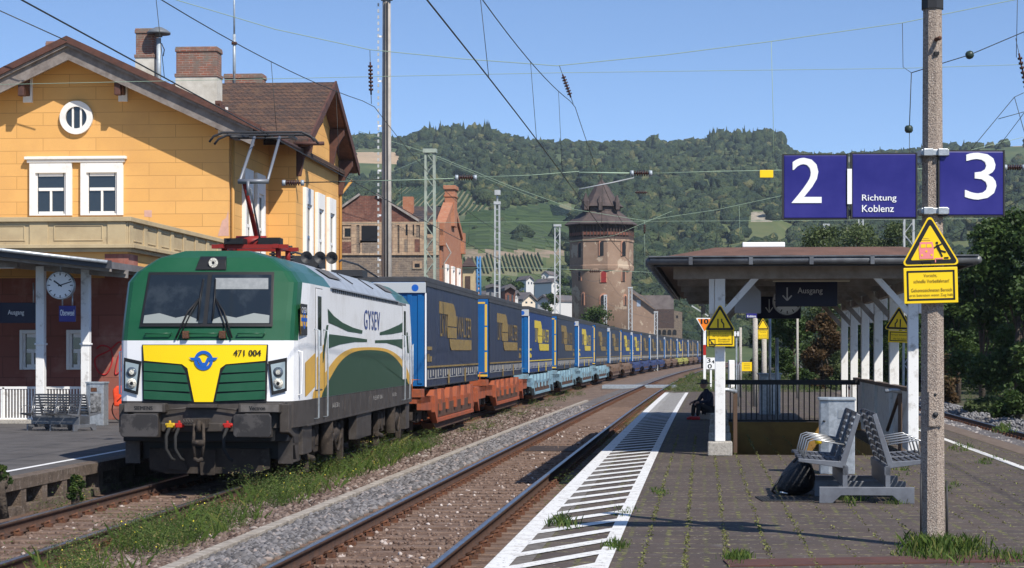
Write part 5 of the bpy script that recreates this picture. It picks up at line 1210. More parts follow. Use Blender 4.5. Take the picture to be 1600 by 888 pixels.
# ceiling lamp, lit by day only
lt = thing('strip_light', 'long strip light under the front edge of the shelter roof', 'lamp', at(1262, 434, 32.6), HS)
b = MB(); b.box(-.68, .68, -.07, .07, -.05, .07); b.build('housing', M['gwood'], lt); b = MB(); b.box(-.55,.66,-.05,.05,-.065,-.05); b.build('diffuser', mat('lamp_diffuser', (.62,.58,.45), .4), lt)
lb_ = thing('roof_light', 'white flat light box on top of the shelter roof', 'lamp', at(1193, 387, 36), HS)
b = MB(); b.box(-.37,.37,-.10,.10,.0,.09); b.build('housing', M['white'], lb_, bevel=.015); b = MB(); b.box(-.05,.05,-.05,.05,-.35,0); b.build('foot', M['steel'], lb_)
def ausgang(label, px, py, D, wpx, hpx, tx, ax):
    t = sign('exit_sign', label, 'sign', px, py, D, wpx, hpx, M['dnavy'], [], HS, .12, 'exit signs under the shelter', None, .35)
    wd, ht = wpx*D/F, hpx*D/F; b = MB(); put_text(b, 'Ausgang', (-wd/2+tx*wd, -.006, -.02), (1,0,0), (0,0,1), wd*.40, ht*.30, bold=.002)
    ox = -wd/2 + ax*wd; b.bar((ox, -.006, ht*.26), (ox, -.006, -ht*.26), .022, .003, up=(0,1,0)); b.bar((ox, -.0065, -ht*.26), (ox-.075, -.0065, -ht*.06), .022, .003, up=(0,1,0)); b.bar((ox, -.0065, -ht*.26), (ox+.075, -.0065, -ht*.06), .022, .003, up=(0,1,0)); b.build('lettering', M['shadetext'], t); return t
ausgang('front navy hanging sign with a down arrow reading Ausgang, covering the clock', 1212, 440, 34.0, 96, 39, .36, .19)
ausgang('darker navy exit sign hanging further back behind the grey plate', 1183, 458, 42.5, 68, 40, .5, .28)
ck2 = thing('platform_clock', 'round platform clock half hidden behind the front exit sign', 'clock', at(1230, 470, 38), HS); clockface(ck2, .27, 10, 12)
pl = thing('metal_plate', 'grey blank plate with a pointed top hanging beside the left shelter post', 'sign back', at(1169, 470, 33.4), HS)
b = MB(); s_ = 33.4/F; b.prism([(-21*s_,-20*s_),(20*s_,-20*s_),(20*s_,14*s_),(6*s_,29*s_),(-4*s_,29*s_),(-21*s_,6*s_)], 'y', 0, .03); b.build('plate', mat('plate_grey', (.30,.32,.36), .5), pl, bevel=.02)
b = MB(); b.box(-.03,.03,.03,.06,-.1,.55); b.build('hanger', M['gwood'], pl)
# ---- yellow warning signs
def tri(mb, c, r, y, rnd=.12):     # upright triangle with rounded corners
    pts = []
    for k in range(3):
        a = math.pi/2 + k*2*math.pi/3; cx, cz = c[0] + r*(1-rnd*1.0)*math.cos(a), c[1] + r*(1-rnd)*math.sin(a)
        for j in range(-3, 4): t = a + j*math.pi/9; pts.append((cx + r*rnd*math.cos(t)*.9, y, cz + r*rnd*math.sin(t)*.9))
    return mb.add(pts, [tuple(range(len(pts)))])
def trisolid(mb, r, y0, y1, rnd=.12):
    q = MB(); tri(q, (0,0), r, 0, rnd); mb.prism([(v[0], v[2]) for v in q.v], 'y', y0, y1)
def warn(label, tc, tr, pc, pw, ph, D, lines, pict, rz, group=None, tilt=0, pt=0):
    p = at(*tc, D); t = thing('warning_sign', label, 'warning sign', p, rz, group); t.rotation_euler = (0, tilt, rz); s_ = D/F; r = tr*s_
    b = MB(); trisolid(b, r, 0, .012); tp = b.build('triangle_plate', M['yellow'], t)
    b = MB(); tri(b, (0,0), r*.93, -.002, .10); b.build('triangle_border', M['black'], tp); b = MB(); tri(b, (0,0), r*.72, -.004, .04); b.build('triangle_field', M['yellow'], tp)
    b = MB(); pict(b, r)
    if b.v: b.build('pictogram', M['black'], tp)
    ox, oz = (pc[0]-tc[0])*s_, (tc[1]-pc[1])*s_; w2, h2 = pw*s_/2, ph*s_/2
    b = MB(); b.box(ox-w2, ox+w2, 0, .012, oz-h2, oz+h2); pp = b.build('text_plate', M['yellow'], t, bevel=.004)
    b = MB(); e = .022*(w2/.2); i = e*1.6
    for (x0,x1,z0,z1) in ((-w2+e,w2-e,h2-i,h2-e),(-w2+e,w2-e,-h2+e,-h2+i),(-w2+e,-w2+i,-h2+e,h2-e),(w2-i,w2-e,-h2+e,h2-e)): b.add([(ox+x0,-.003,oz+z0),(ox+x1,-.003,oz+z0),(ox+x1,-.003,oz+z1),(ox+x0,-.003,oz+z1)], [(0,1,2,3)])
    b.build('plate_border', M['black'], pp)
    if lines:
        b = MB()
        for s, fx, fz, fw, fh in lines: put_text(b, s, (ox + (fx-.5)*2*w2, -.004, oz + (fz-.5)*2*h2), (1,0,0), (0,0,1), fw*2*w2, fh*2*h2)
        b.build('lettering', mat('sign_brown_ink', (.10,.06,.015), .6), pp)
    return t, tp, pp, (ox, oz, w2, h2)
def pict_lane(sg):
    def f(b, r):
        y = -.006; q = r*.05
        def ln(a, c): b.bar((a[0]*r, y, a[1]*r), (c[0]*r, y, c[1]*r), q*1.6, .002, up=(0,1,0))
        ln((-.12*sg,.18),(-.12*sg,-.36)); ln((.10*sg,.18),(.10*sg,.0)); ln((.10*sg,.02),(.22*sg,-.14)); ln((.22*sg,-.12),(.22*sg,-.36))
    return f
t1, tp1, pp1, q1 = warn('yellow narrowing triangle and pram plate on the white shelter post by the stairs', (1125, 503), 26, (1126, 528), 42, 27, 31.55, [('Verengter Bahnsteigbereich', .08,.72,.84,.12), ('Hier kein Aufenthalt!', .2,.56,.6,.11), ('Durchfahrt für', .42,.36,.45,.10), ('Reisegepäck', .42,.23,.42,.10), ('nicht geeignet', .42,.10,.45,.10)], pict_lane(1), HS)
ox, oz, w2, h2 = q1; b = MB(); bx0, bz0 = ox-.62*w2, oz-.55*h2
for a, c in (((-.045,-.05),(.045,-.05)),((.045,-.05),(.045,.05)),((.045,.05),(-.045,.05)),((-.045,.05),(-.045,-.05)),((-.045,.05),(.045,-.05)),((-.02,.0),(.02,-.02)),((-.02,.03),(-.01,-.03))): b.bar((bx0+a[0],-.005,bz0+a[1]), (bx0+c[0],-.005,bz0+c[1]), .008, .002, up=(0,1,0))
b.build('pram_symbol', M['dark'], pp1)
warn('yellow narrowing triangle with short text plate on the rear white shelter post', (1404, 503), 23, (1409, 526), 40, 19, 34.3, [('Verengter Bahnsteigbereich', .1,.54,.8,.16), ('Hier kein Aufenthalt!', .2,.24,.6,.15)], pict_lane(-1), HS, tilt=R(2))
def pict_train(b, r):
    y = -.007
    def ln(a, c, w_=.05): b.bar((a[0]*r, y, a[1]*r), (c[0]*r, y, c[1]*r), w_*r, .002, up=(0,1,0))
    b.disc((.20*r, y, .16*r), .045*r, 'y', 10); ln((.20,.10),(.28,-.08),.09); ln((.22,.06),(.10,-.0),.045); ln((.24,.07),(.38,.14),.045); ln((.28,-.08),(.48,-.14),.055); ln((.27,-.08),(.36,-.28),.055); ln((.42,-.32),(.56,-.32),.05)
    ln((-.30,-.40),(-.24,-.48),.03); ln((.05,-.40),(.0,-.48),.03); ln((-.26,-.42),(.02,-.42),.03)
def trainart(tp, r):
    y = -.0062; b = MB(); b.prism([(-.36*r,-.34*r),(.08*r,-.34*r),(.10*r,.0),(.06*r,.20*r),(-.34*r,.20*r),(-.38*r,.0)], 'y', y-.001, y); b.bar((.14*r,y,-.34*r),(.14*r,y,-.46*r),.03*r,.002,up=(0,1,0)); b.bar((.13*r,y,-.34*r),(.38*r,y,-.34*r),.04*r,.002,up=(0,1,0)); a = b.build('train_symbol', mat('sign_pink', (.72,.22,.22), .5), tp)
    b = MB(); b.prism([(-.32*r,.02*r),(-.16*r,.02*r),(-.16*r,.13*r),(-.31*r,.13*r)], 'y', y-.003, y-.0015); b.prism([(-.13*r,.02*r),(.04*r,.02*r),(.02*r,.13*r),(-.13*r,.13*r)], 'y', y-.003, y-.0015)
    for x, z in ((-.28,-.22),(.02,-.22),(-.14,-.10)): b.disc((x*r, y-.003, z*r), .035*r, 'y', 10)
    b.build('symbol_window', M['yellow'], a)
    b = MB(); b.bar((-.28*r,y,.26*r),(.0,y,.26*r),.02*r,.002,up=(0,1,0)); b.bar((-.22*r,y,.32*r),(-.05*r,y,.32*r),.02*r,.002,up=(0,1,0)); b.build('symbol_line', M['tgold'], a)
# ---- the concrete sign pole in front
PD_ = 16.9; pp_ = P(1457, 549, PD_); pole = thing('concrete_pole', 'tall octagonal concrete pole carrying the blue platform signs', 'pole', (pp_.x, pp_.y, 0), R(10))
M['polec'] = mat('exposed_aggregate_concrete', (.36,.29,.235), .9, c2=(.16,.125,.105), sc=70, mix=(.5,.62), c3=(.58,.52,.45), sc3=85, mix3=(.56,.66), bump=.6, bsc=110)
b = MB(); b.lathe([(.112, -.2), (.108, 0), (.082, 4.46), (.0, 4.46)], n=8, smooth=False); b.build('shaft', M['polec'], pole)
b = MB(); b.lathe([(.095, 4.44), (.095, 4.56), (.0, 4.58)], n=8, smooth=False); b.build('cap', M['dark'], pole)
b = MB(); b.box(-.055, .055, -.115, -.085, 1.0, 1.29); hb = b.build('hatch', M['polec'], pole, bevel=.008); hb.rotation_euler = (0,0,R(-10))
b = MB(); b.cyl((.0,-.125,1.10),(.0,-.11,1.10),.022,10); b.cyl((.0,-.122,1.265),(.0,-.11,1.265),.012,8); hc = b.build('lock', M['dark'], hb)
b = MB(); b.cyl((.0,-.16,4.18),(.0,-.05,4.18),.018,8); b.build('stub_pipe', M['rust'], pole); b = MB(); b.box(-.02,.02,-.10,-.07,4.05,4.08); b.build('hole', M['black'], pole)
for z in (3.25, 2.77):
    b = MB(); b.box(-.115,.115,-.115,.115,z-.025,z+.025); b.box(-.10,-.02,-.14,-.10,z-.03,z+.03); b.box(.02,.10,-.14,-.10,z-.03,z+.03); o = b.build('clamp', M['steel'], pole, bevel=.006); o.rotation_euler = (0,0,R(-10))
b = MB(); b.cyl((-.12,-.05,.05),(-.12,-.05,.62),.008,6); b.cyl((.12,-.02,.0),(.115,-.02,.55),.01,6); b.build('earthing_cable', M['dark'], pole)
def panel(name, label, px0, px1, py0, py1, D, texts, rz):
    t = sign(name, label, 'sign', px0, py0, D, px1-px0, py1-py0, M['navy'], [], rz, .05, 'blue platform signs on the concrete pole', M['dark'])
    wd, ht = (px1-px0)*D/F, (py1-py0)*D/F; b = MB()
    for s, fx, fz, fw, fh, bo in texts: put_text(b, s, (-wd/2+fx*wd, -.006, -ht/2+fz*ht), (1,0,0), (0,0,1), fw*wd, fh*ht, bold=bo)
    b.build('lettering', M['white'], t); return t
panel('platform_sign', 'blue square sign with a large white 2', 1225, 1323, 243, 341, PD_-.1, [('2', .13,.24,.46,.72,.004)], R(-1))
panel('direction_sign', 'plain blue sign reading Richtung Koblenz beside the pole', 1332, 1431, 241, 340, PD_-.1, [('Richtung', .15,.235,.54,.125,.0008), ('Koblenz', .15,.085,.50,.11,.0008)], R(-1))
panel('platform_sign', 'blue square sign with a large white 3', 1468, 1568, 237, 336, PD_-.1, [('3', .40,.24,.48,.74,.004)], R(1))
b = MB()
for zy in (250, 333):
    z = P(0, zy, PD_).z; b.bar(P(1230, zy, PD_+.02), P(1560, zy, PD_+.02), .03, .05)
tag(b.build('sign_bracket', M['steel']), 'galvanised cross bars holding the three blue signs to the pole', 'bracket')
sp = MB(); a = P(1324, 264, PD_-.12); c = P(1331, 319, PD_-.12); sp.box(a.x, c.x, a.y, a.y+.03, c.z, a.z); tag(sp.build('sign_spacer', M['white']), 'narrow white strip between the sign 2 and the direction sign', 'sign strip')
t3, tp3, pp3, _ = warn('large yellow danger triangle with train and falling figure, on the concrete pole', (1454, 388), 49, (1453, 446), 84, 56, PD_-.15, [('Vorsicht,', .37,.72,.25,.10), ('schnelle Vorbeifahrten!', .18,.57,.66,.10), ('Gekennzeichneten Bereich', .13,.32,.76,.10), ('erst betreten wenn Zug hält!', .10,.17,.82,.10)], pict_train, R(-1), tilt=R(-1.5))
trainart(tp3, 49*(PD_-.15)/F)
# ---- bench: two seats back to back on shared feet
M['bench'] = mat('bench_grey_steel', (.17,.18,.20), .45, .3, c2=(.13,.135,.15), sc=8)
M['benchd'] = mat('bench_grille', (.10,.105,.115), .5, .2, c2=(.05,.05,.055), sc=90, mix=(.48,.52))
M['wire'] = mat('bright_wire', (.40,.40,.39), .35, .7)
def bench_half(sg, parent, L=2.0, n=4):
    for k in range(n):
        y0 = .05 + k*L/n; y1 = y0 + L/n - .06
        b = MB()
        for j in range(7):                      # seat slats, then back slats
            f0 = j/7; x0 = .22 + .44*(1-f0); z0 = .40 + .05*(1-f0)
            b.bar((sg*(x0), y0, z0+.02), (sg*(x0), y1, z0+.02), .042, .014)
        b.build('seat', M['benchd'], parent)
        b = MB()
        for j in range(8):
            f = j/7; b.bar((sg*(.20 - .14*f), y0, .44 + .50*f), (sg*(.20 - .14*f), y1, .44 + .50*f), .014, .048)
        b.build('backrest', M['benchd'], parent)
        zz = .455
        for yy in (y0, y1): b = MB(); b.tube([(sg*.64, yy, zz-.03), (sg*.58, yy, zz+.20), (sg*.52, yy, zz+.22), (sg*.16, yy, zz+.16)], .009, 6); b.build('armrest', M['wire'], parent)
    for y in (0.02, L/2, L-.02):
        b = MB(); b.prism([(sg*q[0], q[1]) for q in ((.69,.44),(.20,.37),(.03,.94),(.075,.96),(.245,.445),(.69,.475))], 'y', y-.02, y+.02); b.build('side_frame', M['bench'], parent, bevel=.006)
bp = P(1354, 549, 21.8); bn = thing('platform_bench', 'grey double bench of perforated steel seats standing back to back', 'bench', (bp.x, bp.y, 0), HS)
for sg, oxx in ((-1, -.03), (1, .03)):
    hf = bpy.data.objects.new('bench_seat_row', None); COL.objects.link(hf); hf.parent = bn; hf.location = (oxx + sg*.0, 0, .0)
    bench_half(sg, hf)
for y in (.0, 1.0, 2.0):
    b = MB(); b.prism([(-.5,0),(-.36,0),(-.27,.085),(.27,.085),(.36,0),(.5,0),(.5,.175),(-.5,.175)], 'y', y-.03, y+.03); b.build('foot', M['bench'], bn, bevel=.006)
b = MB(); b.box(-.25,-.2,0,2,.175,.40); b.box(.2,.25,0,2,.175,.40)
for sg in (-1, 1): b.box(sg*.22-.03, sg*.22+.03, 0, 2.0, .30, .39)
b.build('beam', M['bench'], bn)
# backpack under the bench
bk = thing('backpack', 'black backpack lying on the paving under the bench', 'backpack', P(1240, 549, 23.0), R(10)); bk.location.z = 0; bk.location.y += .1
V, Fc = ico(3); V = V * np.array([.21,.25,.21]); V[:,2] = np.sign(V[:,2])*np.abs(V[:,2])**.8*.21**.2; V += RNG.normal(0,.006,V.shape); t_ = (V[:,2]+.21)/.42; V[:,0] = V[:,0]*(1.35-.95*t_) + .13*t_; V[:,2] *= 1.12
V[:,2] += .22; V[:,2] = np.maximum(V[:,2], .004)
npmesh('bag_body', V, Fc, mat('black_nylon', (.012,.012,.014), .55, c2=(.02,.02,.022), sc=20, bump=.4, bsc=25), bk, smooth=True)
b = MB(); b.tube([(-.24,-.12,.03),(-.30,-.2,.06),(-.26,-.22,.14),(-.18,-.16,.22)], .014, 6); b.tube([(-.05,-.20,.38),(-.02,-.24,.43),(.06,-.2,.40)], .014, 6); b.build('strap', M['dark'], bk)
b = MB(); b.tube([(-.22,-.235,.05),(-.14,-.26,.035)], .008, 5); b.build('strap_tip', M['white'], bk)
# litter bin
bi = P(1308, 549, 27.1); bn2 = thing('litter_bin', 'tall galvanised litter bin behind the double bench', 'litter bin', (bi.x, bi.y, 0), HS)
b = MB(); b.prism([(-.23,-.16),(-.12,-.2),(.22,-.2),(.22,.2),(-.23,.2)], 'z', .0, .97); b.build('body', M['steel'], bn2, bevel=.01)
b = MB(); b.prism([(-.245,-.18),(-.125,-.22),(.235,-.22),(.235,.22),(-.245,.22)], 'z', .97, 1.01); b.build('lid', M['zinc'], bn2, bevel=.01)
b = MB(); b.box(.0,.10,-.207,-.2,.74,.85); b.build('label_plate', M['wire'], bn2); b = MB(); b.cyl((-.19,-.19,.7),(-.17,-.18,.7),.014,8); b.cyl((.1,-.215,.08),(.1,-.2,.08),.02,8); b.build('lock', M['dark'], bn2)
b = MB(); b.sm = True; b.lathe([(.0,.0),(.04,.0),(.05,.06),(.035,.10),(.0,.11)], c=(-.27,-.15,.40), n=12); tag(b.build('yellow_bag', M['yellow'], None, loc=(bi.x, bi.y, 0)), 'small yellow bag hanging beside the bin behind the bench', 'bag')
# metal grid in the paving
gd = MB(); gp = P(1225, 549, 22.4)
for k in range(14): gd.box(gp.x-.28, gp.x+.28, gp.y-.35+k*.05, gp.y-.335+k*.05, .004, .012); gd.box(gp.x-.28+k*.04, gp.x-.27+k*.04, gp.y-.35, gp.y+.33, .004, .011)
tag(gd.build('drain_grate', M['dark']), 'dark square drain grate set in the paving near the backpack', 'grate')
# ================================================================ background: tower, old buildings, masts, overhead line
M['slate'] = rooftiles('slate_roof', (.055,.05,.055), (.075,.07,.075), (.04,.036,.04))
M['twall'] = mat('red_brown_plaster', (.235,.155,.107), .9, c2=(.285,.195,.138), sc=.5, mix=(.45,.7), c3=(.40,.31,.225), sc3=.42, mix3=(.57,.60), bump=.3, bsc=6)
M['tdark'] = mat('tower_timber', (.05,.035,.03), .8, c2=(.08,.05,.04), sc=2)
M['troof2'] = mat('tower_roof', (.062,.048,.046), .8, c2=(.09,.065,.058), sc=1.2)
TD = 250.0; tp = P(940, 549, TD); tw = thing('water_tower', 'round red brown tower with timber gallery and pointed dark roof behind the train', 'tower', (tp.x, tp.y, -.9), R(8))
H = lambda y: CZ + (549 - y) * TD / F + .9
b = MB(); b.lathe([(3.62,0),(3.62,H(440)),(3.72,H(428)),(3.72,H(415))], n=40); b.lathe([(3.95,H(415)),(3.95,H(379)),(4.05,H(379)),(4.05,H(376))], n=8, smooth=False); b.lathe([(3.98,H(424)),(4.02,H(421)),(4.02,H(417)),(3.9,H(414))], n=8, smooth=False); b.build('wall', M['twall'], tw)
b = MB(); b.lathe([(3.98,H(379)),(4.02,H(376)),(3.98,H(372)),(3.7,H(372)),(3.7,H(351))], n=8, smooth=False); ga = b.build('gallery', M['tdark'], tw)
b = MB()
for k in range(8):
    t = 2*math.pi*k/8
    for q in range(7):
        t2 = t + 2*math.pi/8*q/7; f = math.cos(math.pi/8)/math.cos((q/7-.5)*math.pi/4); r = 3.96*f; b.box(r*math.cos(t2)-.06, r*math.cos(t2)+.06, r*math.sin(t2)-.06, r*math.sin(t2)+.06, H(372), H(351))
b.build('gallery_post', M['tdark'], ga)
b = MB(); b.lathe([(3.99,H(369.5)),(4.0,H(365)),(3.9,H(365))], n=8, smooth=False); b.build('gallery_rail', mat('gallery_red', (.16,.06,.04), .8), ga)
b = MB(); b.lathe([(4.55,H(353.5)),(4.6,H(352)),(2.5,H(333)),(2.35,H(332)),(2.35,H(326)),(2.75,H(324)),(2.05,H(315)),(1.45,H(304)),(.95,H(293)),(.06,H(281)),(.03,H(268)),(0,H(267))], n=8, smooth=False); ro = b.build('roof', M['troof2'], tw)
for (px, py, s_) in ((916, 320, .62), (938, 321, .5), (965, 320, .5)):
    q = P(px, py, TD - 2.4) - tw.location; q.rotate(Matrix.Rotation(-R(8), 3, 'Z')); b = MB(); b.box(q.x-.45*s_, q.x+.45*s_, q.y-.2, q.y+1.6, q.z-.6, q.z+.7*s_); b.lathe([(.75*s_,0),(.35*s_,.6),(.04,1.7*s_),(0,1.72*s_)], c=(q.x, q.y+.4, q.z+.7*s_), n=8, smooth=False); b.build('dormer', M['troof2'], ro)
def arch(mb, w_, h_, y0, y1, n=8):
    pts = [(-w_/2, 0), (w_/2, 0)] + [(w_/2*math.cos(math.pi*k/n), h_ + w_/2*math.sin(math.pi*k/n)) for k in range(n+1)]; mb.prism(pts, 'y', y0, y1)
for (px, py, w_, h_, col) in ((905,404,.62,1.5,'black'),(939,402,.62,1.5,'black'),(973,402,.62,1.5,'black'),(941,443,.6,1.1,'lred'),(941,482,.75,1.2,'black'),(905,440,.4,1.0,'tdark'),(972,441,.5,1.2,'tdark'),(975,478,.4,1.0,'tdark'),(910,478,.25,1.3,'tdark')):
    X = (px-800)*TD/F - tp.x; rr_ = 3.98*.955 if py < 415 else 3.63; a = math.asin(max(-1, min(1, X/rr_))); 
    if py < 415: rr_ = 3.95*math.cos(math.pi/8)/max(.924, math.cos(((a - R(8) + math.pi/8) % (math.pi/4)) - math.pi/8)) 
    wn = bpy.data.objects.new('window', None); b = MB(); arch(b, w_+.22, h_+.05, -.07, .2); 
    wo = b.build('window', mat('window_surround', (.40,.20,.13), .9), tw); wo.location = (rr_*math.sin(a - R(-8)*0), -rr_*math.cos(a), H(py)); wo.rotation_euler = (0,0,a)
    v = Matrix.Rotation(-R(8), 4, 'Z') @ Vector((rr_*math.sin(a), -rr_*math.cos(a), H(py))); wo.location = v; wo.rotation_euler = (0,0,a - R(8)); bpy.data.objects.remove(wn)
    b = MB(); arch(b, w_, h_-.05, -.09, -.072); b.build('pane', M[col], wo)
# stone warehouse with a brick gable, and the brick house beside it
M['rubble'] = blocks('rubble_stone', (.23,.18,.135), (.14,.11,.09), (.28,.22,.165), .30, .12, .022, .95, var=(.15,.12,.10), stain=(.28,.205,.145), ssc=1.6, bump=.9)
M['redbrick'] = blocks('dark_red_brick', (.20,.075,.05), (.14,.055,.042), (.20,.13,.10), .26, .085, .012, .95, var=(.10,.05,.04), stain=(.26,.13,.09), ssc=1.0)
M['obrick'] = blocks('orange_brick', (.42,.175,.09), (.35,.14,.075), (.35,.22,.15), .26, .085, .012, .9, var=(.34,.13,.07), stain=(.40,.20,.12), ssc=.8)
M['buff'] = blocks('buff_brick_trim', (.46,.33,.21), (.38,.26,.17), (.28,.2,.14), .3, .2, .02, .9, var=(.3,.2,.13))
BD = 115.0
def bp_(px, py, D=BD): p = P(px, py, D); return p.x, p.z
wh = thing('stone_warehouse', 'ruinous rubble stone warehouse with dark red brick gable beyond the station', 'building', (0, BD, 0))
xa, _ = bp_(515, 0); xb, zt = bp_(686, 348); b = MB(); b.box(xa, xb, 0, .6, -1, zt); b.build('wall', M['rubble'], wh)
b = MB(); g = [bp_(*p) for p in ((515,349),(656,349),(650,343),(618,322),(588,306),(560,306),(525,332),(515,340))]; b.prism([(x, z) for x, z in g], 'y', .05, .65); b.build('gable', M['redbrick'], wh)
b = MB()
for a, c in (((515,338),(562,305)),((588,305),(655,347))): p, q = bp_(*a), bp_(*c); b.bar((p[0], .2, p[1]+.05), (q[0], .2, q[1]+.05), .6, .12)
b.build('gable_coping', M['gwood'], wh)
b = MB(); b.box(xa, xb, -.10, 0, bp_(0,399)[1], bp_(0,396)[1]); b.build('ledge', M['buff'], wh)
b = MB()
for px in (529, 553, 594, 617, 628, 641, 660, 682):
    x, _ = bp_(px, 0); b.box(x-.14, x+.14, -.08, 0, bp_(0,396)[1], zt)
b.box(xa, xb, -.06, 0, bp_(0,352)[1], zt+.04); b.build('buff_quoins', M['buff'], wh)
for (x0, y0, x1, y1, m) in ((565,353,590,377,'black'),(539,357,548,370,'glass'),(604,356,611,372,'black'),(634,351,647,368,'black'),(664,351,678,366,'black'),(533,378,551,396,'redbrick'),(566,379,590,396,'rubble'),(600,379,614,396,'redbrick'),(632,374,640,394,'rubble'),(648,374,656,394,'redbrick'),(666,372,676,392,'rubble'),(600,400,604,420,'black'),(648,412,656,418,'black')):
    a = bp_(x0, y1); c = bp_(x1, y0); b = MB(); b.box(a[0]-.12, c[0]+.12, -.05, -.003, a[1]-.1, c[1]+.12); wo = b.build('window', M['buff'], wh); b = MB(); b.box(a[0], c[0], -.062, -.052, a[1], c[1]); b.build('pane', M[m], wo)  # black panels paint the darkness inside the open windows
bh = thing('brick_house', 'orange brick house with slate roof and tall chimney gable facing the tracks', 'building', P(690, 549, 118) * 1.0, -math.atan(.09)); bh.location.z = -.9
ze, zr_ = 8.5+.9, 10.3+.9; b = MB(); b.box(-4.6, 0, 0, 10.4, 0, ze); b.prism([(0, ze), (10.4, ze), (5.2, zr_)], 'x', -.5, 0); wo = b.build('wall', M['obrick'], bh)
b = MB(); b.prism([(-.3, ze-.05), (5.2, zr_+.05), (10.7, ze-.05), (10.7, ze-.25), (5.2, zr_-.15), (-.3, ze-.25)], 'x', -4.7, -.45); rf = b.build('roof', M['slate'], bh)
b = MB(); b.prism([(-.2, ze-.2), (5.2, zr_+.1), (10.6, ze-.2), (10.6, ze+.15), (5.2, zr_+.45), (-.2, ze+.15)], 'x', -.48, .12); b.box(-.55, .2, -.2, .6, ze-.8, ze+.5); b.box(-.55, .2, 9.8, 10.6, ze-.8, ze+.5); b.build('gable_parapet', M['obrick'], bh)
b = MB(); b.box(-.4, .2, 4.6, 6.0, ze+.6, zr_+1.0); b.box(-.48, .28, 4.5, 6.1, zr_+1.0, zr_+1.25); b.box(-.45, .25, 4.55, 6.05, zr_+.55, zr_+.68); b.build('chimney', M['obrick'], rf, bevel=.03)
b = MB(); x, z = bp_(626, 316, 120); b.box(-2.75, -2.15, 3.4, 4.0, ze, zr_+.5); b.build('chimney', M['obrick'], rf)
for y0 in (1.4, 4.4, 7.4):
    for z0 in (1.5, 5.2): window(bh, (0, y0, z0), (0,1,0), 1.2, 2.4, .12, head=.25)
b = MB(); b.tube([(.1, .5, ze-.5), (.5, .3, ze-1.2), (.12, .2, ze-1.8), (.12, .2, .3)], .05, 6); b.build('downpipe', M['mgrey'] if 'mgrey' in M else M['gwood'], bh)
cb = thing('cream_cottage', 'small cream house with dark hipped roof beyond the brick house', 'house', P(733, 549, 150)); cb.location.z = -.9
q = 150/F; b = MB(); b.box(-10*q, 9*q, 0, 4, 0, 137*q+2.2); b.build('wall', M['cream'], cb); b = MB(); zz = 139*q+2.2; b.add([(-13*q,-.4,zz),(12*q,-.4,zz),(12*q,4.5,zz),(-13*q,4.5,zz),(-3*q,2,zz+.75),(2*q,2,zz+.75)], [(0,1,5,4),(1,2,5),(2,3,4,5),(3,0,4),(3,2,1,0)]); b.build('roof', M['tdark'], cb)
b = MB(); b.box(-6*q, 2*q, -.05, -.003, 100*q+2.3, 122*q+2.3); b.build('window', M['tdark'], cb)
# ruined gatehouse right of the tower
gh = thing('old_gatehouse', 'weathered plaster gatehouse with sagging slate roof beside the tower', 'building', P(1004, 549, 425)); gh.location.z = -.9; q = 425/F
b = MB(); b.prism([(-18*q,0),(18*q,0),(18*q,72*q+2.5),(-2*q,88*q+2.5),(-18*q,94*q+2.5)], 'y', 0, 6); b.build('wall', M['twall'], gh)
b = MB(); b.bar((-18*q,-.6,96*q+2.5), (22*q,-.6,66*q+2.5), .5, .35, up=(0,1,0)); b.prism([(-4*q,88*q+2.5),(50*q,88*q+2.5),(50*q,66*q+2.5),(20*q,66*q+2.5)], 'y', 2.2, 2.5); b.prism([(18*q,66*q+2.5),(50*q,66*q+2.5),(50*q,88*q+2.5),(2*q,88*q+2.5)], 'y', 3, 6); b.build('roof', mat('old_grey_roof', (.16,.135,.125), .9, c2=(.11,.09,.085), sc=1), gh)
b = MB(); b.box(-9*q, -3*q, -.05, -.003, 70*q+2.5, 80*q+2.5); b.build('window', mat('grey_pane', (.3,.34,.4), .3), gh)
b = MB(); b.box(18*q, 50*q, 1.5, 1.9, 55*q, 66*q+2.5); b.build('rear_wall', M['tdark'], gh)
ru = thing('ruined_town_wall', 'crumbling stone town wall with dark arches beside the gatehouse', 'wall', P(1036, 549, 436)); ru.location.z = -.9; q = 436/F
b = MB(); rgx = random.Random(5); pts = [(-28*q, 0), (30*q, 0)]; x = 30
while x > -28: pts.append((x*q, (61 + rgx.uniform(-4, 3) - (6 if x < -12 else 0))*q + 2.5)); x -= 4
b.prism(pts, 'y', 0, 1.5); b.build('masonry', M['rubble'], ru)
for k in range(5):
    b = MB(); arch(b, 6*q, 5*q, -.1, -.004); o = b.build('arch', M['black'], ru); o.location = ((-14+k*8)*q, 0, 26*q+2.5)
for k, (x, y) in enumerate(((-15,48),(-5,52),(8,50),(16,46),(22,52))): b = MB(); b.box((x-1.5)*q, (x+1.5)*q, -.05, -.004, y*q+2.5, (y+4)*q+2.5); b.build('opening', M['black'], ru)
ct = thing('castle_tower', 'distant crenellated stone tower at the foot of the hill', 'tower', P(1022, 462, 700)); q = 700/F
b = MB(); b.box(-10*q, 10*q, 0, 6, -8, 13*q)
for k in range(4): b.box((-10+k*5.6)*q, (-10+k*5.6+3)*q, 0, 6, 13*q, 15*q)
b.build('wall', mat('pale_castle_stone', (.40,.30,.22), .9, c2=(.28,.2,.15), sc=.6), ct); b = MB(); b.box(-13*q, -10*q, 1, 5, -8, 12*q); b.build('side_turret', M['twall'], ct)
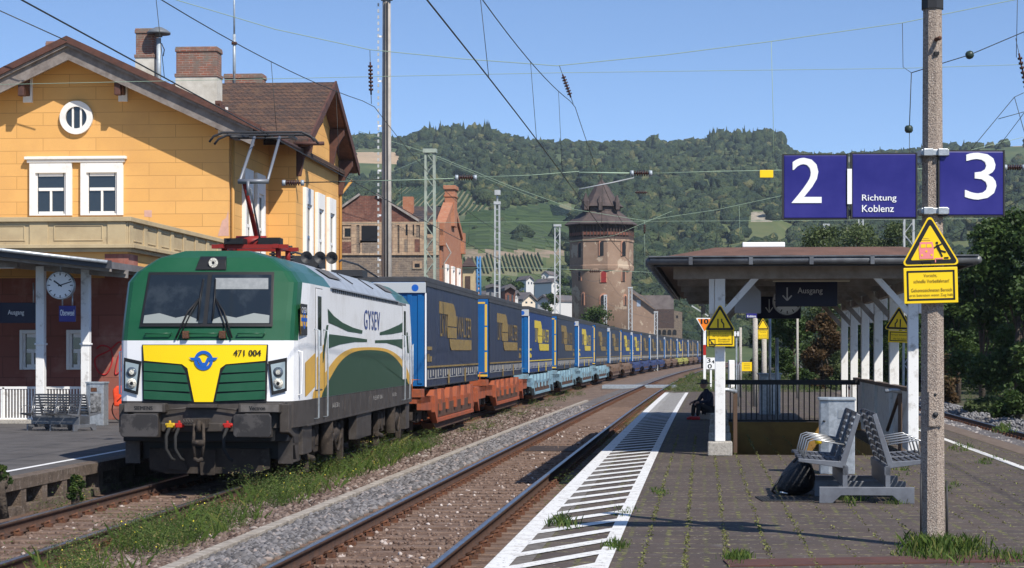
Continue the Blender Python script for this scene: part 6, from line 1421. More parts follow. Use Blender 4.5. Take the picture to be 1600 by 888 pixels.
# houses at the foot of the hill
def house(label, px, py, D, wpx, hpx, rpx, wallm, roofm, rz=0, dp=8):
    t = thing('house', label, 'house', P(px, py, D), rz, 'houses at the foot of the hill'); q = D/F*.8; w2, h, r = wpx*q/2, hpx*q, rpx*q
    b = MB(); b.prism([(-w2,-6),(w2,-6),(w2,h),(0,h+r),(-w2,h)], 'y', 0, dp); b.build('wall', wallm, t)
    b = MB(); b.prism([(-w2*1.12,h-r*.12),(0,h+r),(w2*1.12,h-r*.12),(w2*1.12,h-r*.12+.3),(0,h+r+.35),(-w2*1.12,h-r*.12+.3)], 'y', -.4, dp+.4); b.build('roof', roofm, t)
    for sx in (-.5, .3): b = MB(); b.box(w2*sx, w2*sx+w2*.28, -.04, -.003, h*.3, h*.7); b.build('window', M['glass'], t)
HR_ = mat('house_roof_grey', (.10,.095,.10), .8, c2=(.15,.12,.11), sc=.4)
HW = mat('house_white', (.55,.53,.50), .8)
for a in (('white house with a grey roof high on the lower slope', 828, 447, 520, 16, 11, 7, HW, HR_, .3), ('small white house beside the bigger white house on the slope', 852, 437, 560, 15, 9, 6, HW, HR_, -.3), ('white house partly behind the lattice mast by the tower', 868, 452, 470, 18, 12, 7, HW, HR_, .5), ('long cream house with grey roof just above the trailers', 826, 476, 330, 34, 8, 12, mat('house_cream', (.62,.52,.40), .8), HR_, .7), ('grey roofed white house left of the tower', 850, 478, 340, 30, 9, 9, HW, HR_, -.6), ('pink house just above the second trailer', 742, 448, 260, 18, 10, 9, mat('house_pink', (.48,.30,.24), .8), HR_, .2), ('dark roofed brown house above the third trailer', 797, 478, 200, 20, 30, 6, M['redbrick'], HR_, .1), ('white villa in the vineyards above the tower', 947, 314, 1000, 15, 9, 6, HW, HR_, .4), ('low grey roofed shed left of the lattice mast', 770, 470, 210, 26, 24, 3, mat('shed_grey', (.2,.2,.21), .8), HR_, 0), ('white gabled house under the vineyard wall', 806, 470, 300, 14, 10, 6, HW, HR_, .9)): house(*a)
bc = thing('blue_crane', 'slim blue lattice crane between the houses', 'crane', P(748, 465, 240)); q = 240/F
b = MB()
for s_ in (-3, 3): b.tube([(s_*q, 0, -2), (s_*q*.7, 0, 64*q)], .12, 5)
for k in range(9): b.tube([(-3*q, 0, k*7*q), (3*q, 0, (k+1)*7*q)], .08, 4); b.tube([(3*q, 0, k*7*q), (-3*q, 0, (k+1)*7*q)], .08, 4)
b.build('mast', mat('crane_blue', (.05,.16,.32), .5), bc)
# ---- masts
M['mgreen'] = mat('mast_pale_green', (.34,.40,.34), .6, c2=(.24,.27,.23), sc=2)
M['mgrey'] = mat('mast_grey', (.50,.51,.50), .5, .2, c2=(.38,.39,.38), sc=2)
def lattice(label, px, ytop, D, wpx, m, zb=-.7, style='x', top=None):
    p = P(px, 549, D); q = D/F; w2 = wpx*q/2; h = CZ + (549-ytop)*q - zb; t = thing('lattice_mast', label, 'mast', (p.x, p.y, zb), -math.atan(.1), 'lattice masts of the overhead line')
    b = MB(); r = .05 if D < 200 else .07
    for sx in (-1, 1):
        for sy in (-1, 1): b.bar((sx*w2, sy*w2*.6, 0), (sx*w2*.82, sy*w2*.5, h), r*1.6, r*1.6)
    b.build('chord', m, t); b = MB(); n = max(5, int(h/(wpx*q*1.15)))
    for k in range(n):
        z0, z1 = h*k/n, h*(k+1)/n
        for sy in (-1, 1):
            if style == 'x': b.bar((-w2*.9, sy*w2*.55, z0 if k % 2 else z1), (w2*.9, sy*w2*.55, z1 if k % 2 else z0), r*.9, r*.5)
            else: b.bar((-w2*.9, sy*w2*.55, z0), (w2*.9, sy*w2*.55, z0), r*.9, r*.6)
        for sx in (-1, 1): b.bar((sx*w2*.9, -w2*.55, z0 if k % 2 else z1), (sx*w2*.9, w2*.55, z1 if k % 2 else z0), r*.8, r*.5)
    b.build('lacing', m, t)
    b = MB(); b.box(-w2*1.3, w2*1.3, -w2, w2, h-.06, h+.1)
    if top == 'lamp': b.box(-.13, .17, -.2, .1, h+.45, h+.72); b.cyl((0,0,h), (0,0,h+.6), .06, 6)
    b.build('mast_head', m, t)
lattice('pale green lattice mast standing behind the first trailer', 672, 237, 83, 16, M['mgreen'])
lattice('grey ladder mast with a floodlight on top, behind the second trailer', 777, 318, 112, 8, M['mgrey'], style='l', top='lamp')
lattice('pale lattice mast left of the tower', 871, 353, 150, 9, M['mgrey'])
lattice('thin lattice mast in front of the right edge of the tower', 985, 450, 235, 6, M['mgrey'])
lattice('thin lattice mast standing in front of the ruined town wall', 1025, 488, 240, 5, M['mgrey'])
lattice('low thin lattice mast in front of the foot of the tower', 946, 462, 230, 4, M['mgrey'])
lattice('pale lattice mast right of the white shelter posts, beside the single track', 1420, 325, 92, 17, M['mgrey'])
lattice('lattice mast behind the direction sign, rising above the shelter roof', 1345, 325, 130, 8, M['mgrey'])
lattice('short lattice mast seen over the shelter roof under the sign 2', 1291, 352, 165, 8, M['mgrey'])
cm = thing('concrete_mast', 'tall slim concrete mast with a ladder strip beside the train', 'mast', P(604, 549, 71)); cm.location.z = -.7
b = MB(); b.lathe([(.20,0),(.14,14.6),(0,14.6)], n=12); b.build('shaft', mat('mast_concrete', (.38,.35,.31), .85, c2=(.3,.27,.24), sc=4), cm)
b = MB(); b.box(-.2,.2,-.2,.2,14.5,14.62); b.build('cap', M['dark'], cm)
b = MB(); b.tube([(.05,-.2,0),(.04,-.165,14.4)], .03, 6); b.tube([(-.05,-.2,0),(-.04,-.165,14.4)], .022, 6); b.build('cable_duct', M['dark'], cm)
b = MB()
for k in range(66): b.box(-.315, -.255, -.025, .025, .3+k*.215, .3+k*.215+.11)
b.build('ladder_strip', M['mgrey'], cm); b = MB()
for k in range(9): b.box(-.30, -.1, -.02, .02, .8+k*1.55, .86+k*1.55)
b.build('strip_bracket', M['white'], cm)
# ---- overhead line
WIRE = mat('bronze_wire', (.05,.052,.045), .5, .5); WIREG = mat('verdigris_wire', (.26,.34,.25), .6)
INS = mat('brown_insulator', (.05,.022,.018), .25); SD = 51.6
def offX(D, tr): return X1(D) if tr == 1 else (X2(D) if tr == 2 else X2(D) + 10.6 + .9*(D/51.6))
sup = [-8, SD, 112, 172, 232, 300]
for tr, lab in ((1, 'overhead contact line above the train'), (2, 'overhead contact line above the empty middle track'), (3, 'overhead contact line above the single right track')):
    ol = thing('overhead_line', lab, 'overhead line'); cz = 5.6; mz = 7.85
    def zm(D):
        for a, c in zip(sup[:-1], sup[1:]):
            if a <= D <= c: t = (D-a)/(c-a); return mz - 4*t*(1-t)*1.15
        return mz
    def zig(D): return .18*math.sin(D*math.pi/60)
    Ds = [12 + 2.0*k for k in range(144)]
    b = MB(); b.tube([(offX(d,tr)+zig(d), d, cz) for d in Ds if d < 298], .011, 5); b.build('contact_wire', WIRE, ol)
    b = MB(); b.tube([(offX(d,tr)+zig(d)*.3, d, zm(d)) for d in Ds if d < 298], .009, 5); b.build('messenger_wire', WIRE, ol)
    for d in (21, 29.8, 38.5, 46, 57, 66, 76, 86, 96, 106): b = MB(); b.cyl((offX(d,tr)+zig(d)*.3, d, zm(d)), (offX(d,tr)+zig(d), d, cz), .005, 4); b.build('dropper', WIRE, ol)
def insulator(mb, a, c, r=.055, n=7):
    a, c = Vector(a), Vector(c); d = c - a
    for k in range(n): p = a + d*(k+.15)/n; mb.tube([p, p + d*.45/n], r, 10)
    mb.tube([a - d*.1, c + d*.1], r*.4, 6)
def W(px, py, D=SD): return P(px, py, D)
hs = thing('head_span', 'nearest head span wires with brown insulators crossing above all tracks', 'overhead line')
def line(pts, r=.010, m=WIREG, name='span_wire', D=SD, parent=None):
    b = MB(); b.tube([W(x, y, D) for x, y in pts], r, 5); return b.build(name, m, parent or hs)
line([(-300,-260),(275,0),(430,46),(578,78),(720,92),(870,103),(1040,86),(1205,65),(1410,36),(1560,5),(2000,-80)], .010)
line([(-300,139),(200,128),(870,114),(1410,107),(1600,101),(2000,92)], .007)
line([(530,284),(660,281),(712,279)], .012); line([(745,277),(830,274),(905,268)], .010); line([(1020,271),(1120,268),(1240,266),(1700,262)], .010); line([(905,270),(985,271)], .022)
for tr, px, y0, y1 in ((1, 578, 108, 150), (2, 874, 122, 147), (3, 1587, 100, 130)):
    b = MB(); x2 = 3200*offX(SD, tr)/SD + 800; ye = 549 - (7.85-CZ)*F/SD; top = W(px, 78 if tr == 1 else (103 if tr == 2 else 60)); end = Vector((offX(SD, tr), SD, 7.85))
    d = end - top; insulator(b, top + d*.28, top + d*.78, .06); b.build('insulator', INS, hs); b = MB(); b.cyl(top, end, .008, 5); b.build('hanger', WIRE, hs)
for px, py in ((728, 278), (1002, 271), (458, 286), (1585, 262)): b = MB(); insulator(b, W(px-11, py), W(px+11, py), .07, 6); b.build('insulator', INS, hs); b = MB(); b.cyl(W(px-17,py), W(px-12,py), .075, 10); b.cyl(W(px+12,py), W(px+17,py), .075, 10); b.build('insulator_cap', M['zinc'], hs)
line([(1205,65),(1208,180),(1209,268)], .007, name='hanger'); line([(1410,36),(1411,105),(1424,114)], .008, WIRE, 'hanger')
line([(905,296),(960,285),(990,278),(990,271)], .018, M['mgrey'], 'steady_arm'); line([(440,286),(545,284),(600,280)], .014, WIRE, 'steady_arm')
yp_ = MB(); a = W(1187, 278); c = W(1208, 266); yp_.box(a.x, c.x, SD-.03, SD-.01, a.z, c.z); o = yp_.build('warning_plate', M['yellow'], hs, bevel=.01)
h2_ = thing('head_span', 'second head span further along the train, below the hill line', 'overhead line')
for pts, r in (([(560,205),(672,240),(800,292),(900,328),(1007,345),(1120,328),(1240,302),(1700,190)], .013), ([(540,350),(800,347),(1007,346),(1240,345),(1700,340)], .010), ([(540,300),(672,243),(845,314)], .010), ([(640,420),(800,418),(1000,425),(1100,430),(1240,428)], .012), ([(1007,345),(1008,470)], .008), ([(1155,322),(1156,385)], .008), ([(880,380),(960,368),(1050,330)], .010)): line(pts, r, WIREG, 'span_wire', 112, h2_)
for px, py in ((1007, 358), (1002, 301), (930, 424)): b = MB(); insulator(b, W(px, py-6, 112) if py == 358 else W(px-8, py, 112), W(px, py+6, 112) if py == 358 else W(px+8, py, 112), .09, 5); b.build('insulator', INS, h2_)
# right hand wires with weights
rw = thing('tensioning_wire', 'dark wire with two black ball weights beside the concrete pole', 'overhead line')
line([(1424,114),(1515,86),(1600,50),(1700,8)], .012, WIRE, 'wire', SD, rw); line([(1424,114),(1421,196)], .012, WIRE, 'hanging_wire', SD, rw); line([(1421,208),(1421,300)], .008, WIRE, 'hanging_wire', SD, rw)
for px, py in ((1515, 86), (1420, 202)):
    o = MB().lathe([(0,-.1),(.07,-.09),(.105,-.04),(.105,.04),(.07,.09),(0,.1)], n=16).build('ball_weight', mat('weight_green', (.03,.045,.035), .35), rw, loc=W(px, py))
    if px > 1500: o.rotation_euler = (0, R(70), 0)
r3 = thing('tensioning_wire', 'thin crossing wires at the far right edge above the sign 3', 'overhead line')
for pts in ([(1590,-20),(1588,90)], [(1600,145),(1585,152),(1512,240),(1470,300)], [(1600,175),(1560,186)], [(1600,50),(1640,300)], [(1585,152),(1610,240)], [(1700,250),(1600,290),(1440,352)]): line(pts, .009, WIRE, 'wire', SD, r3)
b = MB(); b.tube([W(-40,0,65.5), W(0,17,65.5), W(104,64,65.5)], .018, 5); tag(b.build('power_wire', WIRE), 'dark wire running to the station roof ridge', 'wire')
# siren and aerial on the station roof
sr = thing('roof_siren', 'grey mushroom siren on a pole beside the tall chimney', 'siren', P(248, 118, 72.6)); q = 72.6/F
b = MB(); b.cyl((0,0,-1.0),(0,0,58*q),.085,10); b.build('pole', M['zinc'], sr); b = MB(); b.lathe([(.0,60*q),(.13,60*q),(.14,66*q),(.41,64*q),(.42,67*q),(.30,71*q),(.12,75*q),(0,76*q)], n=24); b.build('horn', mat('siren_grey', (.13,.14,.15), .5), sr); b = MB(); b.tube([(.1,0,50*q),(.2,0,40*q),(.16,0,30*q)], .02, 5); b.build('cable', M['dark'], sr)
an = thing('roof_aerial', 'tall thin aerial rod rising from the rear chimney', 'aerial', P(366, 114, 80.6)); q = 80.6/F
b = MB(); b.cyl((0,0,-.6),(0,0,60*q),.06,8); b.cyl((0,0,60*q),(0,0,135*q),.035,8); b.build('rod', M['zinc'], an); b = MB(); b.cyl((0,0,44*q),(0,0,48*q),.11,10); b.build('collar', M['rust'], an)
# ================================================================ smaller things and people
def onp(px, py): D = F*CZ/(py-549); return Vector(((px-800)*D/F, D, 0))
# seated person with a hat, leaning on the plinth of a shelter post
ps = thing('person', 'person in a dark jacket and brimmed hat sitting by the far shelter post', 'person', P(1103, 549, 48.4), R(-62)); ps.location.z = 0; ps.scale = (.84,.84,.84)
def skinned(name, verts, edges, rad, m, parent, root=0, sub=2):
    me = bpy.data.meshes.new(name); me.from_pydata(verts, edges, []); o = bpy.data.objects.new(name, me); COL.objects.link(o); o.parent = parent
    md = o.modifiers.new('skin', 'SKIN'); sv = me.skin_vertices[0].data
    for i, r in enumerate(rad): sv[i].radius = (r, r) if not isinstance(r, tuple) else r
    sv[root].use_root = True; md.use_smooth_shade = True
    s_ = o.modifiers.new('sub', 'SUBSURF'); s_.levels = sub; s_.render_levels = sub; me.materials.append(m); return o
# local: faces -y; sits with hips at z .30, knees raised, forearms on the knees
vs_ = [(0,.10,.30),(0,.10,.46),(0,.06,.66),(0,.02,.80),(0,-.02,.88)]; ed = [(0,1),(1,2),(2,3),(3,4)]; rd = [(.17,.13),(.16,.125),(.17,.12),(.10,.09),.055]
for s_ in (-1, 1):
    k = len(vs_); vs_ += [(s_*.17,.03,.745),(s_*.24,-.10,.52),(s_*.13,-.33,.50)]; ed += [(2,k),(k,k+1),(k+1,k+2)]; rd += [.075,.055,.042]
skinned('jacket', vs_, ed, rd, mat('dark_blue_jacket', (.018,.022,.04), .8, c2=(.03,.035,.055), sc=12), ps)
vs_ = [(0,.10,.28)]; ed = []; rd = [(.16,.12)]
for s_ in (-1, 1): k = len(vs_); vs_ += [(s_*.10,.06,.27),(s_*.13,-.32,.44),(s_*.12,-.36,.10)]; ed += [(0,k),(k,k+1),(k+1,k+2)]; rd += [.10,.075,.055]
skinned('trousers', vs_, ed, rd, mat('dark_trousers', (.025,.024,.026), .85), ps)
skin = mat('skin', (.42,.24,.17), .6)
V, Fc = ico(3); V = V * np.array([.078,.098,.118]); V[:,1] -= .02*np.clip(-V[:,2]*8,0,1); 
nose_ = (V[:,1] < -.085) & (np.abs(V[:,0]) < .02) & (np.abs(V[:,2]+.01) < .03); V[nose_,1] -= .02
hd = npmesh('head', V + np.array([0,-.07,.985]), Fc, skin, ps, smooth=True)
b = MB(); b.lathe([(.21,-.01),(.215,.0),(.10,.03),(.095,.09),(.07,.115),(0,.12)], c=(0,-.06,1.02), n=24); hh_ = b.build('hat', mat('grey_hat', (.06,.058,.05), .9), ps)
for s_ in (-1, 1):
    b = MB(); b.sm = True; c = Vector((s_*.13,-.36,.50)); b.tube([c+Vector((0,.03,0)), c+Vector((0,-.05,-.02))], [.036,.03], 8)
    for k in range(4): x = (k-1.5)*.018; b.tube([c+Vector((x,-.04,-.015)), c+Vector((x,-.085-.006*(k in (1,2)),-.04)), c+Vector((x,-.085,-.085))], .009, 6)
    b.tube([c+Vector((-s_*.03,-.01,0)), c+Vector((-s_*.05,-.05,-.03))], .010, 6); b.build('hand', skin, ps)
    b = MB(); b.sm = True; b.tube([(s_*.12,-.30,.05),(s_*.12,-.40,.055),(s_*.13,-.54,.04)], [.05,.052,.035], 10); b.build('shoe', mat('red_shoe', (.42,.03,.03), .6), ps)
b = MB(); b.box(-.24,.24,-.04,.30,.0,.165); tag(b.build('stone_block', M['concrete'], None, loc=ps.location, rz=R(-62), bevel=.015), 'low concrete block under the seated person', 'block')
# posts and signs on the far part of the platform
def post(name, label, cat, px, ytop, D, wpx, m, group=None, taper=.85, ybase=None):
    p = P(px, 549, D); r = wpx*D/F/2; h = CZ + (549-ytop)*D/F
    b = MB(); b.lathe([(r,0),(r*taper,h),(0,h)], n=10); return tag(b.build(name, m, None, loc=(p.x, p.y, 0)), label, cat, group)
post('concrete_post', 'thick concrete post carrying a small blue direction sign', 'post', 1180, 490, 60, 9, M['concrete'], 'posts on the far platform')
sign('direction_sign', 'small blue sign reading Koblenz on the distant concrete post', 'sign', 1166, 490, 59.6, 17, 7, M['navy'], [('Koblenz', .1, .15, .8, .5)])
post('concrete_post', 'concrete post under the distant yellow danger triangle', 'post', 1194, 530, 64, 9, M['concrete'], 'posts on the far platform')
warn('distant yellow danger triangle and text plate seen through the shelter', (1192, 509), 11, (1192, 523), 17, 14, 63.6, [('Vorsicht', .2, .7, .6, .12), ('Gekennzeichneten Bereich', .1, .4, .8, .1), ('erst betreten wenn Zug hält', .1, .2, .8, .1)], lambda b, r: None, 0)
post('steel_post', 'slim grey steel lamp post between the concrete posts', 'post', 1203, 480, 52, 4.5, M['steel'], 'posts on the far platform')
post('steel_post', 'thicker dark steel post beyond the stair railing', 'post', 1214, 528, 47, 6, M['zinc'], 'posts on the far platform')
post('concrete_post', 'pale concrete post left of the blue direction sign', 'post', 1157, 512, 72, 5, M['concrete'], 'posts on the far platform')
post('concrete_post', 'lone thin pale post before the dark trees behind the shelter', 'post', 1246, 492, 70, 4, M['concrete'], 'posts on the far platform')
cbx = thing('platform_cabinet', 'grey platform cabinet beside the steel posts behind the railing', 'cabinet', P(1200, 549, 52.5)); cbx.location.z = 0
b = MB(); b.box(-.22,.3,-.15,.15,0,1.02); b.box(-.26,.34,-.19,.19,1.02,1.06); b.build('body', M['zinc'], cbx, bevel=.01); b = MB(); b.box(-.18,.26,-.16,-.15,.1,.95); b.build('door', M['steel'], cbx)
wp_ = thing('text_plate', 'yellow text plate on a bent tube rail beyond the shelter', 'sign', P(1167, 573, 60)); q = 60/F
b = MB(); b.box(-8*q,8*q,0,.02,-7*q,7*q); b.build('plate', M['yellow'], wp_); b = MB()
for k in range(4): b.box(-5*q,5*q,-.003,-.001,(4-k*2.6)*q,(4.5-k*2.6)*q)
b.build('lettering', mat('plate_ink', (.15,.1,.02), .6), wp_); b = MB(); z0 = -(CZ + (549-573)*q); b.tube([(-13*q,.03,z0),(-13*q,.03,2*q),(-10*q,.03,6*q),(8*q,.03,6*q)], .025, 6); b.build('tube_rail', M['steel'], wp_)
wc = thing('white_cabinet', 'white trackside cabinet behind the yellow pram sign', 'cabinet', P(1143, 549, 85)); wc.location.z = 0; q = 85/F
b = MB(); b.box(-4*q,5*q,0,.4,0,1.25); b.build('body', M['white'], wc, bevel=.02); b = MB(); b.box(-3*q,4*q,-.01,0,.1,1.1); b.build('door', M['trim'], wc)
hb_ = thing('stop_board', 'black board with white H on a post beyond the shelter', 'sign', P(1151, 522, 80)); q = 80/F
b = MB(); b.box(-5*q,5*q,0,.03,-5*q,5*q); b.build('board', M['black'], hb_); b = MB(); put_text(b, 'H', (-3*q,-.004,-3.6*q), (1,0,0), (0,0,1), 6*q, 7.5*q, bold=.03); b.build('lettering', M['white'], hb_); b = MB(); b.box(-.03,.03,.03,.08,-(CZ+27*q),5*q); b.build('post', M['steel'], hb_)
sg = thing('speed_signal', 'orange speed triangle with 10 on a red and white post beside the track', 'sign', P(1101, 505, 112)); q = 112/F
b = MB(); tri(b, (0,0), 15*q, -.01, .08); 
for v in range(len(b.v)): b.v[v] = (b.v[v][0], b.v[v][1], -b.v[v][2])
b.f = [f[::-1] for f in b.f]; b.build('triangle_border', M['white'], sg)
b = MB(); tri(b, (0,0), 12.5*q, -.02, .05); 
for v in range(len(b.v)): b.v[v] = (b.v[v][0], b.v[v][1], -b.v[v][2])
b.f = [f[::-1] for f in b.f]; b.build('triangle_field', mat('signal_orange', (.80,.20,.01), .4), sg)
b = MB(); put_text(b, '10', (-5.5*q,-.03,-1.5*q), (1,0,0), (0,0,1), 11*q, 8*q, bold=.02); b.build('lettering', M['black'], sg)
zb0 = -(CZ + 44*q + .3); b = MB(); b.box(-.07,.07,.0,.1,zb0,-34*q); b.box(-.07,.07,0,.1,-24*q,8*q); b.build('post', M['white'], sg); b = MB(); b.box(-.075,.075,-.01,.11,-50*q,-34*q); b.build('red_band', M['redpaint'], sg); b = MB(); b.box(-.075,.075,-.01,.11,-34*q,-24*q); b.build('pale_band', M['white'], sg)
km = thing('kilometre_board', 'white kilometre board with black figures 34 over 0', 'sign', P(1111, 568, 90)); q = 90/F
b = MB(); b.box(-7.5*q,8*q,0,.03,-9*q,9*q); b.build('board', M['white'], km); b = MB(); put_text(b, '3', (-6*q,-.004,1*q), (1,0,0), (0,0,1), 5*q, 7*q, bold=.01); put_text(b, '4', (1*q,-.004,0), (1,0,0), (0,0,1), 4*q, 5*q, bold=.01); put_text(b, '0', (-5*q,-.004,-8*q), (1,0,0), (0,0,1), 6*q, 7*q, bold=.01); b.build('lettering', M['black'], km); b = MB(); b.box(-.04,.04,.03,.09,-(CZ+.5-19*q),0); b.build('post', M['white'], km)
dg = thing('signal_lamp', 'black signal lamp with white crossing arms under the shelter eave', 'signal', P(1097, 476, 130)); q = 130/F
b = MB(); b.box(-5*q,4*q,0,.3,-3*q,9*q); b.box(-1*q,5*q,0,.3,-14*q,-4*q); b.cyl((0,.1,-100*q),(0,.1,9*q),.06,6); b.build('lamp', M['black'], dg); b = MB(); b.bar((-16*q,.1,-2*q),(10*q,.1,-18*q),.08,.08); b.build('arm', M['mgrey'], dg)
# ---- side platform furniture
lb2 = onp(0,0) if False else None
D_ = 46.5; lp = P(96, 549, D_); lb3 = thing('station_bench', 'grey slatted double bench in front of the pale fence', 'bench', (lp.x, lp.y, ZP1), R(64)); lb3.scale = (.8,.72,.86)
for sg_ in (-1, 1):
    hf = bpy.data.objects.new('bench_seat_row', None); COL.objects.link(hf); hf.parent = lb3; hf.location = (sg_*.03, -.9, 0); bench_half(sg_, hf, 1.9, 4)
for y in (-.9, .0, .9):
    b = MB(); b.prism([(-.5,0),(-.36,0),(-.27,.085),(.27,.085),(.36,0),(.5,0),(.5,.175),(-.5,.175)], 'y', y-.03, y+.03); b.build('foot', M['bench'], lb3, bevel=.006)
b = MB(); b.box(-.25,-.2,-.9,.9,.175,.40); b.box(.2,.25,-.9,.9,.175,.40); b.build('beam', M['bench'], lb3)
lbn = P(152, 549, 49.7); lt2 = thing('litter_bin', 'galvanised litter bin beside the station fence, next to the red pannier', 'litter bin', (lbn.x, lbn.y, ZP1), HS)
b = MB(); b.prism([(-.23,-.16),(-.12,-.2),(.22,-.2),(.22,.2),(-.23,.2)], 'z', .0, 1.02); b.build('body', M['steel'], lt2, bevel=.01); b = MB(); b.prism([(-.245,-.18),(-.125,-.22),(.235,-.22),(.235,.22),(-.245,.22)], 'z', 1.02, 1.06); b.build('lid', M['zinc'], lt2); b = MB(); b.box(-.11,.16,-.206,-.2,.30,.78); b.build('poster', mat('bin_poster', (.06,.06,.06), .6, c2=(.3,.3,.3), sc=9), lt2); b = MB(); b.box(-.1,.05,-.206,-.2,.82,.92); b.build('slot', M['rust'], lt2)
bc_ = P(196, 549, 51.4); by = thing('bicycle', 'bicycle half hidden behind the locomotive, parked by the wall', 'bicycle', (bc_.x, bc_.y, ZP1), R(10))
for x in (0, 1.05):
    b = MB(); n = 28
    b.tube([(x+.33*math.cos(2*math.pi*k/n), 0, .34+.33*math.sin(2*math.pi*k/n)) for k in range(n+1)], .017, 6); wv = b.build('wheel', M['rubber'], by); b = MB()
    for k in range(12): b.tube([(x,0,.34),(x+.32*math.cos(math.pi*k/6),0,.34+.32*math.sin(math.pi*k/6))], .003, 4)
    b.build('spoke', M['steel'], wv)
b = MB(); b.tube([(0,0,.34),(.42,0,.30),(.30,0,.80),(0,0,.34)], .014, 6); b.tube([(.42,0,.30),(.92,0,.78),(.32,0,.72)], .018, 6); b.tube([(1.05,0,.34),(.92,0,.80),(.88,0,.98)], .016, 6); b.tube([(.28,0,.8),(.26,0,.92)], .014, 6); b.build('frame', M['dark'], by); b = MB(); b.tube([(.86,-.28,1.0),(.9,0,1.0),(.86,.28,1.0)], .013, 6); b.build('handlebar', M['dark'], by); b = MB(); b.box(.14,.40,-.08,.08,.92,.97); b.build('saddle', M['black'], by, bevel=.03)
b = MB(); b.prism([(-.28,.42),(.10,.42),(.12,.86),(.0,.95),(-.22,.93),(-.31,.84)], 'y', -.22, -.04); o = b.build('pannier_bag', mat('red_pannier', (.72,.07,.02), .5, c2=(.55,.05,.02), sc=6, bump=.2, bsc=12), None, loc=by.location, rz=R(10), bevel=.035); tag(o, 'bright red pannier bag hanging on the bicycle behind the locomotive', 'bag')
b = MB(); b.tube([(-.2,-.225,.55),(.05,-.225,.8)], .012, 5); b.build('strap', M['dark'], o)
# foot crossing over the middle track
cr = MB(); d = 121.0
for oa, ob in ((-3.2,-.82),(-.68,.68),(.82,1.6)): p, q_ = off2(oa, d), off2(ob, d); r_, s_ = off2(ob, d+2.4), off2(oa, d+2.4); cr.prism([p, q_, r_, s_], 'z', -.6, -.40)
cr.build('foot_crossing', M['zinc'])['kind'] = 'structure'
pl_ = MB(); p = off2(-.62, 44.2); q_ = off2(.62, 44.2); pl_.prism([p, q_, (q_[0], q_[1]+2.3), (p[0], p[1]+2.3)], 'z', -.62, -.53); tag(pl_.build('track_mat', mat('dark_track_board', (.035,.025,.02), .85, c2=(.06,.04,.03), sc=4)), 'dark boards lying between the rails of the middle track', 'boards')
# ================================================================ trees and weeds
M['leaf1'] = leafmat('leaves_dark', (.016,.036,.009), (.068,.112,.025), (.095,.105,.028), .25)
M['leaf2'] = leafmat('leaves_pale', (.035,.06,.02), (.12,.15,.055), (.20,.21,.10), .3)
M['leaf3'] = leafmat('leaves_red_brown', (.045,.03,.014), (.11,.065,.028), (.07,.09,.025), .25)
M['leaf4'] = leafmat('leaves_mid', (.020,.044,.010), (.065,.105,.022), (.13,.13,.035), .3)
M['bark'] = mat('bark', (.06,.045,.035), .95, c2=(.10,.08,.06), sc=6, bump=.6, bsc=20)
def tree(label, px, D, ytop, hw, lm, n, seed, kind='tree', lsz=.085, zb=-.5, cat='tree', base=.0):
    rg = np.random.default_rng(seed); p = P(px, 549, D); q = D/F; zb = max(zb, float(hillz(np.array(p.x), np.array(D))) - 1) if D > 360 else zb; h = CZ + (549-ytop)*q - zb; r = hw*q; lsz = lsz*(1 + max(0, D-150)/120)
    t = thing(kind, label, cat, (p.x, p.y, zb), rg.random()*6); k = max(9, int(14*r)); L = []
    for i in range(k):
        a = rg.random()*6.283; zz = base + (1-base)*rg.random()**.8; rr = r*math.sqrt(max(.08, 1-((zz-.5)/.56)**2))*rg.uniform(.35,.85); s_ = r*rg.uniform(.26,.46)
        L.append((rr*math.cos(a), rr*math.sin(a), min(zz*h, h-s_*.8), s_))
    L.append((0,0,h*.6,r*.5)); L.append((r*.1,0,h-r*.3,r*.3)); w_ = np.array([l[3]**2 for l in L]); ch = rg.choice(len(L), n, p=w_/w_.sum()); LA_ = np.array(L)
    u = rg.normal(size=(n,3)); u /= np.linalg.norm(u,axis=1)[:,None]; rad = rg.random(n)**.38*(1+.16*rg.normal(size=n)); C = LA_[ch,:3] + u*(LA_[ch,3]*rad)[:,None]*np.array([1,1,.85]); C[:,2] = np.maximum(C[:,2], .05)
    lt_ = rg.normal(0,.17,len(L)); ti = np.clip(.42 + lt_[ch] + .10*u[:,2] + rg.normal(0,.14,n), 0, 1); V, Fc = leaves(C, lsz, rg); npmesh('crown', V, Fc, lm, t, tint=ti)
    b = MB(); b.tube([(0,0,-.3),(.05,0,h*.3),(-.03,.04,h*.62)], [.05*r+.06,.04*r+.045,.03], 8)
    for i in range(min(8, k)): l = L[i]; b.tube([(0,0,h*(.15+.35*rg.random())),(l[0]*.5,l[1]*.5,l[2]*.75),(l[0],l[1],l[2])], [.05,.035,.012], 6)
    b.build('trunk', M['bark'], t); return t
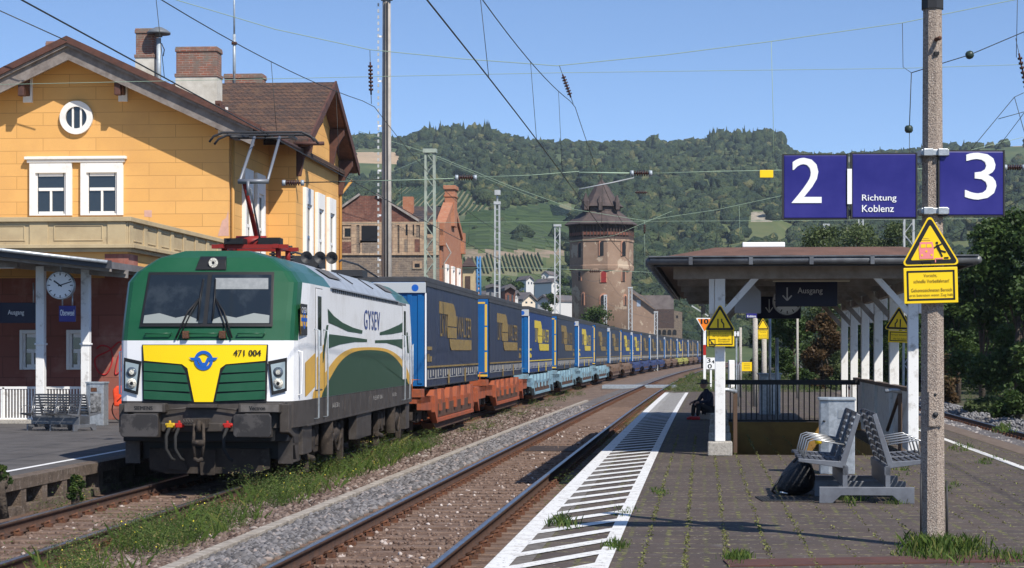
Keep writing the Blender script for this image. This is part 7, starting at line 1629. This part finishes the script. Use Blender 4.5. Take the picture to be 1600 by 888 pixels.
for a in (('tall dark tree at the right edge beside the single track', 1592, 66, 322, 78, M['leaf1'], 20000, 1), ('dark bushy tree right of the yellow danger sign', 1535, 76, 388, 62, M['leaf1'], 16000, 2), ('dark tree just right of the concrete pole', 1497, 84, 440, 48, M['leaf4'], 12000, 3), ('tall dark tree overlapping the right edge tree from behind', 1560, 88, 345, 60, M['leaf1'], 14000, 4),
          ('pale feathery tree rising above the shelter roof', 1335, 120, 348, 62, M['leaf2'], 15000, 5), ('pale leafy tree above the shelter roof under the sign 2', 1290, 126, 352, 50, M['leaf2'], 13000, 31), ('pale leafy tree above the shelter roof beside the concrete pole', 1392, 128, 345, 46, M['leaf2'], 13000, 32), ('pale bush tree between the shelter roof and the sign', 1285, 112, 400, 46, M['leaf2'], 9000, 6), ('dark tree behind the white shelter posts', 1375, 100, 455, 50, M['leaf1'], 11000, 7), ('red brown creeper covered tree behind the stair railing', 1285, 92, 490, 34, M['leaf3'], 10000, 8), ('dark green tree behind the thin pale post', 1238, 105, 470, 40, M['leaf1'], 10000, 9), ('mid green tree behind the steel posts', 1196, 120, 490, 34, M['leaf4'], 8000, 10), ('red brown bush at the foot of the dark trees', 1478, 80, 552, 26, M['leaf3'], 6000, 11), ('pale green tree beyond the yellow rear post sign', 1425, 118, 420, 44, M['leaf4'], 10000, 12), ('tree in front of the foot of the tower', 935, 225, 478, 32, M['leaf4'], 5000, 13), ('round tree standing left of the white hill houses', 806, 420, 440, 20, M['leaf4'], 2600, 14), ('small tree right of the cream house above the trailers', 858, 300, 458, 16, M['leaf4'], 2200, 15), ('tree between the white hill houses and the lattice mast', 882, 430, 436, 16, M['leaf1'], 2200, 16), ('dark tree between the blue crane and the ladder mast', 762, 380, 432, 16, M['leaf1'], 2200, 17)): tree(*a)
for i, (px, D, y, hw) in enumerate(((1610, 100, 430, 70), (1545, 104, 470, 60), (1480, 112, 480, 60), (1430, 108, 520, 40), (1390, 120, 500, 40), (1340, 124, 500, 45), (1620, 58, 560, 34))):
    tree(('broad dark bush deep in the shade behind the right edge trees', 'dark undergrowth bush behind the middle of the right hand trees', 'dark bush behind the tree right of the concrete pole', 'dark bush behind the right lattice mast', 'dark bush seen between the white shelter posts', 'dark bush behind the shelter, below the pale feathery tree', 'dark bush cut by the right edge of the view')[i], px, D, y, hw, M['leaf1'], 9000, 40+i, 'bush', .11, -.5, 'bush', .0)
tree('low olive bush at the right edge by the ballast', 1590, 60, 612, 40, M['leaf4'], 6000, 21, 'bush', .06, -.45, 'bush', .1); tree('low yellowish bush below the dark right trees', 1545, 66, 622, 34, M['leaf2'], 5000, 22, 'bush', .06, -.45, 'bush', .1); tree('small dark green bush on the left platform edge', 6, 26.0, 726, 16, M['leaf4'], 2500, 23, 'bush', .022, -.2, 'bush', .1)
tree('scrubby bush growing against the left platform wall', 118, 29.0, 742, 18, M['leaf4'], 2500, 24, 'bush', .025, -.75, 'bush', .1)
# weeds: many stalks with small leaves and some yellow flowers, one ground cover
WC_, WS_, WT_ = [], [], []; FC_ = []
BV, BT = [], []
wr = np.random.default_rng(77)
def weeds(of, D0, D1, oa, ob, n, hmin, hmax, z, zo=0, flower=.04, dens=None, per=26):
    for i in range(n):
        D = D0 + (D1-D0)*wr.random()**1.25; A = oa(D) if callable(oa) else oa; B = ob(D) if callable(ob) else ob; o = A + (B-A)*wr.random()
        if dens is not None and wr.random() > dens(o, D): continue
        x, y = of(o, D); h = wr.uniform(hmin, hmax)*(1 + .35*math.sin(D*1.7) + .2*math.sin(D*.6+1)); k = per
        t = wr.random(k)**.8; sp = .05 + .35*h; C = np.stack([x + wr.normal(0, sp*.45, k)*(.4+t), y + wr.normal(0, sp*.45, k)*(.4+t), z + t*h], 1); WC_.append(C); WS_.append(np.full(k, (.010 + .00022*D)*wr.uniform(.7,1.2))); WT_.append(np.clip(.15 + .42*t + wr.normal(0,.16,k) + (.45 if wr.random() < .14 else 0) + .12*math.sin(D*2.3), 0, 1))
        if wr.random() < flower: 
            for _ in range(2): FC_.append((x + wr.normal(0, sp*.5), y + wr.normal(0, sp*.5), z + h*wr.uniform(.85,1.1)))
def blades(x, y, z, n, sp, h, tb=0.0, wf=1.0):
    for i in range(n):
        px_, py_ = x + wr.normal(0, sp), y + wr.normal(0, sp); a = wr.random()*6.283; w_ = (.0035 + .00012*y)*wf; hh_ = h*wr.uniform(.5,1.2); lx, ly = wr.normal(0,.35*hh_,2)
        BV.extend([(px_-w_*math.cos(a),py_-w_*math.sin(a),z),(px_+w_*math.cos(a),py_+w_*math.sin(a),z),(px_+lx*.45+w_*.6*math.cos(a),py_+ly*.45+w_*.6*math.sin(a),z+hh_*.65),(px_+lx,py_+ly,z+hh_)]); BT.append(min(1, tb + (1-tb)*wr.random()))
clump = lambda o, D: 1 if math.sin(D*1.9+o*4)+math.sin(D*.83) > -.35 else .07
weeds(off1, 19, 50, 1.0, 2.0, 2300, .20, .46, -.72, flower=.08, dens=clump, per=44)
weeds(off1, 17, 27, .9, 2.2, 420, .12, .34, -.72, flower=.12, dens=clump, per=40)
weeds(off1, 52, 110, 1.5, 2.5, 420, .12, .38, -.70, dens=lambda o, D: 1 if math.sin(D*.55) > .35 else .05)
weeds(off2, 44, 62, -3.4, -2.2, 60, .1, .3, -.66, dens=lambda o, D: 1 if math.sin(D*1.1) > .6 else .1)
weeds(off1, 22, 40, -1.62, -1.15, 240, .05, .25, -.72, flower=.03, dens=lambda o, D: 1 if math.sin(D*1.3) > .1 else .15)
weeds(off2, 26, 40, 1.15, 1.6, 130, .08, .32, -.55, flower=.01, dens=lambda o, D: 1 if 29 < D < 34 or D > 38 else .15)
weeds(off2, 40, 84, 1.1, 1.62, 420, .08, .30, -.55, flower=.0, dens=lambda o, D: 1 if D > 52 or math.sin(D) > .3 else .2)
weeds(off2, 82, 150, 1.5, 8.0, 2200, .06, .24, -.05, flower=.02, per=16)
weeds(off2, 48, 90, 13.2, 16.5, 500, .15, .6, -.4, flower=.0)
weeds(off2, 30, 60, 8.66, 9.2, 200, .05, .2, -.45, flower=.01)
# grass in the joints and round the pole
JC = []
for i in range(1700):
    D = 18 + 30*wr.random()**1.2; x, y = off1(1.0 + 1.1*wr.random(), D)
    if wr.random() < clump(1.5, D): blades(x, y, -.72, 2, .06, .16 + .22*wr.random(), .25, .42)
for i in range(26000):
    D = 14 + 26*wr.random()**1.6; o = .33*wr.integers(8, 25) + .165 + wr.normal(0,.014); x, y = off2(o, D)
    k_ = .5 + .5*math.sin(o*7.3 + D*.9)*math.sin(D*2.1+o*3)
    if wr.random() < (.25 + .75*k_)*(1.0 if o < 4.4 else .35): JC.append((x, y, .002 + .012*wr.random()))
for i in range(150): x, y = 3.05 + wr.random()*2.3, 16.0 + wr.normal(0,.22); blades(x, y, 0, 8, .05, .05 + .04*wr.random())
for i in range(70): x, y = 3.5 + wr.normal(0,.16), 16.65 + wr.normal(0,.14); blades(x, y, 0, 10, .05, .13)
for (px, py, n, h) in ((965,855,30,.06),(975,800,10,.04),(880,820,22,.10),(1030,770,14,.04),(1250,700,0,0),(1330,782,20,.07),(1400,782,16,.06),(1410,735,12,.05),(1480,765,14,.05),(1300,758,8,.04),(1150,872,40,.06),(1500,700,20,.06),(1540,720,14,.05),(1570,672,30,.10),(1420,672,14,.05)):
    for i in range(n): c = onp(px + wr.normal(0,9), py + wr.normal(0,4)); blades(c.x, c.y, 0, 7, .03, h)
V, Fc = leaves(np.array(JC), .013, wr, up=.8, asp=.5); tag(npmesh('joint_moss', V, Fc, leafmat('moss', (.10,.095,.035), (.19,.20,.06), (.28,.25,.12), .2), tint=wr.random(len(JC))), kind='stuff')
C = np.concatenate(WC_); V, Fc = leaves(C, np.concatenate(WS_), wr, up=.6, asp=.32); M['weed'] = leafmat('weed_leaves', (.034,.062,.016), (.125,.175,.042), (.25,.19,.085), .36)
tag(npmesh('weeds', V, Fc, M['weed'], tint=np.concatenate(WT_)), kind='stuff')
V, Fc = leaves(np.array(FC_), .008, wr, up=1.2, asp=1.0); tag(npmesh('yellow_flowers', V, Fc, mat('flower_yellow', (.75,.62,.06), .6)), kind='stuff')
tag(npmesh('grass', np.array(BV), np.arange(len(BV)).reshape(-1,4), M['grass'], tint=BT), kind='stuff')

g_ = MB(); a, c = onp(1130, 877), onp(1700, 866); g_.prism([(a.x, a.y-.45), (c.x, c.y-.5), (c.x, c.y), (a.x, a.y)], 'z', .001, .012); g_.build('rusty_cover', mat('red_brown_cover', (.10,.045,.035), .9, c2=(.07,.035,.03), sc=5))['kind'] = 'structure'
